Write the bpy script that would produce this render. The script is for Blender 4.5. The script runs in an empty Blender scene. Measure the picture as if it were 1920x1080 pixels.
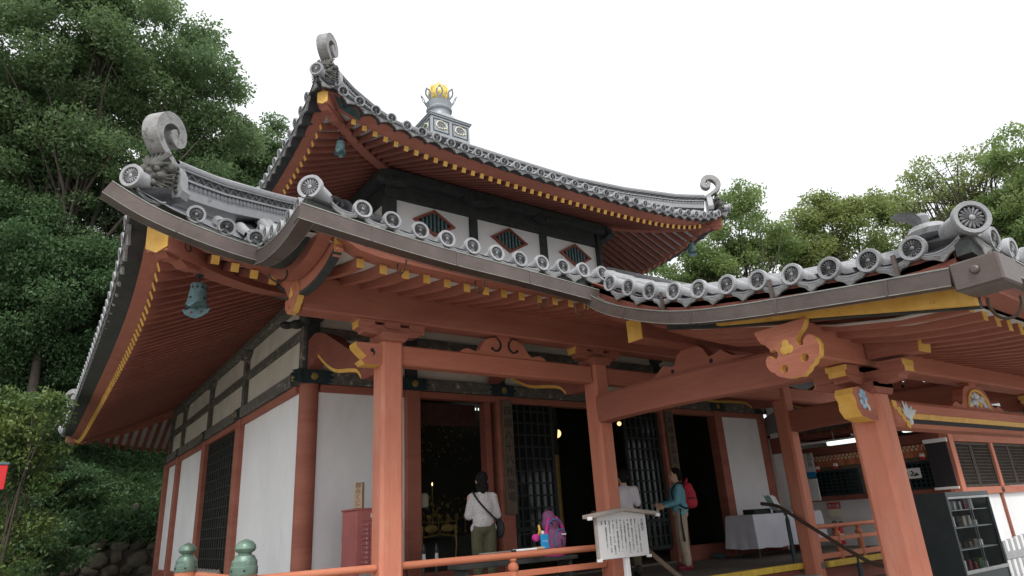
import bpy, math, random
import numpy as np
from mathutils import Vector, Matrix

random.seed(7)
S = bpy.context.scene
COL = S.collection
R = math.radians

# ------------------------------------------------------------------ camera
cam_d = bpy.data.cameras.new('camera')
cam_d.sensor_width = 36.0
cam_d.lens = 36.0 * 1236.58 / 1920.0
cam_d.clip_start = 0.05
cam_d.clip_end = 2000
cam = bpy.data.objects.new('camera', cam_d)
COL.objects.link(cam)


def cam_matrix(yaw, pitch, roll, loc):
    f = Vector((math.sin(yaw) * math.cos(pitch), math.cos(yaw) * math.cos(pitch), math.sin(pitch)))
    r0 = Vector((math.cos(yaw), -math.sin(yaw), 0))
    u0 = r0.cross(f)
    r = r0 * math.cos(roll) + u0 * math.sin(roll)
    u = -r0 * math.sin(roll) + u0 * math.cos(roll)
    m = Matrix((r, u, -f)).transposed().to_4x4()
    m.translation = loc
    return m


cam.matrix_world = cam_matrix(R(35.96118), R(19.6531), R(-3.49493), Vector((0, 0, 0.9)))
S.camera = cam

# ------------------------------------------------------------------ overcast sky and soft sun
SUN_EL, SUN_AZ = 52.0, -28.0      # azimuth measured from -Y (towards the viewer), positive to the right
world = bpy.data.worlds.new('World')
S.world = world
world.use_nodes = True
wn, wl = world.node_tree.nodes, world.node_tree.links
wn.clear()
wo = wn.new('ShaderNodeOutputWorld')
bg = wn.new('ShaderNodeBackground')
sky = wn.new('ShaderNodeTexSky')
sky.sky_type = 'NISHITA'
sky.sun_disc = False
sky.sun_elevation = R(SUN_EL)
sky.sun_rotation = R(180 - SUN_AZ)
sky.dust_density = 8.0
sky.air_density = 1.0
hs = wn.new('ShaderNodeHueSaturation')
hs.inputs['Saturation'].default_value = 0.12
mx = wn.new('ShaderNodeMix')
mx.data_type = 'RGBA'
mx.inputs[0].default_value = 0.8
mx.inputs[7].default_value = (9.6, 9.9, 10.2, 1)     # the even cloud cover
wl.new(sky.outputs[0], hs.inputs['Color'])
wl.new(hs.outputs[0], mx.inputs[6])
wl.new(mx.outputs[2], bg.inputs['Color'])
bg.inputs['Strength'].default_value = 0.105
wl.new(bg.outputs[0], wo.inputs['Surface'])

sun_d = bpy.data.lights.new('sun', 'SUN')
sun_d.energy = 1.5
sun_d.angle = R(14)
sun_d.color = (1.0, 0.97, 0.92)
sun = bpy.data.objects.new('sun', sun_d)
COL.objects.link(sun)
sv = Vector((math.sin(R(SUN_AZ)) * math.cos(R(SUN_EL)), -math.cos(R(SUN_AZ)) * math.cos(R(SUN_EL)), math.sin(R(SUN_EL))))
sun.rotation_euler = sv.to_track_quat('Z', 'Y').to_euler()

S.view_settings.view_transform = 'Standard'
S.view_settings.look = 'None'
S.view_settings.exposure = 0.55
S.view_settings.gamma = 1.0
S.view_settings.use_curve_mapping = False

# ------------------------------------------------------------------ materials
MATS = {}


def mat(name, col, col2=None, scale=4.0, rough=0.75, bump=0.0, bscale=40.0, metal=0.0, spec=0.35, stretch=None,
        contrast=(0.35, 0.65), emit=None, trans=0.0, col3=None, scale3=1.2, thr3=(0.58, 0.7), perobj=0.0, grain=None, gamt=0.14):
    """Principled procedural: two colours mixed by noise, an optional third in patches, fine bump."""
    m = bpy.data.materials.new(name)
    MATS[name] = m
    m.use_nodes = True
    nt = m.node_tree
    n, l = nt.nodes, nt.links
    bs = n['Principled BSDF']
    bs.inputs['Roughness'].default_value = rough
    bs.inputs['Metallic'].default_value = metal
    bs.inputs['Specular IOR Level'].default_value = spec
    c4 = (*col, 1)
    bs.inputs['Base Color'].default_value = c4
    if emit:
        bs.inputs['Emission Color'].default_value = (*emit[:3], 1)
        bs.inputs['Emission Strength'].default_value = emit[3]
    if col2 is None and bump == 0:
        return m
    tc = n.new('ShaderNodeTexCoord')
    geo = n.new('ShaderNodeNewGeometry')
    src = geo.outputs['Position']
    if stretch:
        mp = n.new('ShaderNodeMapping')
        mp.inputs['Scale'].default_value = stretch
        l.new(src, mp.inputs['Vector'])
        src = mp.outputs[0]
    out = None
    if col2 is not None:
        no = n.new('ShaderNodeTexNoise')
        no.inputs['Scale'].default_value = scale
        no.inputs['Detail'].default_value = 6
        no.inputs['Roughness'].default_value = 0.62
        l.new(src, no.inputs['Vector'])
        cr = n.new('ShaderNodeMapRange')
        cr.inputs[1].default_value, cr.inputs[2].default_value = contrast
        l.new(no.outputs[0], cr.inputs[0])
        mi = n.new('ShaderNodeMix')
        mi.data_type = 'RGBA'
        mi.inputs[6].default_value = c4
        mi.inputs[7].default_value = (*col2, 1)
        l.new(cr.outputs[0], mi.inputs[0])
        out = mi.outputs[2]
        if col3 is not None:
            n3 = n.new('ShaderNodeTexNoise')
            n3.inputs['Scale'].default_value = scale3
            n3.inputs['Detail'].default_value = 8
            n3.inputs['Roughness'].default_value = 0.7
            l.new(src, n3.inputs['Vector'])
            c3 = n.new('ShaderNodeMapRange')
            c3.inputs[1].default_value, c3.inputs[2].default_value = thr3
            l.new(n3.outputs[0], c3.inputs[0])
            m3 = n.new('ShaderNodeMix')
            m3.data_type = 'RGBA'
            m3.inputs[7].default_value = (*col3, 1)
            l.new(c3.outputs[0], m3.inputs[0])
            l.new(out, m3.inputs[6])
            out = m3.outputs[2]
        if grain:
            gm = n.new('ShaderNodeMapping')
            gm.inputs['Scale'].default_value = grain
            l.new(geo.outputs['Position'], gm.inputs['Vector'])
            gn = n.new('ShaderNodeTexNoise')
            gn.inputs['Scale'].default_value = 42
            gn.inputs['Detail'].default_value = 4
            gn.inputs['Roughness'].default_value = 0.75
            l.new(gm.outputs[0], gn.inputs['Vector'])
            gr = n.new('ShaderNodeMapRange')
            gr.inputs[1].default_value, gr.inputs[2].default_value = 0.3, 0.7
            gr.inputs[3].default_value, gr.inputs[4].default_value = 1 - gamt, 1 + gamt
            l.new(gn.outputs[0], gr.inputs[0])
            gu = n.new('ShaderNodeMix')
            gu.data_type = 'RGBA'
            gu.blend_type = 'MULTIPLY'
            gu.inputs[0].default_value = 1
            l.new(out, gu.inputs[6])
            l.new(gr.outputs[0], gu.inputs[7])
            out = gu.outputs[2]
        if perobj:
            oi = n.new('ShaderNodeObjectInfo')
            mr = n.new('ShaderNodeMapRange')
            mr.inputs[3].default_value, mr.inputs[4].default_value = 1 - perobj, 1 + perobj
            l.new(oi.outputs['Random'], mr.inputs[0])
            mu = n.new('ShaderNodeMix')
            mu.data_type = 'RGBA'
            mu.blend_type = 'MULTIPLY'
            mu.inputs[0].default_value = 1
            l.new(out, mu.inputs[6])
            l.new(mr.outputs[0], mu.inputs[7])
            out = mu.outputs[2]
        l.new(out, bs.inputs['Base Color'])
        rr = n.new('ShaderNodeMapRange')
        rr.inputs[3].default_value, rr.inputs[4].default_value = max(rough - 0.1, 0.05), min(rough + 0.12, 1)
        l.new(no.outputs[0], rr.inputs[0])
        l.new(rr.outputs[0], bs.inputs['Roughness'])
    if bump:
        nb = n.new('ShaderNodeTexNoise')
        nb.inputs['Scale'].default_value = bscale
        nb.inputs['Detail'].default_value = 5
        l.new(src, nb.inputs['Vector'])
        bp = n.new('ShaderNodeBump')
        bp.inputs['Strength'].default_value = bump
        bp.inputs['Distance'].default_value = 0.02
        l.new(nb.outputs[0], bp.inputs['Height'])
        l.new(bp.outputs[0], bs.inputs['Normal'])
    if trans:
        tr = n.new('ShaderNodeBsdfTranslucent')
        ms = n.new('ShaderNodeMixShader')
        ms.inputs[0].default_value = trans
        om = n['Material Output']
        l.new(bs.outputs[0], ms.inputs[1])
        l.new(tr.outputs[0], ms.inputs[2])
        if out is not None:
            l.new(out, tr.inputs['Color'])
        else:
            tr.inputs['Color'].default_value = c4
        l.new(ms.outputs[0], om.inputs['Surface'])
    return m


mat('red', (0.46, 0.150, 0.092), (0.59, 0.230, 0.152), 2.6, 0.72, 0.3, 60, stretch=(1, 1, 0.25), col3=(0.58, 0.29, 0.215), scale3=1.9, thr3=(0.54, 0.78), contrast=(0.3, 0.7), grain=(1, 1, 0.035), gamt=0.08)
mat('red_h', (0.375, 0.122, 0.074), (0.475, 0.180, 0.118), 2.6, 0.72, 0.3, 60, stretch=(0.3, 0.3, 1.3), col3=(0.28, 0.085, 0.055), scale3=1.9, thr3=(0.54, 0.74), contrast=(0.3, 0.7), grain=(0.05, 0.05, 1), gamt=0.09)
mat('red_beam_shaded', (0.295, 0.100, 0.066), (0.375, 0.140, 0.096), 2.0, 0.72, 0.25, 60, stretch=(0.3, 0.3, 1.4), col3=(0.25, 0.082, 0.06), scale3=1.7, thr3=(0.50, 0.72), contrast=(0.3, 0.7), grain=(0.05, 0.05, 1), gamt=0.10)  # the same red paint, greyed and darkened: shade put into the colour
mat('red_shaded', (0.205, 0.066, 0.046), (0.27, 0.090, 0.063), 2.5, 0.78, 0.2, 60, contrast=(0.3, 0.7), grain=(0.1, 0.1, 1), perobj=0.10)  # the red paint darker still, soffit shade painted into its colour
mat('red_post', (0.47, 0.15, 0.08), (0.54, 0.20, 0.115), 2.5, 0.6, 0.2, 60, stretch=(0.3, 0.3, 1.4))
mat('yellow', (0.62, 0.345, 0.065), (0.72, 0.435, 0.11), 7, 0.6, 0.15, 60, col3=(0.42, 0.24, 0.06), scale3=9, thr3=(0.60, 0.72), perobj=0.12)
mat('yellow_edge', (0.70, 0.48, 0.05), (0.50, 0.32, 0.05), 6, 0.6, 0.2, 60, col3=(0.28, 0.22, 0.10), scale3=5, thr3=(0.6, 0.7))
mat('plaster', (0.82, 0.82, 0.825), (0.74, 0.74, 0.745), 1.2, 0.9, 0.15, 70, col3=(0.60, 0.59, 0.565), scale3=1.5, thr3=(0.55, 0.95), stretch=(1, 1, 0.55))
mat('plaster_old', (0.72, 0.69, 0.61), (0.60, 0.575, 0.50), 1.8, 0.9, 0.12, 90)
mat('soffit', (0.62, 0.60, 0.57), (0.5, 0.48, 0.46), 3, 0.9, 0.1, 60)
mat('old_wood', (0.085, 0.082, 0.072), (0.17, 0.158, 0.138), 9, 0.85, 0.5, 50, col3=(0.42, 0.40, 0.37), scale3=9, thr3=(0.60, 0.64))
mat('dark_wood', (0.030, 0.036, 0.036), (0.052, 0.056, 0.052), 6, 0.8, 0.3, 50)
mat('brown_wood', (0.10, 0.075, 0.052), (0.15, 0.11, 0.08), 6, 0.75, 0.3, 60, stretch=(1, 1, 0.2))
mat('carved_ink', (0.02, 0.022, 0.02), (0.035, 0.035, 0.03), 10, 0.8)
mat('black_teal', (0.012, 0.028, 0.032), (0.022, 0.042, 0.046), 6, 0.5, 0.15, 60)
mat('teal_paint', (0.055, 0.10, 0.10), (0.035, 0.06, 0.062), 5, 0.7, 0.15, 50)
mat('tile', (0.17, 0.173, 0.184), (0.24, 0.244, 0.256), 7, 0.42, 0.3, 70, spec=0.5, col3=(0.14, 0.142, 0.148), scale3=5, thr3=(0.58, 0.72), perobj=0.22)
mat('tile_light', (0.25, 0.253, 0.265), (0.33, 0.332, 0.345), 6, 0.38, 0.25, 70, spec=0.5, col3=(0.15, 0.152, 0.145), scale3=6, thr3=(0.54, 0.70), perobj=0.20)
mat('tile_inset', (0.035, 0.036, 0.040), (0.06, 0.061, 0.066), 12, 0.6, 0.3, 80)
mat('tile_petal', (0.13, 0.131, 0.137), (0.21, 0.212, 0.22), 10, 0.45, 0.3, 80, perobj=0.35)
mat('tile_aged', (0.21, 0.207, 0.20), (0.33, 0.326, 0.325), 6, 0.55, 0.5, 45, col3=(0.09, 0.088, 0.082), scale3=7, thr3=(0.56, 0.68))
mat('demon', (0.045, 0.044, 0.038), (0.105, 0.102, 0.09), 9, 0.65, 0.6, 40)
mat('gutter', (0.082, 0.060, 0.053), (0.125, 0.096, 0.086), 2.5, 0.42, 0.12, 30, metal=0.35, spec=0.5, col3=(0.08, 0.085, 0.075), scale3=2.0, thr3=(0.58, 0.8))
mat('gutter_edge', (0.30, 0.31, 0.28), (0.2, 0.2, 0.18), 8, 0.4, metal=0.4)
mat('bronze', (0.13, 0.22, 0.23), (0.08, 0.135, 0.145), 14, 0.55, 0.3, 60, metal=0.25)
mat('giboshi', (0.17, 0.25, 0.19), (0.11, 0.18, 0.15), 7, 0.4, 0.2, 60, metal=0.35, col3=(0.26, 0.33, 0.31), scale3=5, thr3=(0.55, 0.7))
mat('gold', (0.72, 0.50, 0.12), (0.80, 0.62, 0.22), 6, 0.28, metal=0.85)
mat('gold_dull', (0.42, 0.31, 0.10), (0.30, 0.21, 0.07), 14, 0.45, 0.3, 60, metal=0.6)
mat('lead', (0.27, 0.295, 0.32), (0.34, 0.36, 0.38), 4, 0.45, 0.1, 40, metal=0.2)
mat('cream', (0.80, 0.76, 0.58))
mat('ink', (0.018, 0.018, 0.02))
mat('white', (0.78, 0.78, 0.78), (0.72, 0.72, 0.73), 4, 0.6)
mat('white_board', (0.66, 0.655, 0.66), (0.60, 0.595, 0.60), 3, 0.6, 0.08, 60)
mat('pale_wood', (0.43, 0.30, 0.19), (0.52, 0.38, 0.26), 5, 0.65, 0.2, 60, stretch=(1, 0.3, 0.3))
mat('grey_wood', (0.30, 0.26, 0.235), (0.38, 0.335, 0.30), 6, 0.75, 0.25, 60)
mat('floor_wood', (0.115, 0.10, 0.078), (0.16, 0.14, 0.115), 5, 0.7, 0.25, 50, stretch=(1, 0.2, 1))
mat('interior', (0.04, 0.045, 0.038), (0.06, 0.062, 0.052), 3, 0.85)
mat('stone', (0.052, 0.044, 0.035), (0.10, 0.085, 0.068), 5, 0.9, 0.6, 25, perobj=0.35, col3=(0.06, 0.075, 0.04), scale3=3, thr3=(0.52, 0.66))
mat('mortar', (0.045, 0.04, 0.032), (0.07, 0.06, 0.05), 8, 0.95)
mat('ground', (0.24, 0.225, 0.20), (0.31, 0.29, 0.26), 3, 0.95, 0.5, 60)
mat('hill', (0.030, 0.042, 0.018), (0.07, 0.055, 0.03), 0.7, 0.95, 0.6, 12)
mat('bark', (0.045, 0.036, 0.028), (0.085, 0.07, 0.055), 6, 0.9, 0.6, 30, stretch=(1, 1, 0.3))
mat('leaf_dark', (0.058, 0.120, 0.050), (0.110, 0.19, 0.078), 0.55, 0.5, spec=0.35, trans=0.4, contrast=(0.3, 0.7))
mat('leaf_mid', (0.11, 0.18, 0.080), (0.175, 0.26, 0.110), 0.5, 0.45, spec=0.4, trans=0.55, contrast=(0.3, 0.7))
mat('leaf_light', (0.16, 0.245, 0.085), (0.27, 0.35, 0.125), 0.45, 0.45, spec=0.4, trans=0.6, contrast=(0.3, 0.7))
mat('leaf_olive', (0.19, 0.25, 0.085), (0.30, 0.345, 0.12), 0.45, 0.45, spec=0.4, trans=0.6, contrast=(0.3, 0.7))
mat('leaf_bush', (0.05, 0.115, 0.034), (0.165, 0.21, 0.06), 1.2, 0.45, spec=0.3, trans=0.32, contrast=(0.35, 0.65))
mat('grass', (0.022, 0.058, 0.018), (0.048, 0.095, 0.028), 1.0, 0.7, trans=0.3)
mat('skin', (0.55, 0.33, 0.23), (0.60, 0.37, 0.26), 12, 0.5)
mat('hair', (0.008, 0.007, 0.006), (0.016, 0.013, 0.012), 30, 0.75, 0.4, 60, spec=0.15, stretch=(1, 1, 0.15))
mat('blouse', (0.60, 0.58, 0.58), (0.20, 0.19, 0.20), 130, 0.85, 0.2, 20, contrast=(0.52, 0.60))
mat('olive_cloth', (0.075, 0.075, 0.042), (0.105, 0.10, 0.058), 7, 0.85, 0.4, 18)
mat('brown_cloth', (0.085, 0.07, 0.045), (0.11, 0.09, 0.06), 7, 0.85, 0.4, 18)
mat('white_cloth', (0.72, 0.70, 0.75), (0.64, 0.62, 0.68), 5, 0.85, 0.3, 14)
mat('cloth_sheet', (0.66, 0.66, 0.72), (0.58, 0.58, 0.65), 3, 0.85, 0.25, 10)
mat('blue_cloth', (0.16, 0.42, 0.50), (0.12, 0.34, 0.42), 6, 0.75, 0.4, 16)
mat('beige_cloth', (0.44, 0.37, 0.28), (0.36, 0.30, 0.225), 6, 0.85, 0.4, 16)
mat('red_cloth', (0.50, 0.030, 0.055), (0.40, 0.022, 0.045), 6, 0.7, 0.3, 18)
mat('valance', (0.055, 0.022, 0.016), (0.035, 0.014, 0.012), 6, 0.9)
mat('maroon', (0.22, 0.025, 0.04), (0.15, 0.02, 0.03), 9, 0.6)
mat('black_cloth', (0.014, 0.015, 0.018), (0.024, 0.025, 0.028), 9, 0.7, 0.3, 20)
mat('purple', (0.20, 0.075, 0.17), (0.27, 0.11, 0.22), 20, 0.75, 0.3, 30)
mat('magenta', (0.62, 0.05, 0.30), (0.52, 0.04, 0.25), 12, 0.7, 0.3, 30)
mat('blue_trim', (0.05, 0.20, 0.42))
mat('blue_case', (0.01, 0.22, 0.48), (0.015, 0.26, 0.54), 9, 0.4)
mat('box_red', (0.36, 0.105, 0.10), (0.42, 0.135, 0.125), 4, 0.5, 0.1, 40)
mat('signal_red', (0.62, 0.02, 0.025), (0.55, 0.02, 0.025), 6, 0.45)
mat('orange_cloth', (0.42, 0.15, 0.07), (0.34, 0.11, 0.05), 6, 0.85, 0.3, 25)
mat('metal_dark', (0.024, 0.036, 0.040), (0.036, 0.050, 0.054), 4, 0.4, spec=0.5)
mat('metal_grey', (0.42, 0.43, 0.44), (0.36, 0.37, 0.38), 5, 0.4, metal=0.4)
mat('steel', (0.60, 0.60, 0.60), None, rough=0.3, metal=0.8)
mat('copper_rail', (0.075, 0.05, 0.036), (0.10, 0.07, 0.05), 6, 0.45, metal=0.2)
mat('lamp_warm', (0.9, 0.6, 0.3), emit=(1.0, 0.62, 0.28, 1.2))
mat('white_glow', (0.9, 0.95, 0.9), emit=(0.85, 1.0, 0.92, 0.8))
mat('flame', (1, 0.7, 0.3), emit=(1.0, 0.6, 0.25, 3.0))
mat('carve_white', (0.66, 0.68, 0.68), (0.50, 0.54, 0.57), 14, 0.6)
mat('carve_blue', (0.22, 0.36, 0.52), (0.42, 0.55, 0.66), 12, 0.6)
mat('gold_paint', (0.50, 0.34, 0.09), (0.36, 0.23, 0.06), 14, 0.45, 0.2, 60)
g = mat('glass', (0.85, 0.9, 0.9), rough=0.03)
g.node_tree.nodes['Principled BSDF'].inputs['Transmission Weight'].default_value = 1.0
g.node_tree.nodes['Principled BSDF'].inputs['IOR'].default_value = 1.04
g.node_tree.nodes['Principled BSDF'].inputs['Specular IOR Level'].default_value = 1.0

# ------------------------------------------------------------------ mesh helpers
WORLD = {}          # object -> world position of its origin


def V(*a):
    return Vector(a)


class MB:
    def __init__(self, *mats):
        self.v, self.f, self.m = [], [], []
        self.mats = list(mats) or ['red']
        self.cur = 0

    def use(self, name):
        if name not in self.mats:
            self.mats.append(name)
        self.cur = self.mats.index(name)
        return self

    def add(self, vs, fs):
        o = len(self.v)
        self.v.extend([Vector(p) for p in vs])
        self.f.extend([[i + o for i in q] for q in fs])
        self.m.extend([self.cur] * len(fs))

    def obox(self, c, ax, ay, az, b=0.0):
        """Oriented box, half axes ax ay az, bevelled by b."""
        c, ax, ay, az = map(Vector, (c, ax, ay, az))
        if b <= 0:
            vs = [c + ax * i + ay * j + az * k for k in (-1, 1) for j in (-1, 1) for i in (-1, 1)]
            self.add(vs, [[0, 2, 3, 1], [4, 5, 7, 6], [0, 1, 5, 4], [2, 6, 7, 3], [0, 4, 6, 2], [1, 3, 7, 5]])
            return
        A = [ax, ay, az]
        L = [a.length for a in A]
        b = min(b, 0.45 * min(L))
        vs, idx = [], {}
        for k in (-1, 1):
            for j in (-1, 1):
                for i in (-1, 1):
                    s = (i, j, k)
                    for d in range(3):
                        p = c.copy()
                        for e in range(3):
                            q = s[e] * (1.0 if e == d else 1 - b / L[e])
                            p += A[e] * q
                        idx[(i, j, k, d)] = len(vs)
                        vs.append(p)
        fs = []
        for d in range(3):
            e, g_ = [(1, 2), (2, 0), (0, 1)][d]
            for s in (-1, 1):
                loop = []
                for (p, q) in ((-1, -1), (1, -1), (1, 1), (-1, 1)):
                    t = [0, 0, 0]
                    t[d], t[e], t[g_] = s, p, q
                    loop.append(idx[(*t, d)])
                fs.append(loop if s > 0 else loop[::-1])
        for d in range(3):                     # edges along axis d
            e, g_ = [(1, 2), (2, 0), (0, 1)][d]
            for p in (-1, 1):
                for q in (-1, 1):
                    t0 = [0, 0, 0]
                    t0[d], t0[e], t0[g_] = -1, p, q
                    t1 = t0[:]
                    t1[d] = 1
                    lp = [idx[(*t0, e)], idx[(*t1, e)], idx[(*t1, g_)], idx[(*t0, g_)]]
                    fs.append(lp if p * q < 0 else lp[::-1])
        for k in (-1, 1):
            for j in (-1, 1):
                for i in (-1, 1):
                    lp = [idx[(i, j, k, d)] for d in range(3)]
                    fs.append(lp if i * j * k > 0 else lp[::-1])
        self.add(vs, fs)

    def box(self, x0, x1, y0, y1, z0, z1, b=0.006):
        self.obox(((x0 + x1) / 2, (y0 + y1) / 2, (z0 + z1) / 2), (abs(x1 - x0) / 2, 0, 0), (0, abs(y1 - y0) / 2, 0),
                  (0, 0, abs(z1 - z0) / 2), b)

    def beam(self, p, q, w, h, b=0.006, up=(0, 0, 1)):
        p, q = Vector(p), Vector(q)
        t = (q - p)
        L = t.length
        t.normalize()
        s = t.cross(Vector(up)).normalized()
        u = s.cross(t)
        self.obox((p + q) / 2, t * L / 2, s * (-w / 2), u * h / 2, b)

    def sweep(self, path, section, up=(0, 0, 1), cap=True, closed=True, scales=None, smooth_side=None):
        """Sweep a 2-D section (side, up) along a path. side = tangent x up (right-hand side when walking)."""
        P = [Vector(p) for p in path]
        n = len(section)
        rings = []
        for i, p in enumerate(P):
            a = P[max(i - 1, 0)]
            c = P[min(i + 1, len(P) - 1)]
            t = (c - a).normalized()
            s = t.cross(Vector(up)).normalized()
            u = s.cross(t)
            k = scales[i] if scales else 1.0
            rings.append([p + s * (x * k) + u * (y * k) for x, y in section])
        vs = [p for r in rings for p in r]
        fs = []
        for i in range(len(P) - 1):
            for j in range(n if closed else n - 1):
                j2 = (j + 1) % n
                fs.append([i * n + j, i * n + j2, (i + 1) * n + j2, (i + 1) * n + j])
        if cap and closed:
            fs.append(list(range(n))[::-1])
            fs.append([(len(P) - 1) * n + j for j in range(n)])
        self.add(vs, fs)

    def tube(self, path, r, n=8, cap=True):
        P = [Vector(p) for p in path]
        rs = r if isinstance(r, (list, tuple)) else [r] * len(P)
        rings = []
        ref = None
        for i, p in enumerate(P):
            t = (P[min(i + 1, len(P) - 1)] - P[max(i - 1, 0)]).normalized()
            if ref is None:
                ref = t.orthogonal().normalized()
            ref = (ref - t * ref.dot(t)).normalized()
            s = t.cross(ref)
            rings.append([p + (ref * math.cos(2 * math.pi * j / n) + s * math.sin(2 * math.pi * j / n)) * rs[i] for j in range(n)])
        vs = [p for q in rings for p in q]
        fs = []
        for i in range(len(P) - 1):
            for j in range(n):
                j2 = (j + 1) % n
                fs.append([i * n + j, i * n + j2, (i + 1) * n + j2, (i + 1) * n + j])
        if cap:
            fs.append(list(range(n))[::-1])
            fs.append([(len(P) - 1) * n + j for j in range(n)])
        self.add(vs, fs)

    def lathe(self, prof, n=16, c=(0, 0, 0), M=None):
        c = Vector(c)
        vs = []
        for r, z in prof:
            for j in range(n):
                a = 2 * math.pi * j / n
                p = Vector((r * math.cos(a), r * math.sin(a), z))
                vs.append((M @ p if M else p) + c)
        fs = []
        for i in range(len(prof) - 1):
            for j in range(n):
                j2 = (j + 1) % n
                fs.append([i * n + j, i * n + j2, (i + 1) * n + j2, (i + 1) * n + j])
        if prof[0][0] > 1e-4:
            fs.append(list(range(n))[::-1])
        if prof[-1][0] > 1e-4:
            fs.append([(len(prof) - 1) * n + j for j in range(n)])
        self.add(vs, fs)

    def prism(self, poly, o, u, v, d, side=None, back=True):
        """Polygon (in u,v) extruded along d (a vector); optional side material name."""
        o, u, v, d = map(Vector, (o, u, v, d))
        n = len(poly)
        a = [o + u * x + v * y for x, y in poly]
        keep = self.cur
        self.add(a, [list(range(n))])
        if back:
            self.add([p + d for p in a], [list(range(n))[::-1]])
        if side:
            self.use(side)
        self.add(a + [p + d for p in a], [[i, n + i, n + (i + 1) % n, (i + 1) % n] for i in range(n)])
        self.cur = keep

    def ball(self, c, r, n=10, m=6, sc=(1, 1, 1)):
        c = Vector(c)
        vs = []
        for i in range(m + 1):
            ph = math.pi * i / m
            for j in range(n):
                a = 2 * math.pi * j / n
                vs.append(c + Vector((r * sc[0] * math.sin(ph) * math.cos(a), r * sc[1] * math.sin(ph) * math.sin(a), -r * sc[2] * math.cos(ph))))
        fs = []
        for i in range(m):
            for j in range(n):
                j2 = (j + 1) % n
                fs.append([i * n + j, i * n + j2, (i + 1) * n + j2, (i + 1) * n + j])
        self.add(vs, fs)

    def merge(self, other, M):
        for i in range(len(other.mats)):
            pass
        mp = []
        for nm in other.mats:
            self.use(nm)
            mp.append(self.cur)
        o = len(self.v)
        self.v.extend([M @ p for p in other.v])
        self.f.extend([[i + o for i in q] for q in other.f])
        self.m.extend([mp[k] for k in other.m])

    def mesh(self, name, origin=(0, 0, 0), smooth=False):
        origin = Vector(origin)
        me = bpy.data.meshes.new(name)
        me.from_pydata([tuple(p - origin) for p in self.v], [], self.f)
        for nm in self.mats:
            me.materials.append(MATS[nm])
        me.polygons.foreach_set('material_index', self.m)
        if smooth is True:
            me.polygons.foreach_set('use_smooth', [True] * len(self.f))
        me.validate()
        me.update()
        if smooth == 'auto':
            me.polygons.foreach_set('use_smooth', [True] * len(me.polygons))
            me.set_sharp_from_angle(angle=R(35))
        return me

    def build(self, name, parent=None, smooth=False, kind=None):
        """One object whose origin is its parent's (or the world origin)."""
        org = WORLD[parent] if parent is not None else Vector((0, 0, 0))
        o = bpy.data.objects.new(name, self.mesh(name, org, smooth))
        COL.objects.link(o)
        WORLD[o] = org.copy()
        if parent is not None:
            o.parent = parent
        if kind:
            o['kind'] = kind
        return o


def place(name, mesh, M, parent=None):
    """An object that shares mesh data, at world matrix M, under parent (parents are never rotated)."""
    o = bpy.data.objects.new(name, mesh)
    COL.objects.link(o)
    M = M.copy()
    WORLD[o] = M.translation.copy()
    if parent is not None:
        o.parent = parent
        M.translation = M.translation - WORLD[parent]
    o.matrix_basis = M
    return o


def frame(o, x, y, z):
    M = Matrix((Vector(x), Vector(y), Vector(z))).transposed().to_4x4()
    M.translation = Vector(o)
    return M


def thing(name, loc, label, cat, group=None):
    o = bpy.data.objects.new(name, None)
    o.empty_display_size = 0.1
    COL.objects.link(o)
    o.location = loc
    WORLD[o] = Vector(loc)
    o['label'], o['category'] = label, cat
    if group:
        o['group'] = group
    return o


def tag(o, label, cat, group=None):
    o['label'], o['category'] = label, cat
    if group:
        o['group'] = group
    return o


def structure(o):
    o['kind'] = 'structure'
    return o


def curve_mesh(name, loops, depth, mats, bevel=0.0):
    """Closed 2-D loops (holes by even-odd fill) extruded by +-depth, face + side materials; returns a mesh in XY."""
    cu = bpy.data.curves.new(name, 'CURVE')
    cu.dimensions = '2D'
    cu.fill_mode = 'BOTH'
    cu.extrude = depth
    for lp in loops:
        sp = cu.splines.new('POLY')
        sp.points.add(len(lp) - 1)
        for p, (x, y) in zip(sp.points, lp):
            p.co = (x, y, 0, 1)
        sp.use_cyclic_u = True
    ob = bpy.data.objects.new(name, cu)
    COL.objects.link(ob)
    dg = bpy.context.evaluated_depsgraph_get()
    me = bpy.data.meshes.new_from_object(ob.evaluated_get(dg))
    bpy.data.objects.remove(ob)
    me.materials.clear()
    for nm in mats:
        me.materials.append(MATS[nm])
    for p in me.polygons:
        p.material_index = 0 if abs(p.normal.z) > 0.5 else min(1, len(mats) - 1)
    return me


def text_mesh(name, body, size, material, extrude=0.001, spacing=1.0, align='CENTER'):
    cu = bpy.data.curves.new(name, 'FONT')
    cu.body = body
    cu.size = size
    cu.extrude = extrude
    cu.space_line = spacing
    cu.align_x = align
    ob = bpy.data.objects.new(name, cu)
    COL.objects.link(ob)
    dg = bpy.context.evaluated_depsgraph_get()
    me = bpy.data.meshes.new_from_object(ob.evaluated_get(dg))
    bpy.data.objects.remove(ob)
    me.materials.clear()
    me.materials.append(MATS[material])
    return me


def rect(w, h):
    return [(-w / 2, -h / 2), (w / 2, -h / 2), (w / 2, h / 2), (-w / 2, h / 2)]


def circ(r, n=12, cx=0, cy=0, a0=0.0):
    return [(cx + r * math.cos(a0 + 2 * math.pi * i / n), cy + r * math.sin(a0 + 2 * math.pi * i / n)) for i in range(n)]


def interp(tab, x):
    if x <= tab[0][0]:
        return tab[0][1]
    for (a, b), (c, d) in zip(tab, tab[1:]):
        if x <= c:
            return b + (d - b) * (x - a) / (c - a)
    return tab[-1][1]


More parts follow.
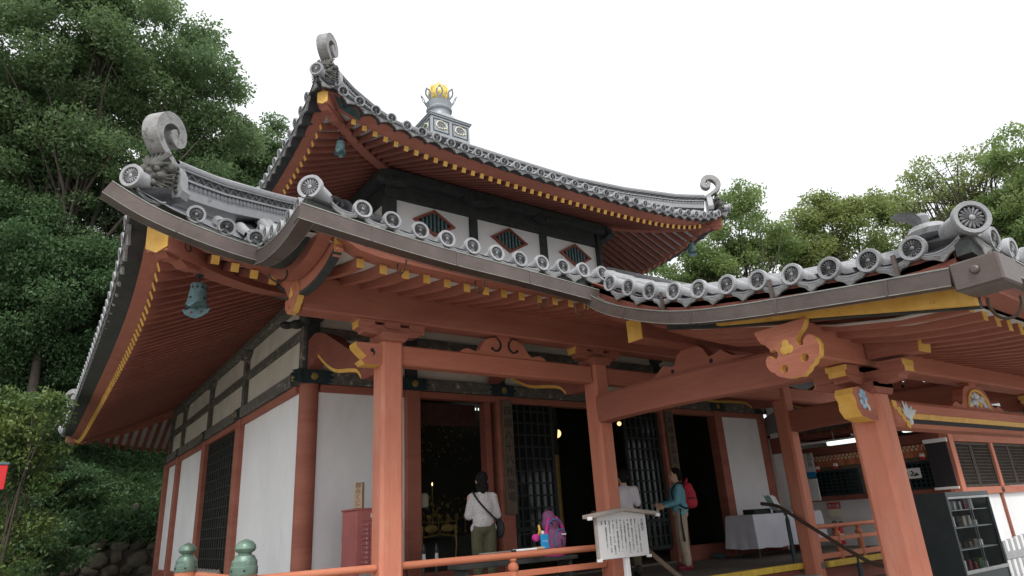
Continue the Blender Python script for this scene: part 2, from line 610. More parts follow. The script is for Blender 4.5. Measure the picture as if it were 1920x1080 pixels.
def smooth_path(pts, k=4):
    """Catmull-Rom resample."""
    P = [Vector(p) for p in pts]
    out = []
    for i in range(len(P) - 1):
        p0, p1, p2, p3 = P[max(i - 1, 0)], P[i], P[i + 1], P[min(i + 2, len(P) - 1)]
        for j in range(k):
            t = j / k
            out.append(0.5 * ((2 * p1) + (p2 - p0) * t + (2 * p0 - 5 * p1 + 4 * p2 - p3) * t * t + (3 * p1 - p0 - 3 * p2 + p3) * t ** 3))
    out.append(P[-1])
    return out

# ------------------------------------------------------------------ the ground and the hillside
GZ = -0.85
b = MB('ground')
b.add([(-150, -150, GZ), (200, -150, GZ), (200, 200, GZ), (-150, 200, GZ)], [[0, 1, 2, 3]])
structure(b.build('ground'))


def hill_z(x, y):
    """Terrain behind and left of the hall: rises from the top of the stone wall."""
    d = max(0.0, (y - 23.4))
    return 0.85 + 0.42 * d ** 1.05 + 0.25 * math.sin(x * 0.55 + y * 0.3) * min(1, d / 3) + 0.12 * math.sin(x * 1.7 - y * 0.9) * min(1, d / 2)


b = MB('hill')
NX, NY = 50, 30
xs = [-42 + 84 * i / NX for i in range(NX + 1)]
ys = [23.4 + 40 * (j / NY) ** 1.4 for j in range(NY + 1)]
b.add([(x, y, min(hill_z(x, y), 12)) for y in ys for x in xs],
      [[j * (NX + 1) + i, j * (NX + 1) + i + 1, (j + 1) * (NX + 1) + i + 1, (j + 1) * (NX + 1) + i] for j in range(NY) for i in range(NX)])
structure(b.build('hillside', smooth=True))

# ------------------------------------------------------------------ the hall
CX, CY = 8.73, 15.33
hall = thing('temple_hall', (CX, 9.75, 0), 'red and white temple hall with two tiers of curved grey tiled roofs and a porch', 'temple')
YW = 9.75                    # front wall plane
XL, XR = 3.12, 14.34         # side wall planes


class Roof:
    def __init__(s, W, zb, L, prof, vmax, bow, vw, zr, zi, Lr):
        s.W, s.zb, s.L, s.prof, s.vmax, s.bow, s.vw, s.zr, s.zi, s.Lr = W, zb, L, prof, vmax, bow, vw, zr, zi, Lr

    def axes(s, k):
        o = [V(0, -1, 0), V(1, 0, 0), V(0, 1, 0), V(-1, 0, 0)][k]
        t = [V(1, 0, 0), V(0, 1, 0), V(-1, 0, 0), V(0, -1, 0)][k]
        return o, t

    def plan(s, k, sx, v):
        o, t = s.axes(k)
        sc = max(0.0, s.W - abs(sx) - v)
        return V(CX, CY, 0) + o * (s.W - v - s.bow * (1 - math.exp(-sc / 1.0))) + t * sx

    def lift(s, sx, v, L=None):
        sc = max(0.0, s.W - abs(sx) - v)
        return (s.L if L is None else L) * math.exp(-sc / 1.2) * max(0.0, 1 - v / s.vmax) ** 1.3

    def top(s, k, sx, v, dz=0.0):
        p = s.plan(k, sx, v)
        p.z = s.zb + interp(s.prof, v) + s.lift(sx, v) + dz
        return p

    def under(s, k, sx, v, dz=0.0):
        """Rafter centre line."""
        p = s.plan(k, sx, v)
        sc = max(0.0, s.W - abs(sx) - 0.4)
        ze = s.zr + s.Lr * math.exp(-sc / 1.2)
        f = (v - 0.4) / (s.vw - 0.4)
        p.z = ze + (s.zi - ze) * f + dz
        return p


LOW = Roof(8.36, 3.87, 0.55, [(0, 0), (.5, .17), (1, .42), (2, 1.02), (2.4, 1.28), (3.5, 2.05), (5.3, 3.1)], 5.3, 0.10, 2.72, 3.55, 4.62, 0.50)
UPP = Roof(5.70, 7.90, 0.70, [(0, 0), (.5, .15), (1, .36), (2, .95), (3, 1.65), (4, 2.5), (5, 3.35), (5.5, 3.75)], 5.5, 0.0, 2.58, 7.655, 8.72, 0.60)


# ---- shared tile pieces: x along the eave, y inward, z up, the disc faces -y
def disc_piece(r=0.098, barrel=0.34, br=0.072, full=False):
    b = MB('tile_light')
    pm = 'tile_light' if full else 'tile_petal'  # corner disc petals paler: sky reflection put into the colour
    M = Matrix(((1, 0, 0), (0, 0, -1), (0, 1, 0)))
    b.lathe([(r * .70, -.014), (r * .74, .004), (r * .96, .006), (r, -.002), (r, -.04), (br, -.045)][::-1] + [(r * .70, -.014)], 22, M=M)
    b.use('tile_inset')
    b.lathe([(r * .71, -.0135), (0.0, -.0135)], 22, M=M)
    b.use(pm)
    for i in range(16):
        a = 2 * math.pi * i / 16
        ca, sa = math.cos(a), math.sin(a)
        pts = [(r * .18, -.02), (r * .50, -.075), (r * .62, -.055), (r * .66, 0), (r * .62, .055), (r * .50, .075), (r * .18, .02)]
        out = []
        for rr, w in pts:
            w = w * r / 0.098 * 1.05
            out.append((rr * ca - w * r * 0 - w * .12 * 0 - sa * w * .102, -.001 + .012, rr * sa + ca * w * .102))
        out = [(x, y, z) for x, y, z in out]
        top = [(r * .25 * ca, -.002, r * .25 * sa), (r * .56 * ca, -.004, r * .56 * sa)]
        b.add(out + top, [[0, 1, 8, 7], [1, 2, 8], [2, 3, 8], [3, 4, 8], [4, 5, 8], [5, 6, 7, 8], [6, 0, 7]])
    b.lathe([(r * .17, -.013), (r * .17, -.002), (r * .1, .003), (0, .004)], 10, M=M)
    b.use('tile_light')
    n = 9
    for y0, y1, k in ((.03, barrel, 1.0),):
        if full:
            b.tube([(0, y0, 0), (0, y1, 0)], br, 16)
            continue
        ring = []
        for y in (y0, y1):
            ring += [(br * k * math.cos(math.pi * j / (n - 1) * 1.3 - .47), y, br * k * math.sin(math.pi * j / (n - 1) * 1.3 - .47)) for j in range(n)]
        b.add(ring, [[j, j + 1, n + j + 1, n + j] for j in range(n - 1)] + [list(range(n, 2 * n))])
    return b


def pendant_piece(w=0.315):
    """Flat eave tile hung between two discs, with a wavy cusped apron."""
    b = MB('tile')
    n = 13
    top, bot, inn = [], [], []
    for i in range(n):
        u = -0.5 + i / (n - 1)
        x = u * w * 0.98
        sag = -0.055 * (1 - (2 * u) ** 2) - .022
        c = abs(2 * u)
        low = sag - 0.040 - 0.042 * (1 - c) ** 1.3 - 0.008 * math.cos(c * 9.0)
        top.append((x, sag))
        bot.append((x, low))
    vs = [(x, 0, z) for x, z in top] + [(x, -.006, (z + bz) / 2) for (x, z), (_, bz) in zip(top, bot)] + [(x, 0.004, z) for x, z in bot]
    fs = [[i + 1, i, n + i, n + i + 1] for i in range(n - 1)]
    b.add(vs, fs)
    b.use('tile_aged')
    b.add(vs, [[n + i + 1, n + i, 2 * n + i, 2 * n + i + 1] for i in range(n - 1)])
    b.use('tile')
    b.add([(x, 0, z) for x, z in top] + [(x, .36, z - .005) for x, z in top], [[i, i + 1, n + i + 1, n + i] for i in range(n - 1)])
    b.use('tile_inset')
    b.add([(x, .03, z) for x, z in bot] + [(x, .36, z + .02) for x, z in bot], [[i + 1, i, n + i, n + i + 1] for i in range(n - 1)])
    b.use('tile_aged')
    b.add([(x, 0.004, z) for x, z in bot] + [(x, .03, z) for x, z in bot], [[i, i + 1, n + i + 1, n + i] for i in range(n - 1)])
    b.use('tile_light')
    b.tube([(x, -.004, z - .012) for x, z in top], .006, 4)
    b.tube([(x, -.004, z - .028) for x, z in top[1:-1]], .004, 4)
    return b


DISC = disc_piece().mesh('round_tile_end', smooth='auto')
DISC_BIG = disc_piece(0.125, 0.30, 0.10, True).mesh('corner_tile_end', smooth='auto')
PEND = pendant_piece().mesh('pendant_tile', smooth='auto')


def tile_frame(p, tan, out, tilt):
    """x = tangent, y = inward tilted up, z = normal."""
    tan = Vector(tan).normalized()
    inw = -Vector(out)
    y = (inw * math.cos(tilt) + V(0, 0, 1) * math.sin(tilt))
    y = (y - tan * y.dot(tan)).normalized()
    z = tan.cross(y)
    jit = Matrix.Rotation(random.uniform(-.03, .03), 4, 'Y') @ Matrix.Rotation(random.uniform(-.02, .02), 4, 'X')
    return frame(p, tan, y, z) @ jit


def eave_tiles(parent, roof, k, svals, tilt=0.20):
    o, t = roof.axes(k)
    for i, sx in enumerate(svals):
        p = roof.top(k, sx, 0)
        tan = roof.top(k, min(sx + .1, roof.W), 0) - roof.top(k, max(sx - .1, -roof.W), 0)
        place('round_tile_end', DISC, tile_frame(p + V(0, 0, random.uniform(-.006, .006)), tan, o, tilt), parent)
        if i + 1 < len(svals):
            m = (sx + svals[i + 1]) / 2
            q = roof.top(k, m, 0.012)
            tan = roof.top(k, svals[i + 1], 0) - roof.top(k, sx, 0)
            place('pendant_tile', PEND, tile_frame(q, tan, o, tilt), parent)


def barrel_row(b, path, r=0.072, n=7):
    """A row of lapped barrel tiles along a path: every tile ends a little wider than the next begins."""
    pts, sc = [], []
    for i in range(len(path) - 1):
        a, c = Vector(path[i]), Vector(path[i + 1])
        pts += [a, a + (c - a) * 0.97]
        sc += [1.0, 0.90]
    sec = [(r * math.cos(math.pi * j / (n - 1)), r * math.sin(math.pi * j / (n - 1))) for j in range(n)]
    b.sweep(pts, sec, cap=False, closed=False, scales=sc)


def roof_surface(roof, name, parent_name_mat='tile'):
    b = MB(parent_name_mat)
    nu, nv = 40, 16
    for k in range(4):
        g = []
        for j in range(nv + 1):
            v = roof.vmax * (j / nv) ** 1.2
            for i in range(nu + 1):
                u = -1 + 2 * i / nu
                u = math.copysign(1 - (1 - abs(u)) ** 1.0, u)
                g.append(roof.top(k, u * (roof.W - v), v, -.075))
        b.add(g, [[j * (nu + 1) + i, j * (nu + 1) + i + 1, (j + 1) * (nu + 1) + i + 1, (j + 1) * (nu + 1) + i] for j in range(nv) for i in range(nu)])
    return b


def soffit_surface(roof):
    b = MB('soffit')
    nu = 30
    for k in range(4):
        g = []
        for v in (0.42, 0.8, 1.4, 2.0, roof.vw + 0.1):
            for i in range(nu + 1):
                u = -1 + 2 * i / nu
                g.append(roof.under(k, u * (roof.W - v), v, .062))
        b.add(g, [[j * (nu + 1) + i + 1, j * (nu + 1) + i, (j + 1) * (nu + 1) + i, (j + 1) * (nu + 1) + i + 1] for j in range(4) for i in range(nu)])
    return b


RAFT = MB('red_shaded')
RAFT.box(-.043, .043, 0.006, 1, -.05, .05, 0)
RAFT.use('yellow')
RAFT.box(-.0435, .0435, 0, .006, -.0505, .0505, 0)
RAFT = RAFT.mesh('rafter')


def rafter(parent, a, c):
    d = Vector(c) - Vector(a)
    L = d.length
    y = d / L
    x = y.cross(V(0, 0, 1)).normalized()
    z = x.cross(y)
    M = frame(a, x, y, z)
    M = M @ Matrix.Diagonal((1, L, 1, 1))
    return place('rafter', RAFT, M, parent)


def rafters(parent, roof, k, spacing, smin, smax):
    n = int(roof.W / spacing) + 1
    for i in range(-n, n):
        sx = (i + .5) * spacing
        if not (smin <= sx <= smax):
            continue
        vh = roof.W - abs(sx) - 0.14
        ve = min(roof.vw, vh)
        if ve < 0.62:
            continue
        rafter(parent, roof.under(k, sx, .40), roof.under(k, sx, ve))


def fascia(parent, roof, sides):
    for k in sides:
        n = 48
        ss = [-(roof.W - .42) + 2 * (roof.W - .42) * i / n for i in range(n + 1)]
        b = MB('red_beam_shaded')
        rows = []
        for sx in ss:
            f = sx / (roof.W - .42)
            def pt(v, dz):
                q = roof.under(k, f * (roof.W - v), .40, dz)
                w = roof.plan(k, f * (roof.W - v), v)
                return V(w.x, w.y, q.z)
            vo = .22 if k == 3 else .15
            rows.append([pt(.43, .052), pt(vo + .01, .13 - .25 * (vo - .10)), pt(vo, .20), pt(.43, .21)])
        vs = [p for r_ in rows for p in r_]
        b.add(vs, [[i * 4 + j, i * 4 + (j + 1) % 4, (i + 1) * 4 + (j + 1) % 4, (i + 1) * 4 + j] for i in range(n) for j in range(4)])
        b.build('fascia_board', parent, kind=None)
        b = MB('dark_wood')
        rows = []
        for sx in ss:
            f = sx / (roof.W - .42)
            q = [roof.plan(k, f * (roof.W - v), v) for v in (.24, .03)]
            zt = roof.top(k, f * roof.W, 0).z
            zf = roof.under(k, f * roof.W, .4).z + .195
            rows.append([V(q[0].x, q[0].y, zf - .085), V(q[1].x, q[1].y, zf - .03), V(q[1].x, q[1].y, zt - .07), V(q[0].x, q[0].y, zt - .06)])
        vs = [p for r_ in rows for p in r_]
        b.add(vs, [[i * 4 + j, i * 4 + (j + 1) % 4, (i + 1) * 4 + (j + 1) % 4, (i + 1) * 4 + j] for i in range(n) for j in range(4)])
        b.build('eave_board', parent)


def hip_rafter(parent, roof, k, tip_v, drop, g=1.0):
    """Diagonal corner beam with a yellow pentagon end and an inked scroll; k = corner between side k-1 and side k at s=-W."""
    a = roof.top(k, -(roof.W - tip_v), tip_v)
    c = roof.plan(k, -(roof.W - roof.vw), roof.vw)
    z0 = roof.zr + roof.Lr * 1.0 + drop
    z1 = roof.zi - .06
    a = V(a.x, a.y, z0)
    c = V(c.x, c.y, z1)
    d = (c - a).normalized()
    side = d.cross(V(0, 0, 1)).normalized()
    up = side.cross(d)
    b = MB('red_beam_shaded')
    pth = [a + (c - a) * (i / 12) + V(0, 0, -.16 * math.sin(math.pi * min(1, i / 12)) ** 1.0 * .8) for i in range(13)]
    b.sweep(pth, [(x_ * g, y_ * g) for x_, y_ in [(-.095, -.12), (.095, -.12), (.095, .10), (0, .14), (-.095, .10)]])
    d0 = (pth[1] - pth[0]).normalized()
    side = d0.cross(V(0, 0, 1)).normalized()
    up = side.cross(d0)
    b.use('yellow')
    b.prism([(x_ * g, y_ * g) for x_, y_ in [(-.098, -.09), (0, -.135), (.098, -.09), (.098, .102), (0, .145), (-.098, .102)]], pth[0] - d0 * .012, side, up, d0 * .0115)
    b.use('ink')
    for s_ in (-1, 1):
        sp = []
        for i in range(16):
            tt = i / 15
            an = 1.2 + tt * 6.0
            rr = .085 * (1 - .72 * tt)
            sp.append(pth[0] + d0 * (.34 + rr * math.cos(an)) + up * (-.02 + rr * math.sin(an) * .8) + side * (s_ * .096 * g))
        b.tube(sp, [.003 + .008 * (i / 15) for i in range(16)], 5)
        b.tube([sp[0] + d0 * (-.02 - .03 * i) + up * (.0 + .012 * math.sin(i)) for i in range(5)], .004, 4)
    b.use('red_beam_shaded')
    # lower lobed nose under the beam end
    b.prism([(0, -.12), (.10, -.20), (.22, -.20), (.28, -.15), (.42, -.22), (.60, -.20), (.70, -.12)], pth[0] + side * .07, d0, up, side * -.14)
    b.build('hip_rafter', parent)
    return pth


# ---- hip ridge with its patterned courses
def hip_ridge(parent, roof, k, v0):
    P = []
    n = 26
    for i in range(n + 1):
        v = v0 + (roof.vmax - v0 - .1) * i / n
        P.append(roof.top(k, -(roof.W - v), v))
    up0 = .02
    b = MB('tile')
    def layer(w, z0, z1, m='tile'):
        b.use(m)
        b.sweep(P, [(-w / 2, z0), (w / 2, z0), (w / 2, z1), (-w / 2, z1)])
    layer(.34, -.02, .07, 'tile_light')
    layer(.30, .07, .10)
    layer(.22, .10, .20, 'tile_inset')
    layer(.27, .20, .225, 'tile_light')
    layer(.22, .225, .31, 'tile_inset')
    layer(.28, .31, .335, 'tile_light')
    layer(.30, .335, .36, 'tile')
    layer(.24, .36, .40, 'tile_light')
    b.use('tile_light')
    sec = [(.085 * math.cos(a_), .40 + .06 * math.sin(a_)) for a_ in [math.pi * j / 8 for j in range(9)]]
    pts, sc = [], []
    b.sweep(P, sec, closed=False, cap=False)
    ob = b.build('hip_ridge', parent)
    # courses of little roundels and a zigzag on both faces
    b = MB('tile')
    b2 = MB('tile_petal')
    Ls = [0]
    for i in range(n):
        Ls.append(Ls[-1] + (P[i + 1] - P[i]).length)
    def at(L):
        for i in range(n):
            if L <= Ls[i + 1]:
                f = (L - Ls[i]) / (Ls[i + 1] - Ls[i])
                t = (P[i + 1] - P[i]).normalized()
                return P[i].lerp(P[i + 1], f), t
        return P[-1], (P[-1] - P[-2]).normalized()
    L = .06
    z_prev = None
    while L < min(Ls[-1], 4.2):
        p, t = at(L)
        s_ = t.cross(V(0, 0, 1)).normalized()
        u = s_.cross(t)
        for q in (-1, 1):
            c = p + u * .15 + s_ * (q * .112)
            vs = [c + (t * math.cos(a_) * .042 + u * math.sin(a_) * .047) for a_ in [2 * math.pi * j / 10 for j in range(10)]]
            b.add([c + s_ * (q * .014)] + vs, [[0, 1 + j, 1 + (j + 1) % 10] for j in range(10)])
            zz = .035 if int(round(L / .085)) % 2 else -.035
            c0 = p + u * (.267 - zz) + s_ * (q * .115)
            p1, t1 = at(L + .085)
            u1 = t1.cross(V(0, 0, 1)).normalized().cross(t1)
            c1 = p1 + u1 * (.267 + zz) + s_ * (q * .115)
            b2.tube([c0, c1], .011, 4)
        L += .085
    b.build('ridge_roundel_course', parent, kind='stuff')
    b2.build('ridge_zigzag_course', parent, kind='stuff')
    return ob


# ---- remeshed blobs for carved or soft forms
def blob(name, spheres, voxel, material, parent=None, smooth_it=2, extra=None):
    """Union of ellipsoids/capsules turned into one continuous surface."""
    b = MB(material)
    for sp in spheres:
        if len(sp) == 2:
            b.ball(sp[0], sp[1], 12, 8)
        elif len(sp) == 3:
            b.ball(sp[0], 1.0, 14, 10, sp[2])
        else:
            p, q, r0, r1 = sp
            p, q = Vector(p), Vector(q)
            n = max(2, int((q - p).length / (min(r0, r1) * .8)) + 1)
            t = (q - p).normalized() if (q - p).length > 1e-6 else V(0, 0, 1)
            pts = [p.lerp(q, i / n) for i in range(n + 1)]
            b.tube(pts, [r0 + (r1 - r0) * i / n for i in range(n + 1)], 12)
            b.ball(p, r0, 12, 8)
            b.ball(q, r1, 12, 8)
    if extra:
        extra(b)
    org = WORLD[parent] if parent is not None else Vector((0, 0, 0))
    me = b.mesh(name + '_src', org)
    ob = bpy.data.objects.new(name, me)
    COL.objects.link(ob)
    md = ob.modifiers.new('r', 'REMESH')
    md.mode = 'VOXEL'
    md.voxel_size = voxel
    sm = ob.modifiers.new('s', 'SMOOTH')
    sm.iterations = smooth_it
    sm.factor = 0.5
    dg = bpy.context.evaluated_depsgraph_get()
    me2 = bpy.data.meshes.new_from_object(ob.evaluated_get(dg))
    me2.name = name
    me2.materials.clear()
    me2.materials.append(MATS[material])
    me2.polygons.foreach_set('use_smooth', [True] * len(me2.polygons))
    me2.polygons.foreach_set('material_index', [0] * len(me2.polygons))
    ob.modifiers.clear()
    ob.data = me2
    WORLD[ob] = org.copy()
    if parent is not None:
        ob.parent = parent
    return ob


def demon_and_curl(parent, c, d, s=1.0):
    """Demon-face end tile with the curled finial above it. c = foot of the tile on the hip, d = unit plan vector towards the ridge."""
    d = Vector(d).normalized()
    sd = d.cross(V(0, 0, 1)).normalized()
    up = V(0, 0, 1)
    def P(a, w, z):
        return c + d * (a * s) + sd * (w * s) + up * (z * s)
    # arched plate behind the face
    b = MB('tile_light')
    arch = [(-.24, -.02), (-.27, .06), (-.23, .14), (-.22, .28), (-.17, .38), (-.08, .44), (0, .46), (.08, .44), (.17, .38), (.22, .28), (.23, .14), (.27, .06), (.24, -.02)]
    b.prism(arch, P(.10, 0, 0), sd * s, up * s, d * .13 * s)
    b.use('demon')
    for q in (-1, 1):
        for i in range(6):
            b.ball(P(.09, q * (.185 + .012 * (i == 0)), .05 + .058 * i), .022 * s, 8, 5)
    b.build('demon_tile_plate', parent, smooth='auto')
    sp = [(P(.03, 0, .20), 1, (.15 * s, .15 * s, .16 * s)),
          (P(-.10, 0, .13), 1, (.11 * s, .11 * s, .075 * s)),                                      # muzzle
          (P(-.19, 0, .20), .05 * s), (P(-.17, -.05, .175), .036 * s), (P(-.17, .05, .175), .036 * s),   # nose
          (P(-.06, 0, .22), P(-.17, 0, .215), .05 * s, .04 * s),
          (P(-.12, -.06, .275), P(-.03, -.17, .33), .036 * s, .02 * s), (P(-.12, .06, .275), P(-.03, .17, .33), .036 * s, .02 * s),
          (P(-.10, -.085, .235), .036 * s), (P(-.10, .085, .235), .036 * s),
          (P(-.09, -.13, .14), .058 * s), (P(-.09, .13, .14), .058 * s),
          (P(-.15, -.10, .035), P(-.15, .10, .035), .034 * s, .034 * s),                            # lower jaw
          (P(-.17, -.085, .10), P(-.175, -.09, .045), .018 * s, .008 * s), (P(-.17, .085, .10), P(-.175, .09, .045), .018 * s, .008 * s),
          (P(.0, -.19, .27), 1, (.05 * s, .05 * s, .06 * s)), (P(.0, .19, .27), 1, (.05 * s, .05 * s, .06 * s)),
          (P(-.06, -.06, .34), P(-.03, -.12, .47), .038 * s, .012 * s), (P(-.06, .06, .34), P(-.03, .12, .47), .038 * s, .012 * s)]
    for i in range(9):                       # swept-up mane
        a_ = -1.1 + 2.2 * i / 8
        sp.append((P(-.08, .08 * math.sin(a_), .32), P(-.02, .20 * math.sin(a_), .40 + .10 * math.cos(a_)), .022 * s, .010 * s))
    for q in (-1, 1):
        for i in range(5):                   # beard and whisker locks
            sp.append((P(-.10, q * (.09 + .012 * i), .05 + .02 * i), P(-.02, q * (.22 + .006 * i), -.03 + .055 * i), .017 * s, .008 * s))
    blob('demon_face', sp, .0080 * s, 'demon', parent, 0)
    # curl: swept strip in the vertical plane of the hip
    path = [(.30, .36), (.20, .42), (.06, .49), (-.08, .58), (-.155, .70), (-.13, .85), (-.02, .965), (.13, .985), (.235, .90), (.245, .77), (.165, .70), (.09, .74), (.085, .81), (.13, .84)]
    P2 = smooth_path([V(a, z, 0) for a, z in path], 4)
    b = MB('tile_aged')
    n = len(P2)
    ring = []
    for i, p in enumerate(P2):
        t = (P2[min(i + 1, n - 1)] - P2[max(i - 1, 0)]).normalized()
        nn = V(-t.y, t.x, 0)
        f = i / (n - 1)
        th = .026 + .064 * math.sin(min(1, f * 1.55) * math.pi * .5) * (1 - max(0, f - .5) * 1.35)
        wd = .092
        for e, w in ((th, -wd), (th, wd), (-th * .6, wd), (-th * .6, -wd)):
            q = p + nn * e * -1
            ring.append(P(q.x, w, q.y))
    b.add(ring, [[i * 4 + j, i * 4 + (j + 1) % 4, (i + 1) * 4 + (j + 1) % 4, (i + 1) * 4 + j] for i in range(n - 1) for j in range(4)] + [[0, 1, 2, 3], [(n - 1) * 4 + j for j in (3, 2, 1, 0)]])
    b.build('curled_finial', parent, smooth='auto')


# ---- assemble lower and upper roofs
def frange(a, c, st):
    out = []
    while a <= c + 1e-6:
        out.append(a)
        a += st
    return out


low = roof_surface(LOW, 'lower_roof').build('lower_roof', hall, smooth=True)
upp = roof_surface(UPP, 'upper_roof').build('upper_roof', hall, smooth=True)
soffit_surface(LOW).build('soffit_boards', low, smooth=True)
soffit_surface(UPP).build('soffit_boards', upp, smooth=True)

half = [0.1575 + .315 * i for i in range(26)]
sl = [s for s in half if s <= LOW.W - .40]
sides_low = [-s for s in sl[::-1]] + sl
eave_tiles(low, LOW, 0, [s for s in sides_low if s < -6.2])
eave_tiles(low, LOW, 3, sides_low)
su = [s for s in half if s <= UPP.W - .42]
sides_up = [-s for s in su[::-1]] + su
eave_tiles(upp, UPP, 0, sides_up)
eave_tiles(upp, UPP, 3, sides_up)
eave_tiles(upp, UPP, 1, sides_up)

for roof, par, ks in ((LOW, low, (0, 3)), (UPP, upp, (0, 3, 1))):
    for k in ks:
        b = MB('tile_light')
        for sx in (sides_low if roof is LOW else sides_up):
            ve = min(roof.vmax, roof.W - abs(sx) - .12)
            if ve < .6:
                continue
            path = [roof.top(k, sx, v, -.01) for v in frange(.30, ve, .30)]
            if len(path) > 1:
                barrel_row(b, path)
        b.build('barrel_tile_rows', par, smooth=True, kind='stuff')

for roof, par in ((LOW, low), (UPP, upp)):
    for k in range(4):
        o = roof.axes(k)[0]
        t = roof.axes(k)[1]
        dn = (-o + t).normalized()        # plan vector from the corner inwards
        hip_ridge(par, roof, k, .47)
        if k in (0, 3, 1):
            pc = roof.top(k, -(roof.W - .22), .22)
            demon_and_curl(par, pc + V(0, 0, -.05) + dn * .02, dn, .98 if roof is LOW else 1.05)
            q = roof.top(k, -roof.W, 0)
            place('corner_tile_end', DISC_BIG, tile_frame(q - dn * .02 + V(0, 0, .03), V(0, 0, 1).cross(dn) * -1, -dn, .06), par)
            # sweeping corner apron on both sides of the corner disc
            for kk, sg in ((k, -1), ((k + 3) % 4, 1)):
                m = roof.top(kk, sg * (roof.W - .21), .012)
                tan = roof.top(kk, sg * (roof.W - .21) + .1, 0) - roof.top(kk, sg * (roof.W - .21) - .1, 0)
                place('pendant_tile', PEND, tile_frame(m, tan, roof.axes(kk)[0], .2), par)
    for k in range(4):
        hip_rafter(par, roof, k, .34 if roof is LOW else .20, -.075 if roof is LOW else -.02, 1.3 if roof is LOW else 1.0)
    fascia(par, roof, (0, 1, 2, 3))

rafters(low, LOW, 3, .215, -99, 99)
rafters(low, LOW, 0, .215, -99, 99)
rafters(upp, UPP, 0, .215, -99, 99)
rafters(upp, UPP, 3, .215, -99, 99)
rafters(upp, UPP, 1, .215, -99, 99)
rafters(low, LOW, 2, .215, 3.0, 99)

# peeled dark paint at the corners and two dark ovals on the upper fascia
for k, sg in ((0, -1), (0, 1)):
    b = MB('teal_paint')
    n = 8
    rows = []
    for i in range(n + 1):
        sx = sg * (UPP.W - .62 - .42 * i / n)
        f = sx / (UPP.W - .42)
        row = []
        for v, dz in ((.36, .062), (.26, .085), (.18, .105)):
            q = UPP.under(k, f * (UPP.W - v), .40, dz)
            w = UPP.plan(k, f * (UPP.W - v), v)
            row.append(V(w.x, w.y, q.z) + UPP.axes(k)[0] * .006)
        rows.append(row)
    b.add([p for r_ in rows for p in r_], [[i * 3 + j, i * 3 + j + 1, (i + 1) * 3 + j + 1, (i + 1) * 3 + j] for i in range(n) for j in range(2)])
    b.build('dark_paint_patch', upp)
for sx in (-1.65, 2.25):
    b = MB('teal_paint')
    c = UPP.under(0, sx, .40, .135) + V(0, -.305, 0)
    for (ax, az) in ((.12, .05),):
        ring = [c + V(ax * math.cos(a), -.004 + .16 * (.05 * math.sin(a) < 0) * 0, az * math.sin(a)) for a in [2 * math.pi * i / 14 for i in range(14)]]
        b.add(ring, [list(range(14))])
    b.build('dark_paint_patch', upp)
# ------------------------------------------------------------------ walls of the hall
PX = [3.22, 4.895, 6.66, 10.80, 12.565, 14.24]      # pillars along the front
PY = [9.80, 13.25, 16.30, 19.55, 21.40]              # pillars along the left side


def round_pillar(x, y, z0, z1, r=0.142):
    b = MB('red_beam_shaded')
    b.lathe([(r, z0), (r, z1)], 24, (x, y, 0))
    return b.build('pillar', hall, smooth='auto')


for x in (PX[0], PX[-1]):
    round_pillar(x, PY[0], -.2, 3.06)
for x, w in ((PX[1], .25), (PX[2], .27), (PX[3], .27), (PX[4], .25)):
    b = MB('red_beam_shaded')
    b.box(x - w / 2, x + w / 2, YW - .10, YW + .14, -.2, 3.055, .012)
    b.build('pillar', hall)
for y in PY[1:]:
    b = MB('red_beam_shaded')
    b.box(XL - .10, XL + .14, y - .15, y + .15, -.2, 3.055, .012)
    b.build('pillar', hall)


def wall_panel(name, m, x0, x1, y0, y1, z0, z1):
    b = MB(m)
    b.box(x0, x1, y0, y1, z0, z1, 0)
    return b.build(name, hall)


# front: white bays at both ends
wall_panel('wall_panel', 'plaster', 3.30, 4.78, YW, YW + .08, .36, 2.94)
wall_panel('wall_panel', 'plaster', 12.68, 14.14, YW, YW + .08, .36, 2.94)
for y0, y1 in ((9.90, 13.11), (16.44, 19.41), (19.69, 21.26)):
    wall_panel('wall_panel', 'plaster', XL, XL + .08, y0, y1, .30, 2.94)
wall_panel('wall_panel', 'plaster', XL, XR, 21.40, 21.48, -.2, 4.6)
wall_panel('wall_panel', 'plaster', XR, XR + .08, 9.9, 21.4, -.2, 4.6)
# red rails over and sills under the bays
b = MB('red_beam_shaded')
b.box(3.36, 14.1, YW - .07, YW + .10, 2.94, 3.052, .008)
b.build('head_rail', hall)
b = MB('red_beam_shaded')
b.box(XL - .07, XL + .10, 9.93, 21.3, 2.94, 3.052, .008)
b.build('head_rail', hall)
b = MB('red_shaded')
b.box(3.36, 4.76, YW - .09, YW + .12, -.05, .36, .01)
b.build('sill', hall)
b = MB('red_shaded')
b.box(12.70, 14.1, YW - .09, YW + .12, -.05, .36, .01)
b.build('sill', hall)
b = MB('red_shaded')
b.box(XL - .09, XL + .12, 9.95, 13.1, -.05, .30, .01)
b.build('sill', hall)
b = MB('red_shaded')
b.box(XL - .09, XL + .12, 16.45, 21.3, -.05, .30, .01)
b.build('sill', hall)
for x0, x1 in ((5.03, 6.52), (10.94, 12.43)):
    b = MB('red_shaded')
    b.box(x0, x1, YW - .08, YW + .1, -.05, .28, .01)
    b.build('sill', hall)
# weathered tie band with dark metal sleeves and gold rosettes
b = MB('old_wood')
b.box(3.05, 14.42, YW - .105, YW + .1, 3.058, 3.25, .01)
b.build('tie_band', hall)
b = MB('old_wood')
b.box(XL - .125, XL + .08, 9.66, 21.5, 3.056, 3.252, .01)
b.build('tie_band', hall)


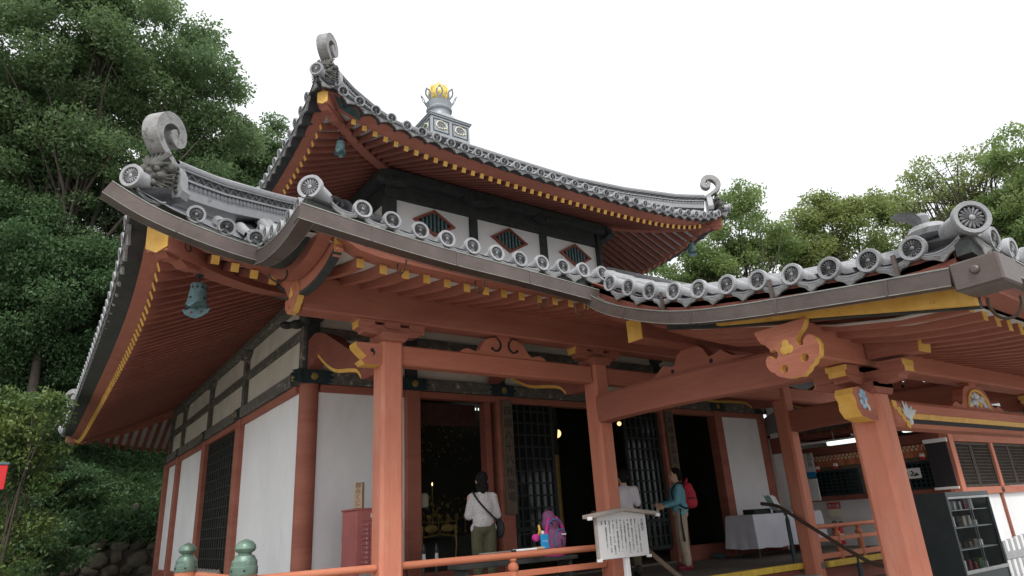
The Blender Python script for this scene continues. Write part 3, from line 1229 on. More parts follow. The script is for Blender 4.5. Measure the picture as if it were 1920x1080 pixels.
def rosette(c, n_, r=.05):
    n_ = Vector(n_)
    b = MB('gold_dull')
    Mx = n_.to_track_quat('Z', 'Y').to_matrix()
    b.lathe([(r, 0), (r, .006), (r * .72, .014), (r * .5, .008), (r * .42, .018), (0, .022)], 16, c, Mx)
    for i in range(8):
        a = 2 * math.pi * i / 8
        b.ball(Vector(c) + Mx @ V(r * .98 * math.cos(a), r * .98 * math.sin(a), .004), r * .26, 6, 4)
    return b.build('rosette', hall, smooth='auto')


for x in PX:
    b = MB('black_teal')
    w = .38 if x not in (PX[0], PX[-1]) else .45
    b.box(x - w / 2, x + w / 2, YW - .112, YW - .06, 3.052, 3.257, .004)
    pts = [(x + sg * (w / 2 + .05), z) for sg in (1,) for z in (3.1, 3.16)]
    for sg in (-1, 1):
        b.prism([(0, 0), (.09 * sg, .03), (.03 * sg, .065), (.12 * sg, .10), (.03 * sg, .135), (.09 * sg, .17), (0, .20)], (x + sg * w / 2, YW - .111, 3.055), V(1, 0, 0), V(0, 0, 1), V(0, .02, 0))
    b.build('metal_sleeve', hall)
    rosette((x + .02, YW - .113, 3.155), (0, -1, 0))
for y in PY:
    b = MB('black_teal')
    b.box(XL - .132, XL - .08, y - .2, y + .2, 3.050, 3.259, .004)
    b.build('metal_sleeve', hall)
    rosette((XL - .133, y + .05, 3.155), (-1, 0, 0))
# upper wall zone between the tie band and the eave purlin
wall_panel('upper_wall_panel', 'plaster_old', 3.3, 14.16, YW + .03, YW + .09, 3.25, 4.45)
wall_panel('upper_wall_panel', 'plaster_old', XL + .03, XL + .09, 9.9, 21.3, 3.25, 4.45)
b = MB('old_wood')
b.box(3.2, 14.2, YW - .02, YW + .05, 3.80, 3.955, .006)
b.build('wall_strip', hall)
b = MB('old_wood')
b.box(XL - .02, XL + .05, 9.9, 21.3, 3.80, 3.955, .006)
b.build('wall_strip', hall)
for x in PX + [8.73]:
    b = MB('dark_wood')
    b.box(x - .10, x + .10, YW - .05, YW + .1, 3.25, 4.14, .01)
    b.build('short_post', hall)
    b = MB('dark_wood')                      # boat-shaped bracket arm under the purlin
    b.prism([(-.42, .12), (-.42, .06), (-.34, .02), (-.22, -.03), (.22, -.03), (.34, .02), (.42, .06), (.42, .12)], (x, YW - .09, 4.17), V(1, 0, 0), V(0, 0, 1), V(0, .18, 0))
    b.box(x - .13, x + .13, YW - .13, YW + .11, 4.03, 4.135, .02)
    for q in (-.3, 0, .3):
        b.box(x + q - .075, x + q + .075, YW - .10, YW + .08, 4.292, 4.37, .015)
    b.build('bracket', hall)
for y in PY:
    b = MB('old_wood')
    b.box(XL - .05, XL + .1, y - .09, y + .09, 3.25, 4.22, .01)
    b.build('short_post', hall)
    b = MB('old_wood')
    b.prism([(-.24, .14), (-.24, .09), (-.13, -.0), (.13, 0), (.24, .09), (.24, .14)], (XL - .085, y, 4.225), V(0, 1, 0), V(0, 0, 1), V(.17, 0, 0))
    b.build('bracket', hall)
b = MB('old_wood')
b.box(2.6, 14.9, YW - .10, YW + .12, 4.37, 4.60, .01)
b.build('eave_purlin', hall)
b = MB('old_wood')
b.box(XL - .12, XL + .10, 9.2, 21.6, 4.371, 4.601, .01)
b.build('eave_purlin', hall)
# carved lion-like corner bracket nose, dark
blob('carved_nose', [(V(3.05, 9.55, 4.02), 1, (.10, .16, .10)), (V(2.95, 9.35, 3.98), 1, (.07, .12, .08)), (V(2.93, 9.22, 3.93), .055),
                     (V(3.0, 9.45, 4.12), .05), (V(2.9, 9.5, 4.1), .05), (V(2.92, 9.62, 3.92), 1, (.10, .10, .07)), (V(2.78, 9.66, 3.9), 1, (.10, .07, .06))], .02, 'dark_wood', hall, 1)
blob('carved_nose', [(V(6.9, 9.5, 3.55), .08), (V(6.9, 9.35, 3.6), .07), (V(6.97, 9.4, 3.47), .05), (V(6.78, 9.42, 3.5), .05), (V(6.6, 9.45, 3.43), .04), (V(6.7, 9.42, 3.42), .03)], .02, 'dark_wood', hall, 1)

# left side doorway: dark lattice doors, step ramp below
b = MB('carved_ink')
b.box(XL + .02, XL + .06, 13.40, 16.15, -.05, 2.94, 0)
for i in range(15):
    y = 13.42 + i * .195
    b.box(XL - .006, XL + .02, y - .013, y + .013, -.05, 2.94, 0)
for i in range(16):
    z = .02 + i * .19
    b.box(XL - .003, XL + .019, 13.40, 16.15, z - .012, z + .012, 0)
b.build('side_door', hall)
rp = thing('step_ramp', (2.6, 14.8, GZ), 'weathered slatted wooden ramp below the dark side door', 'ramp')
for i in range(8):
    b = MB('grey_wood')
    y = 13.65 + i * .3
    b.beam((3.0, y, .42), (2.25, y, -.18), .13, .03)
    b.build('slat', rp)
b = MB('grey_wood')
b.box(2.92, 3.0, 13.5, 15.9, GZ, .40, .01)
b.build('support', rp)
b = MB('grey_wood')
b.box(2.28, 2.36, 13.5, 15.9, GZ, -.16, .01)
b.build('support', rp)

# ------------------------------------------------------------------ upper storey body
UW = 3.10
b = MB('plaster')
b.box(CX - UW, CX + UW, CY - UW, CY + UW, 6.4, 7.93, 0)
b.build('upper_wall', hall)
xu = [5.68, 7.80, 9.93, 12.05]
for k in range(4):
    Rk = Matrix.Translation(V(CX, CY, 0)) @ Matrix.Rotation(k * math.pi / 2, 4, 'Z') @ Matrix.Translation(V(-CX, -CY, 0))
    yf = CY - UW
    def U(b_):
        b_.v = [Rk @ p for p in b_.v]
        return b_
    for i, x in enumerate([5.63, 7.815, 9.945]):
        b = MB('dark_wood')
        w = .11 if i else .16
        b.box(x - w, x + w, yf - .06, yf + .05, 6.4, 7.95, .008)
        U(b).build('upper_post', hall)
    b = MB('dark_wood')
    b.box(CX - UW - .12, CX + UW - .125, yf - .12, yf + .05, 7.93, 8.16, .01)
    U(b).build('upper_beam', hall)
    b = MB('dark_wood')
    b.box(CX - UW - .35, CX + UW + .1, yf - .34, yf - .125, 8.28, 8.50, .01)
    U(b).build('upper_beam', hall)
    b = MB('dark_wood')
    b.box(CX - UW - .10, CX + UW - .105, yf - .10, yf + .03, 8.16, 8.80, .01)
    U(b).build('upper_beam', hall)
    for x in [5.63, 7.815, 9.945]:
        b = MB('dark_wood')
        b.box(x - .13, x + .13, yf - .40, yf - .1, 8.162, 8.28, .02)
        b.prism([(-.40, .10), (-.40, .05), (-.22, -.03), (.22, -.03), (.40, .05), (.40, .10)], (x, yf - .36, 8.19), V(1, 0, 0), V(0, 0, 1), V(0, .2, 0))
        U(b).build('bracket', hall)
    for x in (6.76, 8.875, 11.02):
        b = MB('red_shaded')
        w, h = .565, .34
        zc = 7.55
        o_, i_ = [(-w, 0), (0, -h), (w, 0), (0, h)], [(-w + .12, 0), (0, -h + .072), (w - .12, 0), (0, h - .072)]
        for j in range(4):
            j2 = (j + 1) % 4
            b.prism([o_[j], o_[j2], i_[j2], i_[j]], (x, yf - .045, zc), V(1, 0, 0), V(0, 0, 1), V(0, .06, 0))
        wo_ = U(b).build('diamond_window', hall)
        b = MB('ink')
        b.prism(i_, (x, yf - .004, zc), V(1, 0, 0), V(0, 0, 1), V(0, .003, 0))
        U(b).build('pane', wo_)
        for q in range(-4, 5):
            xx = q * .10
            hh = (h - .072) * (1 - abs(xx) / (w - .12)) - .01
            if hh > .02:
                b = MB('bronze')
                b.box(x + xx - .026, x + xx + .026, yf - .034, yf - .008, zc - hh, zc + hh, .006)
                U(b).build('bar', wo_)

# ------------------------------------------------------------------ roof finial: box, bowl, lotus crown, gold jewel
fin = MB('lead')
FZ = 11.55
FS = Matrix.Translation(V(CX, CY, 12.47)) @ Matrix.Diagonal((.76, .76, .80, 1)) @ Matrix.Translation(V(-CX, -CY, -12.47 + .07))
fin.box(CX - .88, CX + .88, CY - .88, CY + .88, FZ, 12.36, .02)
fin.box(CX - .93, CX + .93, CY - .93, CY + .93, 12.36, 12.42, .01)
fin.box(CX - .96, CX + .96, CY - .96, CY + .96, 12.42, 12.47, .01)
fin.v = [FS @ p for p in fin.v]
fin = fin.build('finial_box', hall)
for k in range(4):
    Rk = Matrix.Translation(V(CX, CY, 0)) @ Matrix.Rotation(k * math.pi / 2, 4, 'Z') @ Matrix.Translation(V(-CX, -CY, 0))
    for sg in (-1, 1):
        b = MB('tile_inset')
        x0, x1 = (CX - .78, CX - .07) if sg < 0 else (CX + .07, CX + .78)
        y = CY - .882
        for a in ((x0, x1, 12.22, 12.26), (x0, x1, 11.70, 11.74)):
            b.box(a[0], a[1], y - .012, y + .01, a[2], a[3], 0)
        for xx in (x0, x1 - .04):
            b.box(xx, xx + .04, y - .011, y + .01, 11.741, 12.219, 0)
        b.v = [FS @ (Rk @ p) for p in b.v]
        b.build('box_panel_frame', fin)
        # gold lotus-leaf outline
        c = V((x0 + x1) / 2, y - .02, 12.0)
        lp = []
        for i in range(25):
            a = 2 * math.pi * i / 24
            r_ = .235 + .02 * math.cos(3 * a + 1)
            zz = r_ * .72 * math.sin(a)
            if math.sin(a) < -.3:
                zz += .05 * abs(math.sin(6 * a))
            lp.append(c + V(r_ * math.cos(a), 0, zz))
        b = MB('cream')
        b.tube(lp, .020, 5)
        b.use('tile_inset')
        for q in range(-3, 4):
            b.tube([c + V(q * .03, .005, -.08), c + V(q * .05, .005, .12)], .006, 4)
        b.v = [FS @ (Rk @ p) for p in b.v]
        b.build('leaf_emblem', fin)
b = MB('lead')
b.lathe([(.92, 12.47), (.86, 12.56), (.74, 12.72), (.58, 12.84), (.44, 12.92), (.42, 13.00), (.44, 13.15), (.52, 13.20), (.54, 13.26), (.50, 13.30), (.47, 13.34), (.5, 13.44), (.54, 13.56)], 28, (CX, CY, 0))
b.v = [FS @ p for p in b.v]
b.build('finial_bowl', fin, smooth='auto')
pet = MB('lead')
ring_o = [(-.02, 0), (-.10, .14), (-.16, .30), (-.13, .42), (0, .56), (.13, .42), (.16, .30), (.10, .14), (.02, 0)]
ring_i = [(-.012, .16), (-.06, .24), (-.085, .32), (-.06, .40), (0, .46), (.06, .40), (.085, .32), (.06, .24), (.012, .16)]
lm = curve_mesh('lotus_petal', [ring_o, ring_i], .012, ['lead', 'lead'])
for i in range(8):
    a = 2 * math.pi * (i + .4) / 8
    o_ = V(math.cos(a), math.sin(a), 0)
    t_ = V(-math.sin(a), math.cos(a), 0)
    y_ = (V(0, 0, 1) * math.cos(.45) + o_ * math.sin(.45))
    place('lotus_petal', lm, FS @ frame(V(CX, CY, 13.50) + o_ * .50, t_, y_, t_.cross(y_)), fin)
b = MB('gold')
b.lathe([(.20, 13.5), (.36, 13.72), (.46, 13.95), (.44, 14.15), (.33, 14.33), (.17, 14.48), (.05, 14.62), (0.0, 14.72)], 22, (CX, CY, 0))
for i in range(4):
    a = .3 + i * math.pi / 2
    b.tube([V(CX, CY, 13.9) + V(math.cos(a) * r_, math.sin(a) * r_, z) for r_, z in ((.46, 0), (.50, .2), (.42, .38), (.32, .50), (.34, .60))], [.025, .03, .025, .015, .005], 6)
b.v = [FS @ p for p in b.v]
b.build('jewel', fin, smooth='auto')

# ------------------------------------------------------------------ first porch: columns, beams, brackets
CXS = [3.22, 6.47, 10.99, 14.24]
YC = 7.0


def octo(w, c):
    return [(-w, -w + c), (-w + c, -w), (w - c, -w), (w, -w + c), (w, w - c), (w - c, w), (-w + c, w), (-w, w - c)]


def column(x, y, z0, z1, w, c):
    b = MB('red')
    b.prism(octo(w, c), (x, y, z0), V(1, 0, 0), V(0, 1, 0), V(0, 0, z1 - z0))
    return b.build('column', hall)


for x in CXS:
    column(x, YC, GZ, 2.98, .135, .035)


def arm_profile(L, h, cusp=.05):
    return [(-L, h), (-L, h * .55), (-L + cusp, h * .35), (-L + cusp * 1.2, h * .15), (-L + cusp * 3, 0), (L - cusp * 3, 0), (L - cusp * 1.2, h * .15), (L - cusp, h * .35), (L, h * .55), (L, h)]


def bracket_set(x, y, z, k=1.0, ax=V(1, 0, 0), purl=True):
    """Bearing block, boat arm, three small blocks, carved bracket under the purlin; yellow end grain."""
    ax = Vector(ax)
    ay = V(0, 0, 1).cross(ax)
    b = MB('red_beam_shaded')
    c = V(x, y, z)
    b.prism([(-.13 * k, 0), (.13 * k, 0), (.17 * k, .055 * k), (.17 * k, .10 * k), (-.17 * k, .10 * k), (-.17 * k, .055 * k)], c - ay * .17 * k, ax, V(0, 0, 1), ay * .34 * k)
    ob = b.build('bearing_block', hall)
    b = MB('red_beam_shaded')
    b.prism(arm_profile(.42 * k, .115 * k, .06 * k), c - ay * .08 * k + V(0, 0, .085 * k), ax, V(0, 0, 1), ay * .16 * k)
    b.use('yellow')
    for sg in (-1, 1):
        b.obox(c + ax * sg * (.422 * k) + V(0, 0, (.085 + .088) * k), ax * .004, ay * .078 * k, V(0, 0, .026 * k))
    b.build('bracket_arm', hall)
    for q in (-.32, 0, .32):
        b = MB('red_beam_shaded')
        cc = c + ax * q * k + V(0, 0, .165 * k)
        b.prism([(-.075 * k, 0), (.075 * k, 0), (.10 * k, .035 * k), (.10 * k, .085 * k), (-.10 * k, .085 * k), (-.10 * k, .035 * k)], cc - ay * .10 * k, ax, V(0, 0, 1), ay * .20 * k)
        if q < 0:
            b.use('yellow')
            b.obox(cc - ax * .102 * k + V(0, 0, .06 * k), ax * .003, ay * .10 * k, V(0, 0, .024 * k))
        b.build('small_block', hall)
    if purl:
        b = MB('red_beam_shaded')
        b.prism([(-.54 * k, .11 * k), (-.54 * k, .06 * k), (-.49 * k, .03 * k), (-.43 * k, .0), (.43 * k, 0), (.49 * k, .03 * k), (.54 * k, .06 * k), (.54 * k, .11 * k)], c - ay * .085 * k + V(0, 0, .235 * k), ax, V(0, 0, 1), ay * .17 * k)
        b.use('yellow')
        b.obox(c - ax * .541 * k + V(0, 0, .32 * k), ax * .003, ay * .083 * k, V(0, 0, .024 * k))
        b.build('purlin_bracket', hall)


for x in CXS:
    bracket_set(x, YC - .02, 2.98, 1.0)

# purlin over the columns
b = MB('red_beam_shaded')
b.box(2.13, 15.33, YC - .15, YC + .12, 3.235, 3.645, .02)
b.build('porch_purlin', hall)
# tie beams between the columns
for x0, x1 in ((3.36, 6.33), (6.61, 10.85), (11.13, 14.1)):
    b = MB('red_h')
    b.box(x0, x1, YC - .10, YC + .09, 2.725, 2.965, .02)
    b.build('tie_beam', hall)
# beam noses left of the corner column, with a yellow carved edge and an inked comma
b = MB('red_h')
nose = [(3.09, 2.70), (2.88, 2.70), (2.84, 2.74), (2.90, 2.79), (2.84, 2.84), (2.78, 2.90), (2.77, 2.945), (3.09, 2.945)]
b.prism([(x - 3, z - 2.7) for x, z in nose], (3, YC - .115, 2.7), V(1, 0, 0), V(0, 0, 1), V(0, .2, 0), side='yellow')
b.use('ink')
com = [V(2.97 + .022 * math.cos(a) * (1 - .5 * f), YC - .118, 2.855 + .024 * math.sin(a) - .0 * f) for f, a in ((i / 9, i / 9 * 5.0) for i in range(10))]
b.ball((2.97, YC - .117, 2.862), .026, 8, 6, (1, .15, 1))
b.tube([(2.992, YC - .118, 2.85), (2.994, YC - .118, 2.825), (2.975, YC - .118, 2.80)], [.012, .009, .002], 6)
b.build('beam_nose', hall)


def kaerumata(name, x0, x1, y, z, h, carve=False):
    """Frog-leg strut: a curved spread-foot plate with inked scrolls."""
    xm = (x0 + x1) / 2
    w = (x1 - x0) / 2
    prof = [(1.0, 0), (.97, .10), (.84, .22), (.74, .16), (.66, .10), (.56, .26), (.50, .50), (.42, .72), (.30, .84), (.14, .88), (.14, 1.0)]
    pts = [(-a * w, c * h) for a, c in prof] + [(a * w, c * h) for a, c in prof[::-1]]
    b = MB('red_h')
    b.prism(pts, (xm, y - .05, z), V(1, 0, 0), V(0, 0, 1), V(0, .11, 0))
    ob = b.build(name, hall)
    b = MB('ink')
    if not carve:
        for sg in (-1, 1):
            sp = []
            for i in range(14):
                tt = i / 13
                an = 1.9 + tt * 3.6
                rr = .30 * h * (1.15 - .35 * tt)
                sp.append(V(xm + sg * (.22 * w + rr * math.cos(an)), y - .056, z + .50 * h + rr * math.sin(an) * 1.05))
            b.tube(sp, [.004 + .011 * math.sin(math.pi * min(1, .15 + i / 13 * .75)) for i in range(14)], 6)
            b.ball(sp[-1], .022, 8, 5, (1, .3, 1))
            sp = [V(xm + sg * (.24 * w + .02 * math.cos(a)), y - .056, z + .92 * h + .02 * math.sin(a)) for a in [i * .5 for i in range(10)]]
            b.tube(sp, .004, 4)
        b.build('inked_scroll', ob)
    return ob


kaerumata('frog_leg_strut', 4.16, 5.52, YC - .03, 2.966, .28)
kaerumata('frog_leg_strut', 8.05, 9.41, YC - .03, 2.966, .28)
kaerumata('frog_leg_strut', 11.94, 13.3, YC - .03, 2.966, .28)

# curved tie beams from the porch columns back to the wall
for x in CXS:
    topc = [(7.12, 2.96), (7.45, 2.97), (7.95, 3.14), (8.45, 3.38), (8.95, 3.62), (9.35, 3.74), (9.66, 3.70)]
    botc = [(9.66, 3.25), (9.40, 3.30), (9.20, 3.34), (8.80, 3.10), (8.45, 2.95), (8.0, 2.86), (7.72, 2.79), (7.58, 2.68), (7.30, 2.66), (7.12, 2.66)]
    tp = [(p.x, p.y) for p in smooth_path([V(a, c, 0) for a, c in topc], 3)]
    bp_ = [(p.x, p.y) for p in smooth_path([V(a, c, 0) for a, c in botc], 3)]
    b = MB('red_shaded')
    b.prism(tp + bp_, (x - .09, 0, 0), V(0, 1, 0), V(0, 0, 1), V(.18, 0, 0))
    ob = b.build('curved_tie_beam', hall)
    b = MB('yellow')
    strip = [(p.x, p.y) for p in smooth_path([V(a, c, 0) for a, c in botc[2:8]], 4)]
    for i in range(len(strip) - 1):
        (y0, z0), (y1, z1) = strip[i], strip[i + 1]
        wd = .045
        b.add([(x - .094, y0, z0), (x - .094, y1, z1), (x - .094, y1, z1 + wd), (x - .094, y0, z0 + wd),
               (x - .080, y0, z0 - .003), (x - .080, y1, z1 - .003)], [[0, 1, 2, 3], [0, 4, 5, 1]])
    b.build('yellow_edge', ob)

# ---- porch 1 roof
ZE = [(1.70, 3.965), (2.25, 3.88), (2.56, 3.83), (2.87, 3.785), (3.18, 3.755), (3.48, 3.735), (3.79, 3.715), (4.1, 3.70), (4.75, 3.72), (5.4, 3.74), (8.73, 3.74)]
RISE = [(0, 0), (.45, -.04), (.95, -.03), (1.45, .10), (2.0, .38), (2.5, .66), (3.5, 1.34), (4.3, 1.86)]


def porch_z(x, y):
    xx = x if x <= CX else 2 * CX - x
    return interp(ZE, xx) + interp(RISE, y - 5.5)


b = MB('tile')
XA = [1.70 + (2 * CX - 3.40) * i / 70 for i in range(71)]
YA = [5.5 + 4.3 * j / 18 for j in range(19)]
b.add([(x, y, porch_z(x, y) - .075) for y in YA for x in XA], [[j * 71 + i, j * 71 + i + 1, (j + 1) * 71 + i + 1, (j + 1) * 71 + i] for j in range(18) for i in range(70)])
porch = b.build('porch_roof', hall, smooth=True)
xd = [1.945 + .3125 * i for i in range(12)]
for i, x in enumerate(xd):
    if i:
        place('round_tile_end', DISC, tile_frame((x, 5.5, porch_z(x, 5.5)), V(1, 0, (porch_z(x + .1, 5.5) - porch_z(x - .1, 5.5)) / .2), (0, -1, 0), -.05), porch)
    if i + 1 < len(xd):
        m = x + .156
        place('pendant_tile', PEND, tile_frame((m, 5.512, porch_z(m, 5.5) - .01), V(.31, 0, porch_z(x + .3125, 5.5) - porch_z(x, 5.5)), (0, -1, 0), -.05), porch)
dn = V(1, 1, 0).normalized()
place('corner_tile_end', DISC_BIG, tile_frame((1.73, 5.53, 4.0), V(1, -1, 0), -dn, .02), porch)
for i in range(6):
    y = 5.86 + .29 * i
    z = porch_z(1.72, y)
    place('round_tile_end', DISC, tile_frame((1.72, y, z), V(0, -1, (porch_z(1.72, y - .1) - porch_z(1.72, y + .1)) / .2), (-1, 0, 0), .0), porch)
    place('pendant_tile', PEND, tile_frame((1.732, y + .145, porch_z(1.72, y + .145)), V(0, -1, (porch_z(1.72, y - .1) - porch_z(1.72, y + .1)) / .2), (-1, 0, 0), .0), porch)
b = MB('tile_light')
for x in xd[1:] + [5.7 + .3125 * i for i in range(20)]:
    barrel_row(b, [(x, y, porch_z(x, y) - .01) for y in frange(5.8, 9.7, .3)])
for q in (2.02, 2.12):
    barrel_row(b, [(q, y, porch_z(q, y) + .03) for y in frange(5.62, 8.9, .3)], .085)
b.build('barrel_tile_rows', porch, smooth=True, kind='stuff')

# porch 1 rafters (gently curved), fascia, soffit, bargeboard
RZ = [(1.9, 3.60), (2.11, 3.53), (2.34, 3.41), (2.6, 3.385), (3.3, 3.36), (3.6, 3.345), (5.4, 3.385), (8.73, 3.385)]


def curved_rafter():
    b = MB('red_beam_shaded')
    pts = [V(0, 5.75 + (8.2 - 5.75) * i / 8, 0) for i in range(9)]
    for p in pts:
        d_ = p.y - 5.75
        p.z = .0 + .05 * d_ + .165 * d_ ** 1.35 if d_ < 99 else 0
        p.y -= 5.75
    b.sweep(pts, rect(.075, .095))
    b.use('yellow')
    b.box(-.0385, .0385, -.006, .0, -.050, .050, 0)
    return b


CR = curved_rafter().mesh('rafter')
for i in range(56):
    x = 2.34 + .245 * i
    if x > 2 * CX - 2.3:
        break
    xx = x if x < CX else 2 * CX - x
    place('rafter', CR, Matrix.Translation(V(x, 5.75, interp(RZ, xx))), porch)
b = MB('soffit')
rows = []
for d_ in (.03, .2, .4, .8, 1.3, 1.9, 2.5):
    dd = max(d_, 0)
    rows.append([V(x, 5.75 + d_, interp(RZ, x if x < CX else 2 * CX - x) + .05 + .05 * dd + .165 * dd ** 1.35 + (.03 if d_ < 0 else 0)) for x in XA])
b.add([p for r_ in rows for p in r_], [[j * 71 + i + 1, j * 71 + i, (j + 1) * 71 + i, (j + 1) * 71 + i + 1] for j in range(6) for i in range(70)])
b.build('soffit_boards', porch, smooth=True)
b = MB('red_beam_shaded')
pth = [V(x, 5.71, interp(RZ, x if x < CX else 2 * CX - x) + .118) for x in XA if 2.0 < x < 15.4]
b.sweep(pth, rect(.20, .13))
b.build('fascia_board', porch)
b = MB('dark_wood')
pth = [V(x, 5.58, porch_z(x, 5.5) - .16) for x in XA]
b.sweep(pth, rect(.08, .13))
b.build('eave_board', porch)
# bargeboard on the left verge, yellow front end
bp2 = [(5.72, 3.585), (5.95, 3.50), (6.25, 3.45), (6.6, 3.45), (6.95, 3.52), (7.3, 3.68), (7.7, 3.90)]
pp = smooth_path([V(2.10, a, c) for a, c in bp2], 4)
b = MB('red_h')
b.sweep(pp, rect(.075, .22))
b.use('dark_wood')
b.sweep([p + V(-.004, 0, -.10) for p in pp], rect(.086, .035))
b.use('yellow')
b.box(2.058, 2.142, 5.705, 5.717, 3.47, 3.70, 0)
b.build('bargeboard', porch)
b = MB('red_beam_shaded')
pp = smooth_path([V(1.98, a, c + .12) for a, c in bp2], 4)
b.sweep(pp, rect(.14, .12))
pp = smooth_path([V(1.82, a, c + .23) for a, c in bp2], 4)
b.use('dark_wood')
b.sweep(pp, rect(.16, .10))
b.build('verge_board', porch)

# gable pendant boards: outline as carved, in the plane facing -X
GO = [(120, 130), (150, 215), (180, 270), (215, 290), (262, 350), (270, 385), (310, 365), (345, 400), (345, 440), (320, 468), (285, 462), (255, 425), (232, 418), (200, 450), (193, 490), (203, 540), (230, 585), (275, 612), (290, 640), (330, 665), (365, 672), (390, 690), (440, 698), (490, 692), (560, 704), (590, 680), (632, 655), (650, 625), (700, 600), (722, 560), (762, 545), (778, 500), (790, 430), (770, 360), (735, 320), (705, 305), (675, 315), (640, 350), (632, 392), (600, 398), (572, 380), (566, 330), (590, 285), (640, 240), (665, 215), (690, 170), (705, 125)]
GO = [((x - 445) * .00089, (400 - y) * .00085) for x, y in GO][::-1]
GM = curve_mesh('gable_pendant', [GO, circ(.036, 14, (385 - 445) * .00089, (400 - 590) * .00085), circ(.038, 14, (620 - 445) * .00089, (400 - 525) * .00085)], .035, ['red_h', 'yellow'])
FL = MB('yellow')
FL.ball((0, .045, .0), .038, 12, 6, (1, 1, .16))
FL.ball((-.02, -.012, .0), .045, 12, 6, (1, 1, .16))
FL.ball((.03, -.012, .0), .042, 12, 6, (1, 1, .16))
FL = FL.mesh('flower', smooth=True)


def gable_pendant(p, parent, k=1.0):
    M = frame(p, V(0, -1, 0) * k, V(0, 0, 1) * k, V(-1, 0, 0) * k)
    o = place('gable_pendant', GM, M, parent)
    f = bpy.data.objects.new('flower', FL)
    COL.objects.link(f)
    f.parent = o
    f.matrix_basis = Matrix.Translation(V(0, .01, .036))
    return o


gable_pendant((2.08, 7.0, 3.44), porch, .92)

# ------------------------------------------------------------------ second porch over the stairs
PXS = [6.43, 11.03]
YP = 3.2
VX0, VX1 = 5.12, 2 * CX - 5.12
VZ = [(1.55, 2.70), (1.75, 2.672), (1.96, 2.663), (2.29, 2.685), (2.61, 2.733), (2.94, 2.795), (3.27, 2.852), (3.6, 2.92), (3.93, 2.982), (4.24, 3.06), (4.56, 3.163), (4.86, 3.305), (5.14, 3.45), (5.5, 3.66), (5.8, 3.80), (6.4, 3.95)]
for x in PXS:
    column(x, YP, GZ, 1.85, .15, .05)


def p2_z(x, y):
    e = min(x - VX0, VX1 - x)
    return interp(VZ, y) - .10 * (1 - math.exp(-max(e, 0) / .5))


b = MB('tile')
X2 = [VX0 + (VX1 - VX0) * i / 40 for i in range(41)]
Y2 = [1.55 + 4.6 * j / 24 for j in range(25)]
b.add([(x, y, p2_z(x, y) - .075) for y in Y2 for x in X2], [[j * 41 + i, j * 41 + i + 1, (j + 1) * 41 + i + 1, (j + 1) * 41 + i] for j in range(24) for i in range(40)])
front = b.build('front_porch_roof', hall, smooth=True)
yd = [5.14, 4.86, 4.56, 4.24, 3.93, 3.60, 3.27, 2.94, 2.61, 2.29, 1.96]
for i, y in enumerate(yd):
    sl_ = (interp(VZ, y - .1) - interp(VZ, y + .1)) / .2
    place('round_tile_end', DISC, tile_frame((VX0, y, interp(VZ, y)), V(0, -1, sl_), (-1, 0, 0), -.02), front)
    y2 = yd[i + 1] if i + 1 < len(yd) else 1.64
    m = (y + y2) / 2
    place('pendant_tile', PEND, tile_frame((VX0 + .012, m, interp(VZ, m) - .01), V(0, -1, (interp(VZ, y2) - interp(VZ, y)) / (y - y2)), (-1, 0, 0), -.02), front)
place('corner_tile_end', DISC_BIG, tile_frame((VX0 + .0, 1.53, 2.735), V(1, -1, 0), -dn, .03), front)
for i in range(22):
    x = VX0 + .37 + .315 * i
    place('round_tile_end', DISC, tile_frame((x, 1.55, p2_z(x, 1.55)), V(1, 0, (p2_z(x + .1, 1.55) - p2_z(x - .1, 1.55)) / .2), (0, -1, 0), .1), front)
    place('pendant_tile', PEND, tile_frame((x - .1575, 1.562, p2_z(x - .1575, 1.55)), V(1, 0, (p2_z(x, 1.55) - p2_z(x - .315, 1.55)) / .315), (0, -1, 0), .1), front)
b = MB('tile_light')
for i in range(22):
    x = VX0 + .37 + .315 * i
    r_ = .072 if i else .10
    barrel_row(b, [(x, y, p2_z(x, y) - .01 + (.10 if i == 0 else 0)) for y in frange(1.85, 6.0, .3)], r_)
b.build('barrel_tile_rows', front, smooth=True, kind='stuff')
# bud-and-leaves ridge ornament near the corner
oc = V(5.42, 1.93, 2.80)
b = MB('tile_light')
b.lathe([(.13, 0), (.15, .04), (.12, .085), (.05, .11), (0, .12)], 14, oc)
b.use('tile')
b.lathe([(.03, .09), (.055, .12), (.06, .17), (.045, .195), (.02, .19), (.0, .16)], 12, oc + V(-.02, .02, 0))
for dx, dy, rz, up_ in ((-.05, .10, 0.4, .9), (-.09, .05, 1.4, .5), (.02, .13, -.4, 1.2)):
    base = oc + V(dx * .4, dy * .4, .10)
    dirn = V(dx, dy, .09 * up_).normalized()
    sd = dirn.cross(V(0, 0, 1)).normalized()
    nn = sd.cross(dirn)
    pts = []
    for i in range(7):
        f = i / 6
        w = .055 * math.sin(math.pi * (.1 + .88 * f)) 
        c = base + dirn * (.22 * f) + nn * (.03 * math.sin(f * 3))
        pts += [c - sd * w + nn * .012, c + nn * -.004, c + sd * w + nn * .012]
    b.add(pts, [[i * 3 + j, i * 3 + j + 1, i * 3 + j + 4, i * 3 + j + 3] for i in range(6) for j in range(2)])
    b.add([p - nn * .014 for p in pts], [[i * 3 + j + 1, i * 3 + j, i * 3 + j + 3, i * 3 + j + 4] for i in range(6) for j in range(2)])
b.build('bud_ornament', front, smooth='auto')

# rafters of the second porch, rising to the back
def p2_under(y):
    return interp([(1.9, 2.19), (2.4, 2.215), (2.9, 2.30), (3.4, 2.44), (3.9, 2.56), (4.5, 2.70), (5.2, 3.0), (6.0, 3.35)], y)


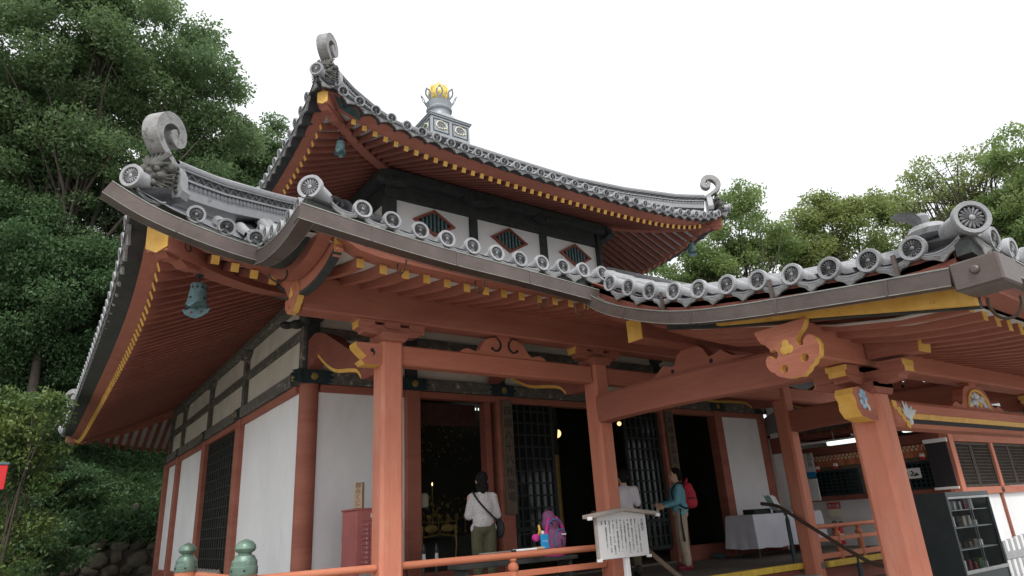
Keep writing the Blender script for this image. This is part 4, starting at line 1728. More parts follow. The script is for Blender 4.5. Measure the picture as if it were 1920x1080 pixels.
b = MB('red_beam_shaded')
rp_ = [V(0, y, p2_under(y) - p2_under(1.9)) for y in (1.9, 2.2, 2.6, 3.0, 3.4, 3.9, 4.5, 5.2, 6.0)]
b.sweep([p - V(0, 1.9, 0) for p in rp_], rect(.075, .095))
b.use('yellow')
b.box(-.0385, .0385, -.006, 0, -.05, .05, 0)
CR2 = b.mesh('rafter')
for i in range(27):
    x = 5.70 + .235 * i
    e = min(x - VX0, VX1 - x)
    place('rafter', CR2, Matrix.Translation(V(x, 1.9, 2.19 + .10 * math.exp(-(e - .5) / .4))), front)
b = MB('soffit')
rows = [[V(x, y, p2_under(y) + .055 + .10 * math.exp(-(max(min(x - VX0, VX1 - x), 0) - .0) / .35)) for x in [min(max(q, 5.56), 2 * CX - 5.56) for q in X2]] for y in (1.86, 1.9, 2.4, 2.9, 3.4, 3.9, 4.5, 5.2, 6.0)]
b.add([p for r_ in rows for p in r_], [[j * 41 + i + 1, j * 41 + i, (j + 1) * 41 + i, (j + 1) * 41 + i + 1] for j in range(8) for i in range(40)])
b.build('soffit_boards', front, smooth=True)
# verge: fascia and bargeboard with the yellow band
vy = [1.72 + (5.5 - 1.72) * i / 30 for i in range(31)]
b = MB('red_shaded')
b.sweep([V(5.25, y, interp(VZ, y) - .20) for y in vy], rect(.16, .16))
b.build('verge_board', front)
b = MB('red_shaded')
b.sweep([V(5.47, y, interp([(1.7, 2.26), (2.25, 2.36), (2.75, 2.46), (3.3, 2.56), (3.92, 2.69), (4.6, 2.86), (5.5, 3.3)], y)) for y in vy], rect(.10, .14))
b.build('bargeboard', front)
YB = [(1.725, 2.172), (2.25, 2.281), (2.75, 2.388), (3.3, 2.501), (3.92, 2.625)]
b = MB('yellow')
b.prism([(y, z) for y, z in YB] + [(3.92, 2.70), (3.3, 2.60), (2.75, 2.50), (2.25, 2.41), (1.725, 2.30)], (5.30, 0, 0), V(0, 1, 0), V(0, 0, 1), V(.06, 0, 0))
b.build('yellow_band', front)
b = MB('dark_wood')  # dark strip along the lower edge of the yellow band
b.sweep([V(5.39, y, z + .012) for y, z in YB] + [V(5.39, 4.6, 2.80)], rect(.05, .055))
b.build('dark_strip', front)
b = MB('red_beam_shaded')
b.sweep([V(x, 1.76, 2.345 + .12 * math.exp(-min(x - VX0, VX1 - x) / .4)) for x in X2[1:-1]], rect(.18, .16))
b.build('fascia_board', front)
b = MB('dark_wood')
b.sweep([V(x, 1.64, p2_z(x, 1.55) - .15) for x in X2], rect(.10, .12))
b.build('eave_board', front)
b = MB('red_shaded')
b.sweep([V(5.21, y, interp(VZ, y) - .125) for y in vy], rect(.08, .09))
b.build('eave_board', front)

# front purlin, mid purlin, rainbow beams, brackets
b = MB('red_h')
b.box(5.36, 12.1, YP - .13, YP + .12, 2.125, 2.46, .02)
b.build('front_purlin', hall)
gable_pendant((5.31, 3.22, 2.205), front, 1.0)
b = MB('red_shaded')
b.box(5.46, 12.0, 5.05, 5.27, 2.80, 3.06, .015)
b.use('yellow')
b.box(5.448, 5.459, 5.048, 5.272, 2.80, 3.061, 0)
b.build('mid_purlin', hall)
for x in PXS:
    tb = smooth_path([V(x, a, c) for a, c in ((6.86, 2.34), (6.5, 2.36), (5.8, 2.365), (5.0, 2.35), (4.2, 2.32), (3.3, 2.30))], 4)
    b = MB('red_beam_shaded')
    b.sweep(tb, [(-.10, -.19), (.10, -.19), (.115, -.15), (.115, .14), (.10, .175), (-.10, .175), (-.115, .14), (-.115, -.15)])
    b.build('rainbow_beam', hall)
    b = MB('red_beam_shaded')                       # its nose past the front purlin
    b.prism([(0, 2.17), (-.46, 2.15), (-.50, 2.40), (0, 2.44)], (x - .10, 3.06, 0), V(0, 1, 0), V(0, 0, 1), V(.20, 0, 0))
    b.use('yellow')
    b.prism([(-.462, 2.148), (-.478, 2.148), (-.518, 2.402), (-.502, 2.402)], (x - .103, 3.06, 0), V(0, 1, 0), V(0, 0, 1), V(.206, 0, 0))
    b.build('beam_nose', hall)
    # strut on the rainbow beam carrying the mid purlin
    b = MB('red_beam_shaded')
    b.prism([(-.85, 0), (-.6, .06), (-.45, .16), (-.36, .13), (-.27, .12), (-.2, .24), (-.12, .29), (.12, .29), (.2, .24), (.27, .12), (.36, .13), (.45, .16), (.6, .06), (.85, 0)], (x - .07, 5.16, 2.515), V(0, 1, 0), V(0, 0, 1), V(.14, 0, 0))
    b.use('ink')
    for q in (-.30, .30):
        b.ball((x - .073, 5.16 + q, 2.575), .028, 8, 5, (.2, 1, 1))
    b.build('frog_leg_strut', hall)
    # crossed bracket set on the front columns
    bracket_set(x, YP, 1.85, 1.05, V(1, 0, 0), False)
    bracket_set(x, YP, 1.853, 1.05, V(0, 1, 0), False)
# tie beam between the front columns with yellow underside band
b = MB('red_h')
b.box(6.575, 10.88, YP - .14, YP + .11, 1.555, 1.815, .035)
tie2 = b.build('tie_beam', hall)
b = MB('yellow')
x0, x1 = 6.86, 10.60
b.box(x0 + .06, x1 - .06, YP - .150, YP - .139, 1.635, 1.69, .003)
for sg, xe in ((1, x0 + .06), (-1, x1 - .06)):
    b.prism([(0, .055), (0, .0), (-.03 * sg, -.012), (-.05 * sg, -.045), (-.055 * sg, -.06), (-.075 * sg, -.03), (-.06 * sg, .02), (-.03 * sg, .048)], (xe, YP - .150, 1.635), V(1, 0, 0), V(0, 0, 1), V(0, .011, 0))
b.use('ink')
b.box(x0 + .03, x1 - .03, YP - .148, YP - .139, 1.592, 1.632, 0)
b.build('yellow_band', tie2)
# yellow stepped leaf and white carved leaf at the ends of the tie beam
for xe, sg in ((6.60, 1), (10.86, -1)):
    b = MB('yellow')
    for i in range(4):
        c = V(xe + sg * (.02 + .062 * i), YP - .146, 1.775 - .058 * i)
        b.prism([(-.03, .03), (.045 * sg + .01, .02), (.05 * sg, -.03), (.02 * sg, -.062), (-.02, -.03)], c, V(1, 0, 0), V(0, 0, 1), V(0, .012, 0))
    b.build('carved_leaf', tie2)
    b = MB('carve_white')
    o_ = V(xe + sg * .245, YP - .15, 1.63)
    for k_, (ang, ln, wd) in enumerate(((2.25, .15, .016), (1.85, .19, .019), (1.48, .17, .015), (.80, .17, .026), (.42, .20, .030))):
        if sg < 0:
            ang = math.pi - ang
        dirn = V(math.cos(ang), 0, math.sin(ang))
        sd = V(-math.sin(ang), 0, math.cos(ang))
        pl = []
        for i in range(7):
            f = i / 6
            w = wd * math.sin(math.pi * (.12 + .86 * f))
            c = o_ + dirn * (ln * f) + sd * (.02 * sg * math.sin(f * 2.5))
            pl += [c - sd * w, c + V(0, -.02 * math.sin(math.pi * f), 0), c + sd * w]
        b.add(pl, [[i * 3 + j, i * 3 + j + 1, i * 3 + j + 4, i * 3 + j + 3] for i in range(6) for j in range(2)])
    b.ball(o_ + V(.02 * sg, 0, -.02), .03, 8, 6, (1, .5, 1.2))
    b.use('carve_blue')
    b.ball(o_ + V(-.045 * sg, 0, .06), .024, 8, 6, (.8, .4, 1.4))
    b.build('carved_leaf', tie2, smooth=True)
# painted frog-leg strut over the tie beam
ks = kaerumata('frog_leg_strut', 8.05, 9.41, YP - .03, 1.816, .31, True)
b = MB('yellow')
b.tube([V(8.73 + .27 * math.cos(a), YP - .088, 1.83 + .21 * math.sin(a)) for a in [math.pi * i / 12 for i in range(13)]], .016, 6)
b.use('carve_white')
rr = random.Random(3)
for i in range(26):
    a = rr.uniform(.1, math.pi - .1)
    q = rr.uniform(.25, 1)
    b.use(['carve_white', 'carve_white', 'carve_blue', 'yellow', 'carve_white'][i % 5])
    b.ball((8.73 + .23 * q * math.cos(a), YP - .088, 1.835 + .17 * q * math.sin(a)), rr.uniform(.022, .036), 7, 5, (1, .6, 1))
b.build('painted_carving', ks, smooth=True)
# carved nose left of the front column: yellow edge, blue flower
b = MB('red_h')
ns = [(6.29, 1.60), (6.17, 1.60), (6.02, 1.63), (5.96, 1.70), (5.97, 1.77), (5.93, 1.83), (5.96, 1.885), (6.06, 1.90), (6.14, 1.875), (6.29, 1.84)]
b.prism([(x - 6.29, z - 1.6) for x, z in ns], (6.29, YP - .13, 1.6), V(1, 0, 0), V(0, 0, 1), V(0, .17, 0), side='yellow')
nb_ = b.build('beam_nose', hall)
b = MB('carve_blue')
for i in range(9):
    a = 2 * math.pi * i / 7
    q = .045 if i < 7 else .012
    b.ball((6.09 + q * math.cos(a), YP - .135, 1.79 + q * 1.5 * math.sin(a)), .026, 8, 5, (1, .45, 1.1))
b.use('carve_white')
for i in range(5):
    b.ball((6.13 + .02 * math.cos(i), YP - .14, 1.70 + .018 * i), .018, 7, 5, (1, .5, 1.2))
b.build('painted_flower', nb_, smooth=True)

# ------------------------------------------------------------------ gutters
def gutter_run(path, w=.15, h=.165, seams=None):
    """Bronze box gutter; the path follows the middle of its top."""
    b = MB('gutter')
    b.sweep(path, [(-w / 2, -h), (w / 2, -h), (w / 2, 0), (w / 2 - .012, 0), (w / 2 - .012, -h + .012), (-w / 2 + .012, -h + .012), (-w / 2 + .012, 0), (-w / 2, 0)])
    o = b.build('gutter', hall)
    b = MB('gutter_edge')
    for sg in (-1, 1):
        b.sweep(path, [(sg * w / 2 - .005, -.004), (sg * w / 2 + .005, -.004), (sg * w / 2 + .005, .006), (sg * w / 2 - .005, .006)])
        b.sweep(path, [(sg * w / 2 - .003, -h - .003), (sg * w / 2 + .003, -h - .003), (sg * w / 2 + .003, -h + .003), (sg * w / 2 - .003, -h + .003)])
    b.build('rolled_rim', o)
    L = 0
    nxt = .7
    for i in range(len(path) - 1):
        a, c = Vector(path[i]), Vector(path[i + 1])
        d_ = (c - a).length
        while L + d_ > nxt:
            p = a.lerp(c, (nxt - L) / d_)
            t = (c - a).normalized()
            b = MB('gutter')
            b.sweep([p - t * .012, p + t * .012], [(-w / 2 - .004, -h - .004), (w / 2 + .004, -h - .004), (w / 2 + .004, .003), (-w / 2 - .004, .003)])
            b.build('seam_band', o)
            nxt += .92
        L += d_
    return o


g1 = smooth_path([V(.20, 6.79, 4.225), V(.55, 6.80, 4.06), V(.95, 6.81, 3.94), (1.35, 6.82, 3.855), V(1.62, 6.83, 3.82)], 4)
gutter_run(g1, .15, .15)
g2 = smooth_path([V(1.66, 6.95, 3.86), V(1.66, 6.75, 3.79), V(1.66, 6.43, 3.71), V(1.66, 6.1, 3.665), V(1.66, 5.84, 3.65), V(1.66, 5.6, 3.662), V(1.66, 5.36, 3.695)], 4)
gutter_run(g2, .14, .155)
g3 = smooth_path([V(1.60, 5.40, 3.705), V(2.1, 5.40, 3.645), V(2.6, 5.40, 3.59), V(3.2, 5.40, 3.54), V(4.07, 5.40, 3.495), V(5.13, 5.40, 3.425)], 4)
gutter_run(g3, .14, .15)
g4 = smooth_path([V(5.03, 5.42, 3.42), V(5.04, 5.30, 3.31), V(5.05, 5.05, 3.15), V(5.05, 4.58, 2.945), V(5.05, 4.10, 2.785), V(5.05, 3.45, 2.65), V(5.05, 2.47, 2.50), V(5.05, 1.72, 2.395)], 4)
gutter_run(g4, .10, .125)
b = MB('gutter')                             # leader box at the outer corner
b.box(4.985, 5.30, 1.42, 1.72, 2.215, 2.415, .012)
b.lathe([(.03, 0), (.03, .01), (.02, .018), (0, .02)], 14, (4.983, 1.57, 2.33), Matrix(((0, 0, -1), (0, 1, 0), (1, 0, 0))))
b.build('gutter_corner_box', hall)
gutter_run([V(5.30, 1.48, 2.40), V(6.0, 1.48, 2.365), V(7.5, 1.48, 2.33), V(11.9, 1.48, 2.38)], .11, .12)
# iron hangers
def hanger(pts, r_):
    b = MB('copper_rail')
    b.tube(pts, r_, 5)
    b.build('gutter_hanger', hall)


for x in (2.70, 3.62, 4.45, 5.02):
    z = interp([(1.6, 3.54), (2.6, 3.425), (3.2, 3.375), (4.07, 3.33), (5.2, 3.26)], x)
    hanger([V(x, 5.66, z + .08)] + [V(x, 5.56 + .10 * math.cos(a), z - .01 + .11 * math.sin(a)) for a in [0.0 - i * .35 for i in range(10)]], .009)
hanger([V(1.78 + .10 * math.cos(a), 6.6, 3.52 + .11 * math.sin(a)) for a in [0.3 - i * .35 for i in range(10)]], .012)
for x in (5.52, 6.3):
    hanger([V(x, 1.62 + .10 * math.cos(a), 2.20 + .13 * math.sin(a)) for a in [.4 - i * .36 for i in range(11)]], .012)
for y in (2.1, 3.15, 4.4):
    b = MB('gutter')
    b.box(5.10, 5.125, y - .015, y + .015, interp(VZ, y) - .24, interp(VZ, y) - .02, 0)
    b.build('gutter_hanger', hall)

# ------------------------------------------------------------------ veranda, stairs, rails
b = MB('floor_wood')
b.box(1.72, 6.47, 6.86, 9.70, -.10, 0, .006)
b.box(6.471, 10.989, 7.14, 9.70, -.10, 0, .006)
b.box(10.99, 15.40, 6.86, 9.70, -.10, 0, .006)
b.box(1.72, 3.05, 9.701, 21.4, -.10, 0, .006)
b.build('veranda_floor', hall)
b = MB('red_shaded')
b.box(1.80, 6.6, 6.95, 7.10, -.36, -.101, .01)
b.box(10.86, 15.3, 6.95, 7.10, -.36, -.101, .01)
b.box(6.601, 10.859, 7.18, 7.30, -.36, -.101, .01)
b.box(1.80, 1.95, 7.101, 21.3, -.36, -.101, .01)
b.build('floor_beam', hall)
b = MB('mortar')
b.box(3.0, 14.4, 9.6, 21.5, GZ, -.1, 0)
b.build('plinth', hall)
for i in range(5):
    x0 = 6.62 + i * .845
    b = MB('yellow_edge')
    b.box(x0 + .004, x0 + .841, 7.095, 7.175, -.088, .006, .005)
    b.build('edge_strip', hall)
for i in range(5):
    x0 = 11.15 + i * .845
    b = MB('yellow_edge')
    b.box(x0 + .004, x0 + .841, 6.815, 6.895, -.088, .006, .005)
    b.build('edge_strip', hall)
for i in range(4):
    b = MB('grey_wood')
    z = -.17 * (i + 1)
    b.box(6.62, 10.84, 7.1 - .32 * (i + 1), 7.14 - .32 * i, z - .06, z, .008)
    b.build('stair_tread', hall)


def rail_section(label, x0, x1, y0, y1, posts, group='red veranda railings'):
    """Low red railing: round top rail, two square rails, vase-necked posts."""
    t = thing('veranda_railing', ((x0 + x1) / 2, (y0 + y1) / 2, 0), label, 'railing', group)
    b = MB('red_post')
    p, q = V(x0, y0, .545), V(x1, y1, .545)
    b.tube([p, q], .04, 12)
    b.build('top_rail', t, smooth='auto')
    for z, h in ((.335, .07), (.07, .09)):
        b = MB('red_post')
        b.beam(V(x0, y0, z), V(x1, y1, z), .06, h, .006)
        b.build('rail', t)
    for f in posts:
        c = V(x0, y0, 0).lerp(V(x1, y1, 0), f)
        b = MB('red_post')
        b.lathe([(.05, 0), (.05, .37), (.062, .385), (.066, .42), (.055, .45), (.034, .465), (.034, .475), (.046, .49), (.046, .512)], 12, c)
        b.build('post', t, smooth='auto')
    return t


rail_section('red railing between the two nearest veranda columns, trekking poles lying on it', 3.36, 6.33, YC, YC, (.5,))
rail_section('short red railing left of the omikuji cabinet, ending at the green-capped post', 1.87, 3.08, YC - .02, YC - .02, (.5,))
rail_section('red railing running back along the left side of the veranda', 1.75, 1.75, 7.1, 9.0, (.5,))
rail_section('red railing at the right end of the veranda below the shop counter', 11.13, 14.1, YC, YC, (.25, .5, .75))


def cap_post(x, y, label):
    t = thing('capped_post', (x, y, GZ), label, 'post', 'green-capped railing posts')
    b = MB('red_post')
    b.lathe([(.118, GZ), (.118, .60)], 20, (x, y, 0))
    b.build('post_shaft', t, smooth='auto')
    b = MB('giboshi')
    b.lathe([(.123, .592), (.126, .60), (.124, .665), (.117, .672), (.115, .715), (.098, .735), (.09, .76), (.062, .772), (.058, .785), (.085, .80), (.098, .825), (.092, .855), (.066, .885), (.03, .902), (0.0, .915)], 24, (x, y, 0))
    b.use('black_teal')
    for i in range(6):
        a = .3 + i * math.pi / 3
        b.ball((x + .125 * math.cos(a), y + .125 * math.sin(a), .635), .011, 8, 5)
    b.build('onion_cap', t, smooth='auto')


cap_post(1.76, 7.0, 'red railing post with a green bronze onion cap at the veranda corner')
cap_post(1.63, 9.1, 'farther red railing post with a bluish bronze onion cap by the side wall')


def handrail(x, m, label, zk):
    t = thing('stair_handrail', (x, 6.5, GZ), label, 'handrail', 'stair handrails')
    pts = smooth_path([V(x, 7.62, .985), V(x, 7.48, .965), V(x, 7.28, .915), V(x, 7.0, .735), V(x, 6.5, .41), V(x, 6.06, .135), V(x, 5.86, .025), V(x, 5.70, -.01), V(x, 5.5, -.015)], 4)
    b = MB(m)
    b.tube(pts, .03, 10)
    b.build('rail', t, smooth='auto')
    for y, z1, z0 in ((7.16, .82, -.1), (6.06, .11, GZ)):
        b = MB('black_teal')
        b.lathe([(.035, z0), (.035, z1 - .12), (.028, z1 - .10), (.016, z1 - .06), (.016, z1)], 12, (x, y, 0))
        b.use('bronze')
        b.ball((x, y, z1 + .01), .022, 8, 6)
        b.build('support', t, smooth='auto')


handrail(10.72, 'copper_rail', 'dark brown stair handrail on a dark post near the white tablecloth', 0)
handrail(6.72, 'brown_wood', 'brown stair handrail beside the notice board', 0)

# ------------------------------------------------------------------ doors and dim interior
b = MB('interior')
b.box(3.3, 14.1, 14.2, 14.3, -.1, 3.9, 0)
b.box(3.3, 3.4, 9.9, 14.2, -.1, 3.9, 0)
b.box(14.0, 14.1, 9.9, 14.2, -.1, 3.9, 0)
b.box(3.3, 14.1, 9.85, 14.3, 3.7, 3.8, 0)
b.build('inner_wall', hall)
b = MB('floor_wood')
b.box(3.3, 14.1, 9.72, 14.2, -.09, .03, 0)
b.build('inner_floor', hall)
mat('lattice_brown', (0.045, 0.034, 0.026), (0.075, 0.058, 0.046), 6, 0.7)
mat('lattice_dark', (0.022, 0.027, 0.026), (0.036, 0.042, 0.040), 6, 0.7, spec=0.2)  # door lattice colour lowered to carry the shade of the doorway
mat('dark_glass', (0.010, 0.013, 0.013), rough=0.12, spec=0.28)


def lattice_door(x0, x1, y, z0, z1, nx, nz, slots=False):
    b = MB('lattice_dark')
    for x in (x0, x1):
        b.box(x - .03, x + .03, y - .03, y + .03, z0, z1, .004)
    for z in (z0, z0 + .5, z1):
        b.box(x0 + .03, x1 - .03, y - .028, y + .028, z - .035, z + .035, .004)
    fr = b.build('lattice_door', hall)
    for i in range(1, nx):
        x = x0 + (x1 - x0) * i / nx
        b = MB('lattice_dark')
        b.box(x - .016, x + .016, y - .022, y + .01, z0 + .035, z1 - .035, 0)
        b.build('lattice_bar', fr)
    for i in range(1, nz):
        z = z0 + (z1 - z0) * i / nz
        b = MB('lattice_dark')
        b.box(x0 + .03, x1 - .03, y - .019, y + .012, z - .014, z + .014, 0)
        b.build('lattice_bar', fr)
    b = MB('dark_glass')
    b.box(x0 + .03, x1 - .03, y + .013, y + .018, z0, z1, 0)
    b.build('pane', fr)
    return fr


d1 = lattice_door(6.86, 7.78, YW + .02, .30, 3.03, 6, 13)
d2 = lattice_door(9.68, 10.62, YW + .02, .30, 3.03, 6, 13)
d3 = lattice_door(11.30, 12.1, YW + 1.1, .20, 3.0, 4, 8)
for i in range(5):
    b = MB('white_glow')  # glowing panes stand for daylight at the back, no lamp here
    b.box(8.12 + .235 * i, 8.29 + .235 * i, 13.9, 13.92, 3.60, 3.66, 0)
    b.build('lit_slot', hall)
# jambs of the side doorways
for x0, x1 in ((6.30, 6.42), (11.02, 11.12)):
    b = MB('red_shaded')
    b.box(x0, x1, YW - .04, YW + .16, .28, 2.94, .008)
    b.build('door_jamb', hall)
# carved-letter plaques on the inner pillars
for px_, txt, lab in ((6.70, '四国八十八所霊場', 'tall dark wooden plaque with carved characters on the pillar left of the lattice door'),
                      (10.86, '大師堂弘法大師', 'tall dark wooden plaque with carved characters right of the person in blue')):
    t = thing('wall_plaque', (px_, YW - .12, 1.1), lab, 'plaque')
    b = MB('brown_wood')
    b.box(px_ - .11, px_ + .11, YW - .15, YW - .112, 1.05 if px_ < 8 else .35, 2.97, .006)
    b.build('board', t)
    tm = text_mesh('lettering', '\n'.join(txt), .17, 'carved_ink', .002, 1.22)
    place('lettering', tm, frame(V(px_, YW - .152, 2.72), V(1, 0, 0), V(0, 0, 1), V(0, -1, 0)), t)

# altar furniture glimpsed through the left doorway
al = thing('altar_table', (6.25, 11.5, .03), 'low black altar table with gilt legs and two gilt oval panels', 'altar')
b = MB('interior')
b.box(5.86, 6.66, 11.35, 11.85, .74, .78, .01)
b.build('table_top', al)
for x in (6.08, 6.42):
    b = MB('gold_dull')
    b.ball((x, 11.335, .90), .14, 14, 8, (1, .12, .55))
    b.build('oval_panel', al, smooth=True)
b = MB('gold_dull')
b.tube([(5.90, 11.34, .80), (5.94, 11.34, .76), (6.25, 11.34, .80), (6.56, 11.34, .76), (6.60, 11.34, .80)], .018, 6)
b.tube([(5.90, 11.34, 1.02), (6.25, 11.34, 1.0), (6.60, 11.34, 1.02)], .014, 6)
b.build('gilt_edge', al)
for sg in (-1, 1):
    b = MB('gold_dull')
    b.tube([(6.25 + sg * .34, 11.36, .95), (6.25 + sg * .36, 11.36, .6), (6.25 + sg * .33, 11.36, .3), (6.25 + sg * .42, 11.36, .05)], [.025, .022, .018, .03], 8)
    b.build('leg', al)
for i, x in enumerate((5.98, 6.42)):
    t = thing('candlestick', (x, 11.9, .8), ['lit candle on a thin stand, the left one in the dark doorway', 'lit candle on a thin stand, the right one in the dark doorway'][i], 'candle', 'altar candles')
    b = MB('gold_dull')
    b.lathe([(.05, .78), (.012, .82), (.010, 1.3), (.03, 1.34), (.012, 1.38), (.012, 1.68)], 10, (x, 11.9, 0))
    b.build('stand', t, smooth='auto')
    b = MB('flame')
    b.lathe([(.003, 1.69), (.011, 1.71), (.008, 1.735), (0, 1.76)], 8, (x, 11.9, 0))
    b.build('flame', t)
b = MB('cream')
b.lathe([(.06, 1.28), (.085, 1.31), (.085, 1.50), (.05, 1.54)], 14, (6.08, 11.6, 0))
tag(b.build('paper_lantern', None, smooth='auto'), 'small cream drum-shaped lantern among the altar vessels', 'lantern')
b = MB('gold_dull')
rr = random.Random(11)
for i in range(130):
    x, y, z = rr.uniform(5.9, 7.3), rr.uniform(11.6, 12.6), rr.uniform(2.15, 3.0)
    b.ball((x, y, z), rr.uniform(.008, .028), 6, 4)
for i in range(150):
    x, z = rr.uniform(5.7, 7.2), rr.uniform(.75, 1.5)
    b.ball((x, rr.uniform(11.6, 12.5), z), rr.uniform(.008, .03), 6, 4, (1, 1, rr.uniform(.5, 2.2)))
for i in range(8):
    x = 5.8 + i * .2
    b.lathe([(.04, .8), (.012, .86), (.012, 1.0), (.05, 1.1), (.03, 1.16)], 8, (x, 12.0, 0))
o = b.build('altar_ornaments')
o['kind'] = 'stuff'
tag(o, 'cluster of tiny hanging gilt ornaments and vessels in the dark interior', 'ornaments')
b = MB('interior')
b.box(5.6, 7.3, 11.9, 12.8, .03, .75, .01)
tag(b.build('altar_platform'), 'dark altar platform behind the gilt table', 'altar')
b = MB('gold_paint')
b.lathe([(.085, .03), (.085, 2.25)], 16, (9.22, 11.5, 0))
t = thing('gilt_post', (9.22, 11.5, 0), 'gilt round post inside the dark central doorway', 'post')
b2 = b.build('shaft', t, smooth='auto')
b = MB('interior')
b.lathe([(.11, 2.25), (.15, 2.35), (.12, 2.6), (.16, 2.9), (.13, 3.3), (.2, 3.69)], 14, (9.16, 11.48, 0))
b.build('wrapped_top', t, smooth='auto')
for x, y, z, r_, lab in ((9.40, 11.6, 2.73, .095, 'round warm lamp glowing beside the gilt post'), (11.05, 11.3, 2.96, .05, 'round warm lamp half hidden under the long sloping beam'), (6.55, 11.7, 2.90, .035, 'tiny bright ceiling lamp above the altar')):
    t = thing('lamp', (x, y, z), lab, 'lamp')
    b = MB('lamp_warm')
    b.ball((x, y, z), r_, 16, 10)
    b.build('globe', t, smooth=True)
    b = MB('interior')
    b.tube([(x, y, z + r_ * .8), (x, y, 3.69)], .008, 6)
    b.build('cord', t)
b = MB('valance')
b.box(5.05, 6.28, YW + .25, YW + .27, 2.55, 2.93, 0)
tag(b.build('door_valance'), 'dark red cloth valance across the top of the left doorway', 'curtain')

# ------------------------------------------------------------------ wind bells under the hip rafters
def bell(x, y, z, label, fin_=True, s=1.0):
    t = thing('wind_bell', (x, y, z), label, 'bell', 'bronze wind bells at the eave corners')
    SB = Matrix.Translation(V(x, y, z + .11)) @ Matrix.Scale(s, 4) @ Matrix.Translation(V(-x, -y, -z - .11))
    b = MB('bronze')
    b.lathe([(.0, .0), (.06, .0), (.095, -.015), (.10, -.04), (.098, -.05), (.108, -.16), (.113, -.165), (.113, -.18), (.11, -.185), (.122, -.26), (.14, -.30)], 24, (x, y, z))
    n = 24
    i0 = len(b.v) - n
    for j in range(n):                       # wavy lip
        b.v[i0 + j].z += -.02 + .035 * math.cos(4 * 2 * math.pi * j / n)
    b.use('ink')
    for j in range(10):
        a = 2 * math.pi * j / 10
        b.obox((x + .0995 * math.cos(a), y + .0995 * math.sin(a), z - .075), V(math.cos(a), math.sin(a), 0) * .003, V(-math.sin(a), math.cos(a), 0) * .011, V(0, 0, .016))
    for j in range(4):
        a = .6 + 2 * math.pi * j / 4
        b.obox((x + .116 * math.cos(a), y + .116 * math.sin(a), z - .22), V(math.cos(a), math.sin(a), 0) * .003, V(-math.sin(a), math.cos(a), 0) * .018, V(0, 0, .012))
    b.v = [SB @ p for p in b.v]
    b.build('bell_body', t, smooth='auto')
    b = MB('black_teal')
    b.tube([(x, y, z), (x, y, z + .11)], .012, 6)
    b.lathe([(.05, .105), (.05, .12), (.02, .125)], 12, (x, y, z))
    b.v = [SB @ p for p in b.v]
    b.build('hanger', t)
    b = MB('bronze')
    if fin_:
        cl = [(-.19, .02), (-.13, -.0), (-.08, .03), (0, .05), (.08, .03), (.13, 0), (.19, .02), (.15, -.05), (.09, -.085), (.0, -.12), (-.09, -.085), (-.15, -.05)]
        b.prism(cl, V(x, y, z - .36), V(.81, -.59, 0), V(0, 0, 1), V(.006, .008, 0))
        b.use('maroon')
        for q in (-.06, .07):
            b.prism(circ(.016, 8, q, -.03), V(x - .004, y - .004, z - .36), V(.81, -.59, 0), V(0, 0, 1), V(-.001, -.001, 0))
    else:
        b.prism([(-.03, 0), (.03, 0), (.045, -.13), (.01, -.16), (-.02, -.13)], V(x, y, z - .28), V(.81, -.59, 0), V(0, 0, 1), V(.006, .008, 0))
    b.v = [SB @ p for p in b.v]
    b.build('clapper_plate', t)
    b = MB('black_teal')
    b.tube([(x, y, z - .02), (x, y, z - .36)], .006, 5)
    b.v = [SB @ p for p in b.v]
    b.build('clapper_rod', t)


bell(1.24, 7.84, 3.70, 'blue-green bronze bell with a flared plate under the lower roof corner', True, .88)
bell(3.79, 10.39, 7.78, 'blue-green bronze bell under the near left corner of the upper roof', False, .78)
bell(13.64, 10.46, 7.72, 'blue-green bronze bell under the far right corner of the upper roof', True, .8)

# ------------------------------------------------------------------ omikuji cabinet and its sign
t = thing('fortune_cabinet', (3.9, 9.0, 0), 'dull red cabinet of small numbered drawers by the nearest column', 'cabinet')
b = MB('box_red')
b.box(3.60, 4.20, 8.78, 9.30, .02, 1.19, .008)
b.box(3.58, 4.22, 8.80, 9.31, 1.191, 1.215, .005)
b.build('carcass', t)
b = MB('box_red')
b.box(3.66, 4.14, 8.766, 8.784, 1.05, 1.165, .004)
b.build('top_panel', t)
b = MB('white')
b.box(3.79, 3.97, 8.760, 8.765, 1.09, 1.145, 0)
b.build('card', t)
DW = MB('box_red')
DW.box(-.054, .054, -.012, 0, -.026, .026, .004)
DW = DW.mesh('drawer')
nums = '一二三四五六七八九十'
NM = [text_mesh('number', ch, .030, 'white', .0008) for ch in nums]
for c_ in range(4):
    for r_ in range(10):
        p = V(3.72 + .118 * c_, 8.778, 1.005 - .058 * r_)
        dwr = place('drawer', DW, Matrix.Translation(p), t)
        place('number', NM[(r_ + 3 * c_) % 10], frame(p + V(.02, -.0135, -.010), V(1, 0, 0), V(0, 0, 1), V(0, -1, 0)), dwr)
b = MB('grey_wood')
b.box(3.64, 4.16, 8.766, 8.782, .28, .42, .004)
b.build('base_panel', t)
t = thing('wooden_sign', (3.70, 8.95, 1.22), 'small upright wooden block lettered in brown brush script on the red cabinet', 'sign')
Rz = Matrix.Translation(V(3.70, 8.95, 0)) @ Matrix.Rotation(R(-38), 4, 'Z')
b = MB('pale_wood')
b.box(-.055, .055, -.055, .055, 1.217, 1.56, .004)
b.v = [Rz @ p for p in b.v]
b.build('block', t)
tm = text_mesh('lettering', '\n'.join('御みくじ'), .078, 'brown_wood', .001, .98)
place('lettering', tm, Rz @ frame(V(0, -.0565, 1.49), V(1, 0, 0), V(0, 0, 1), V(0, -1, 0)), t)

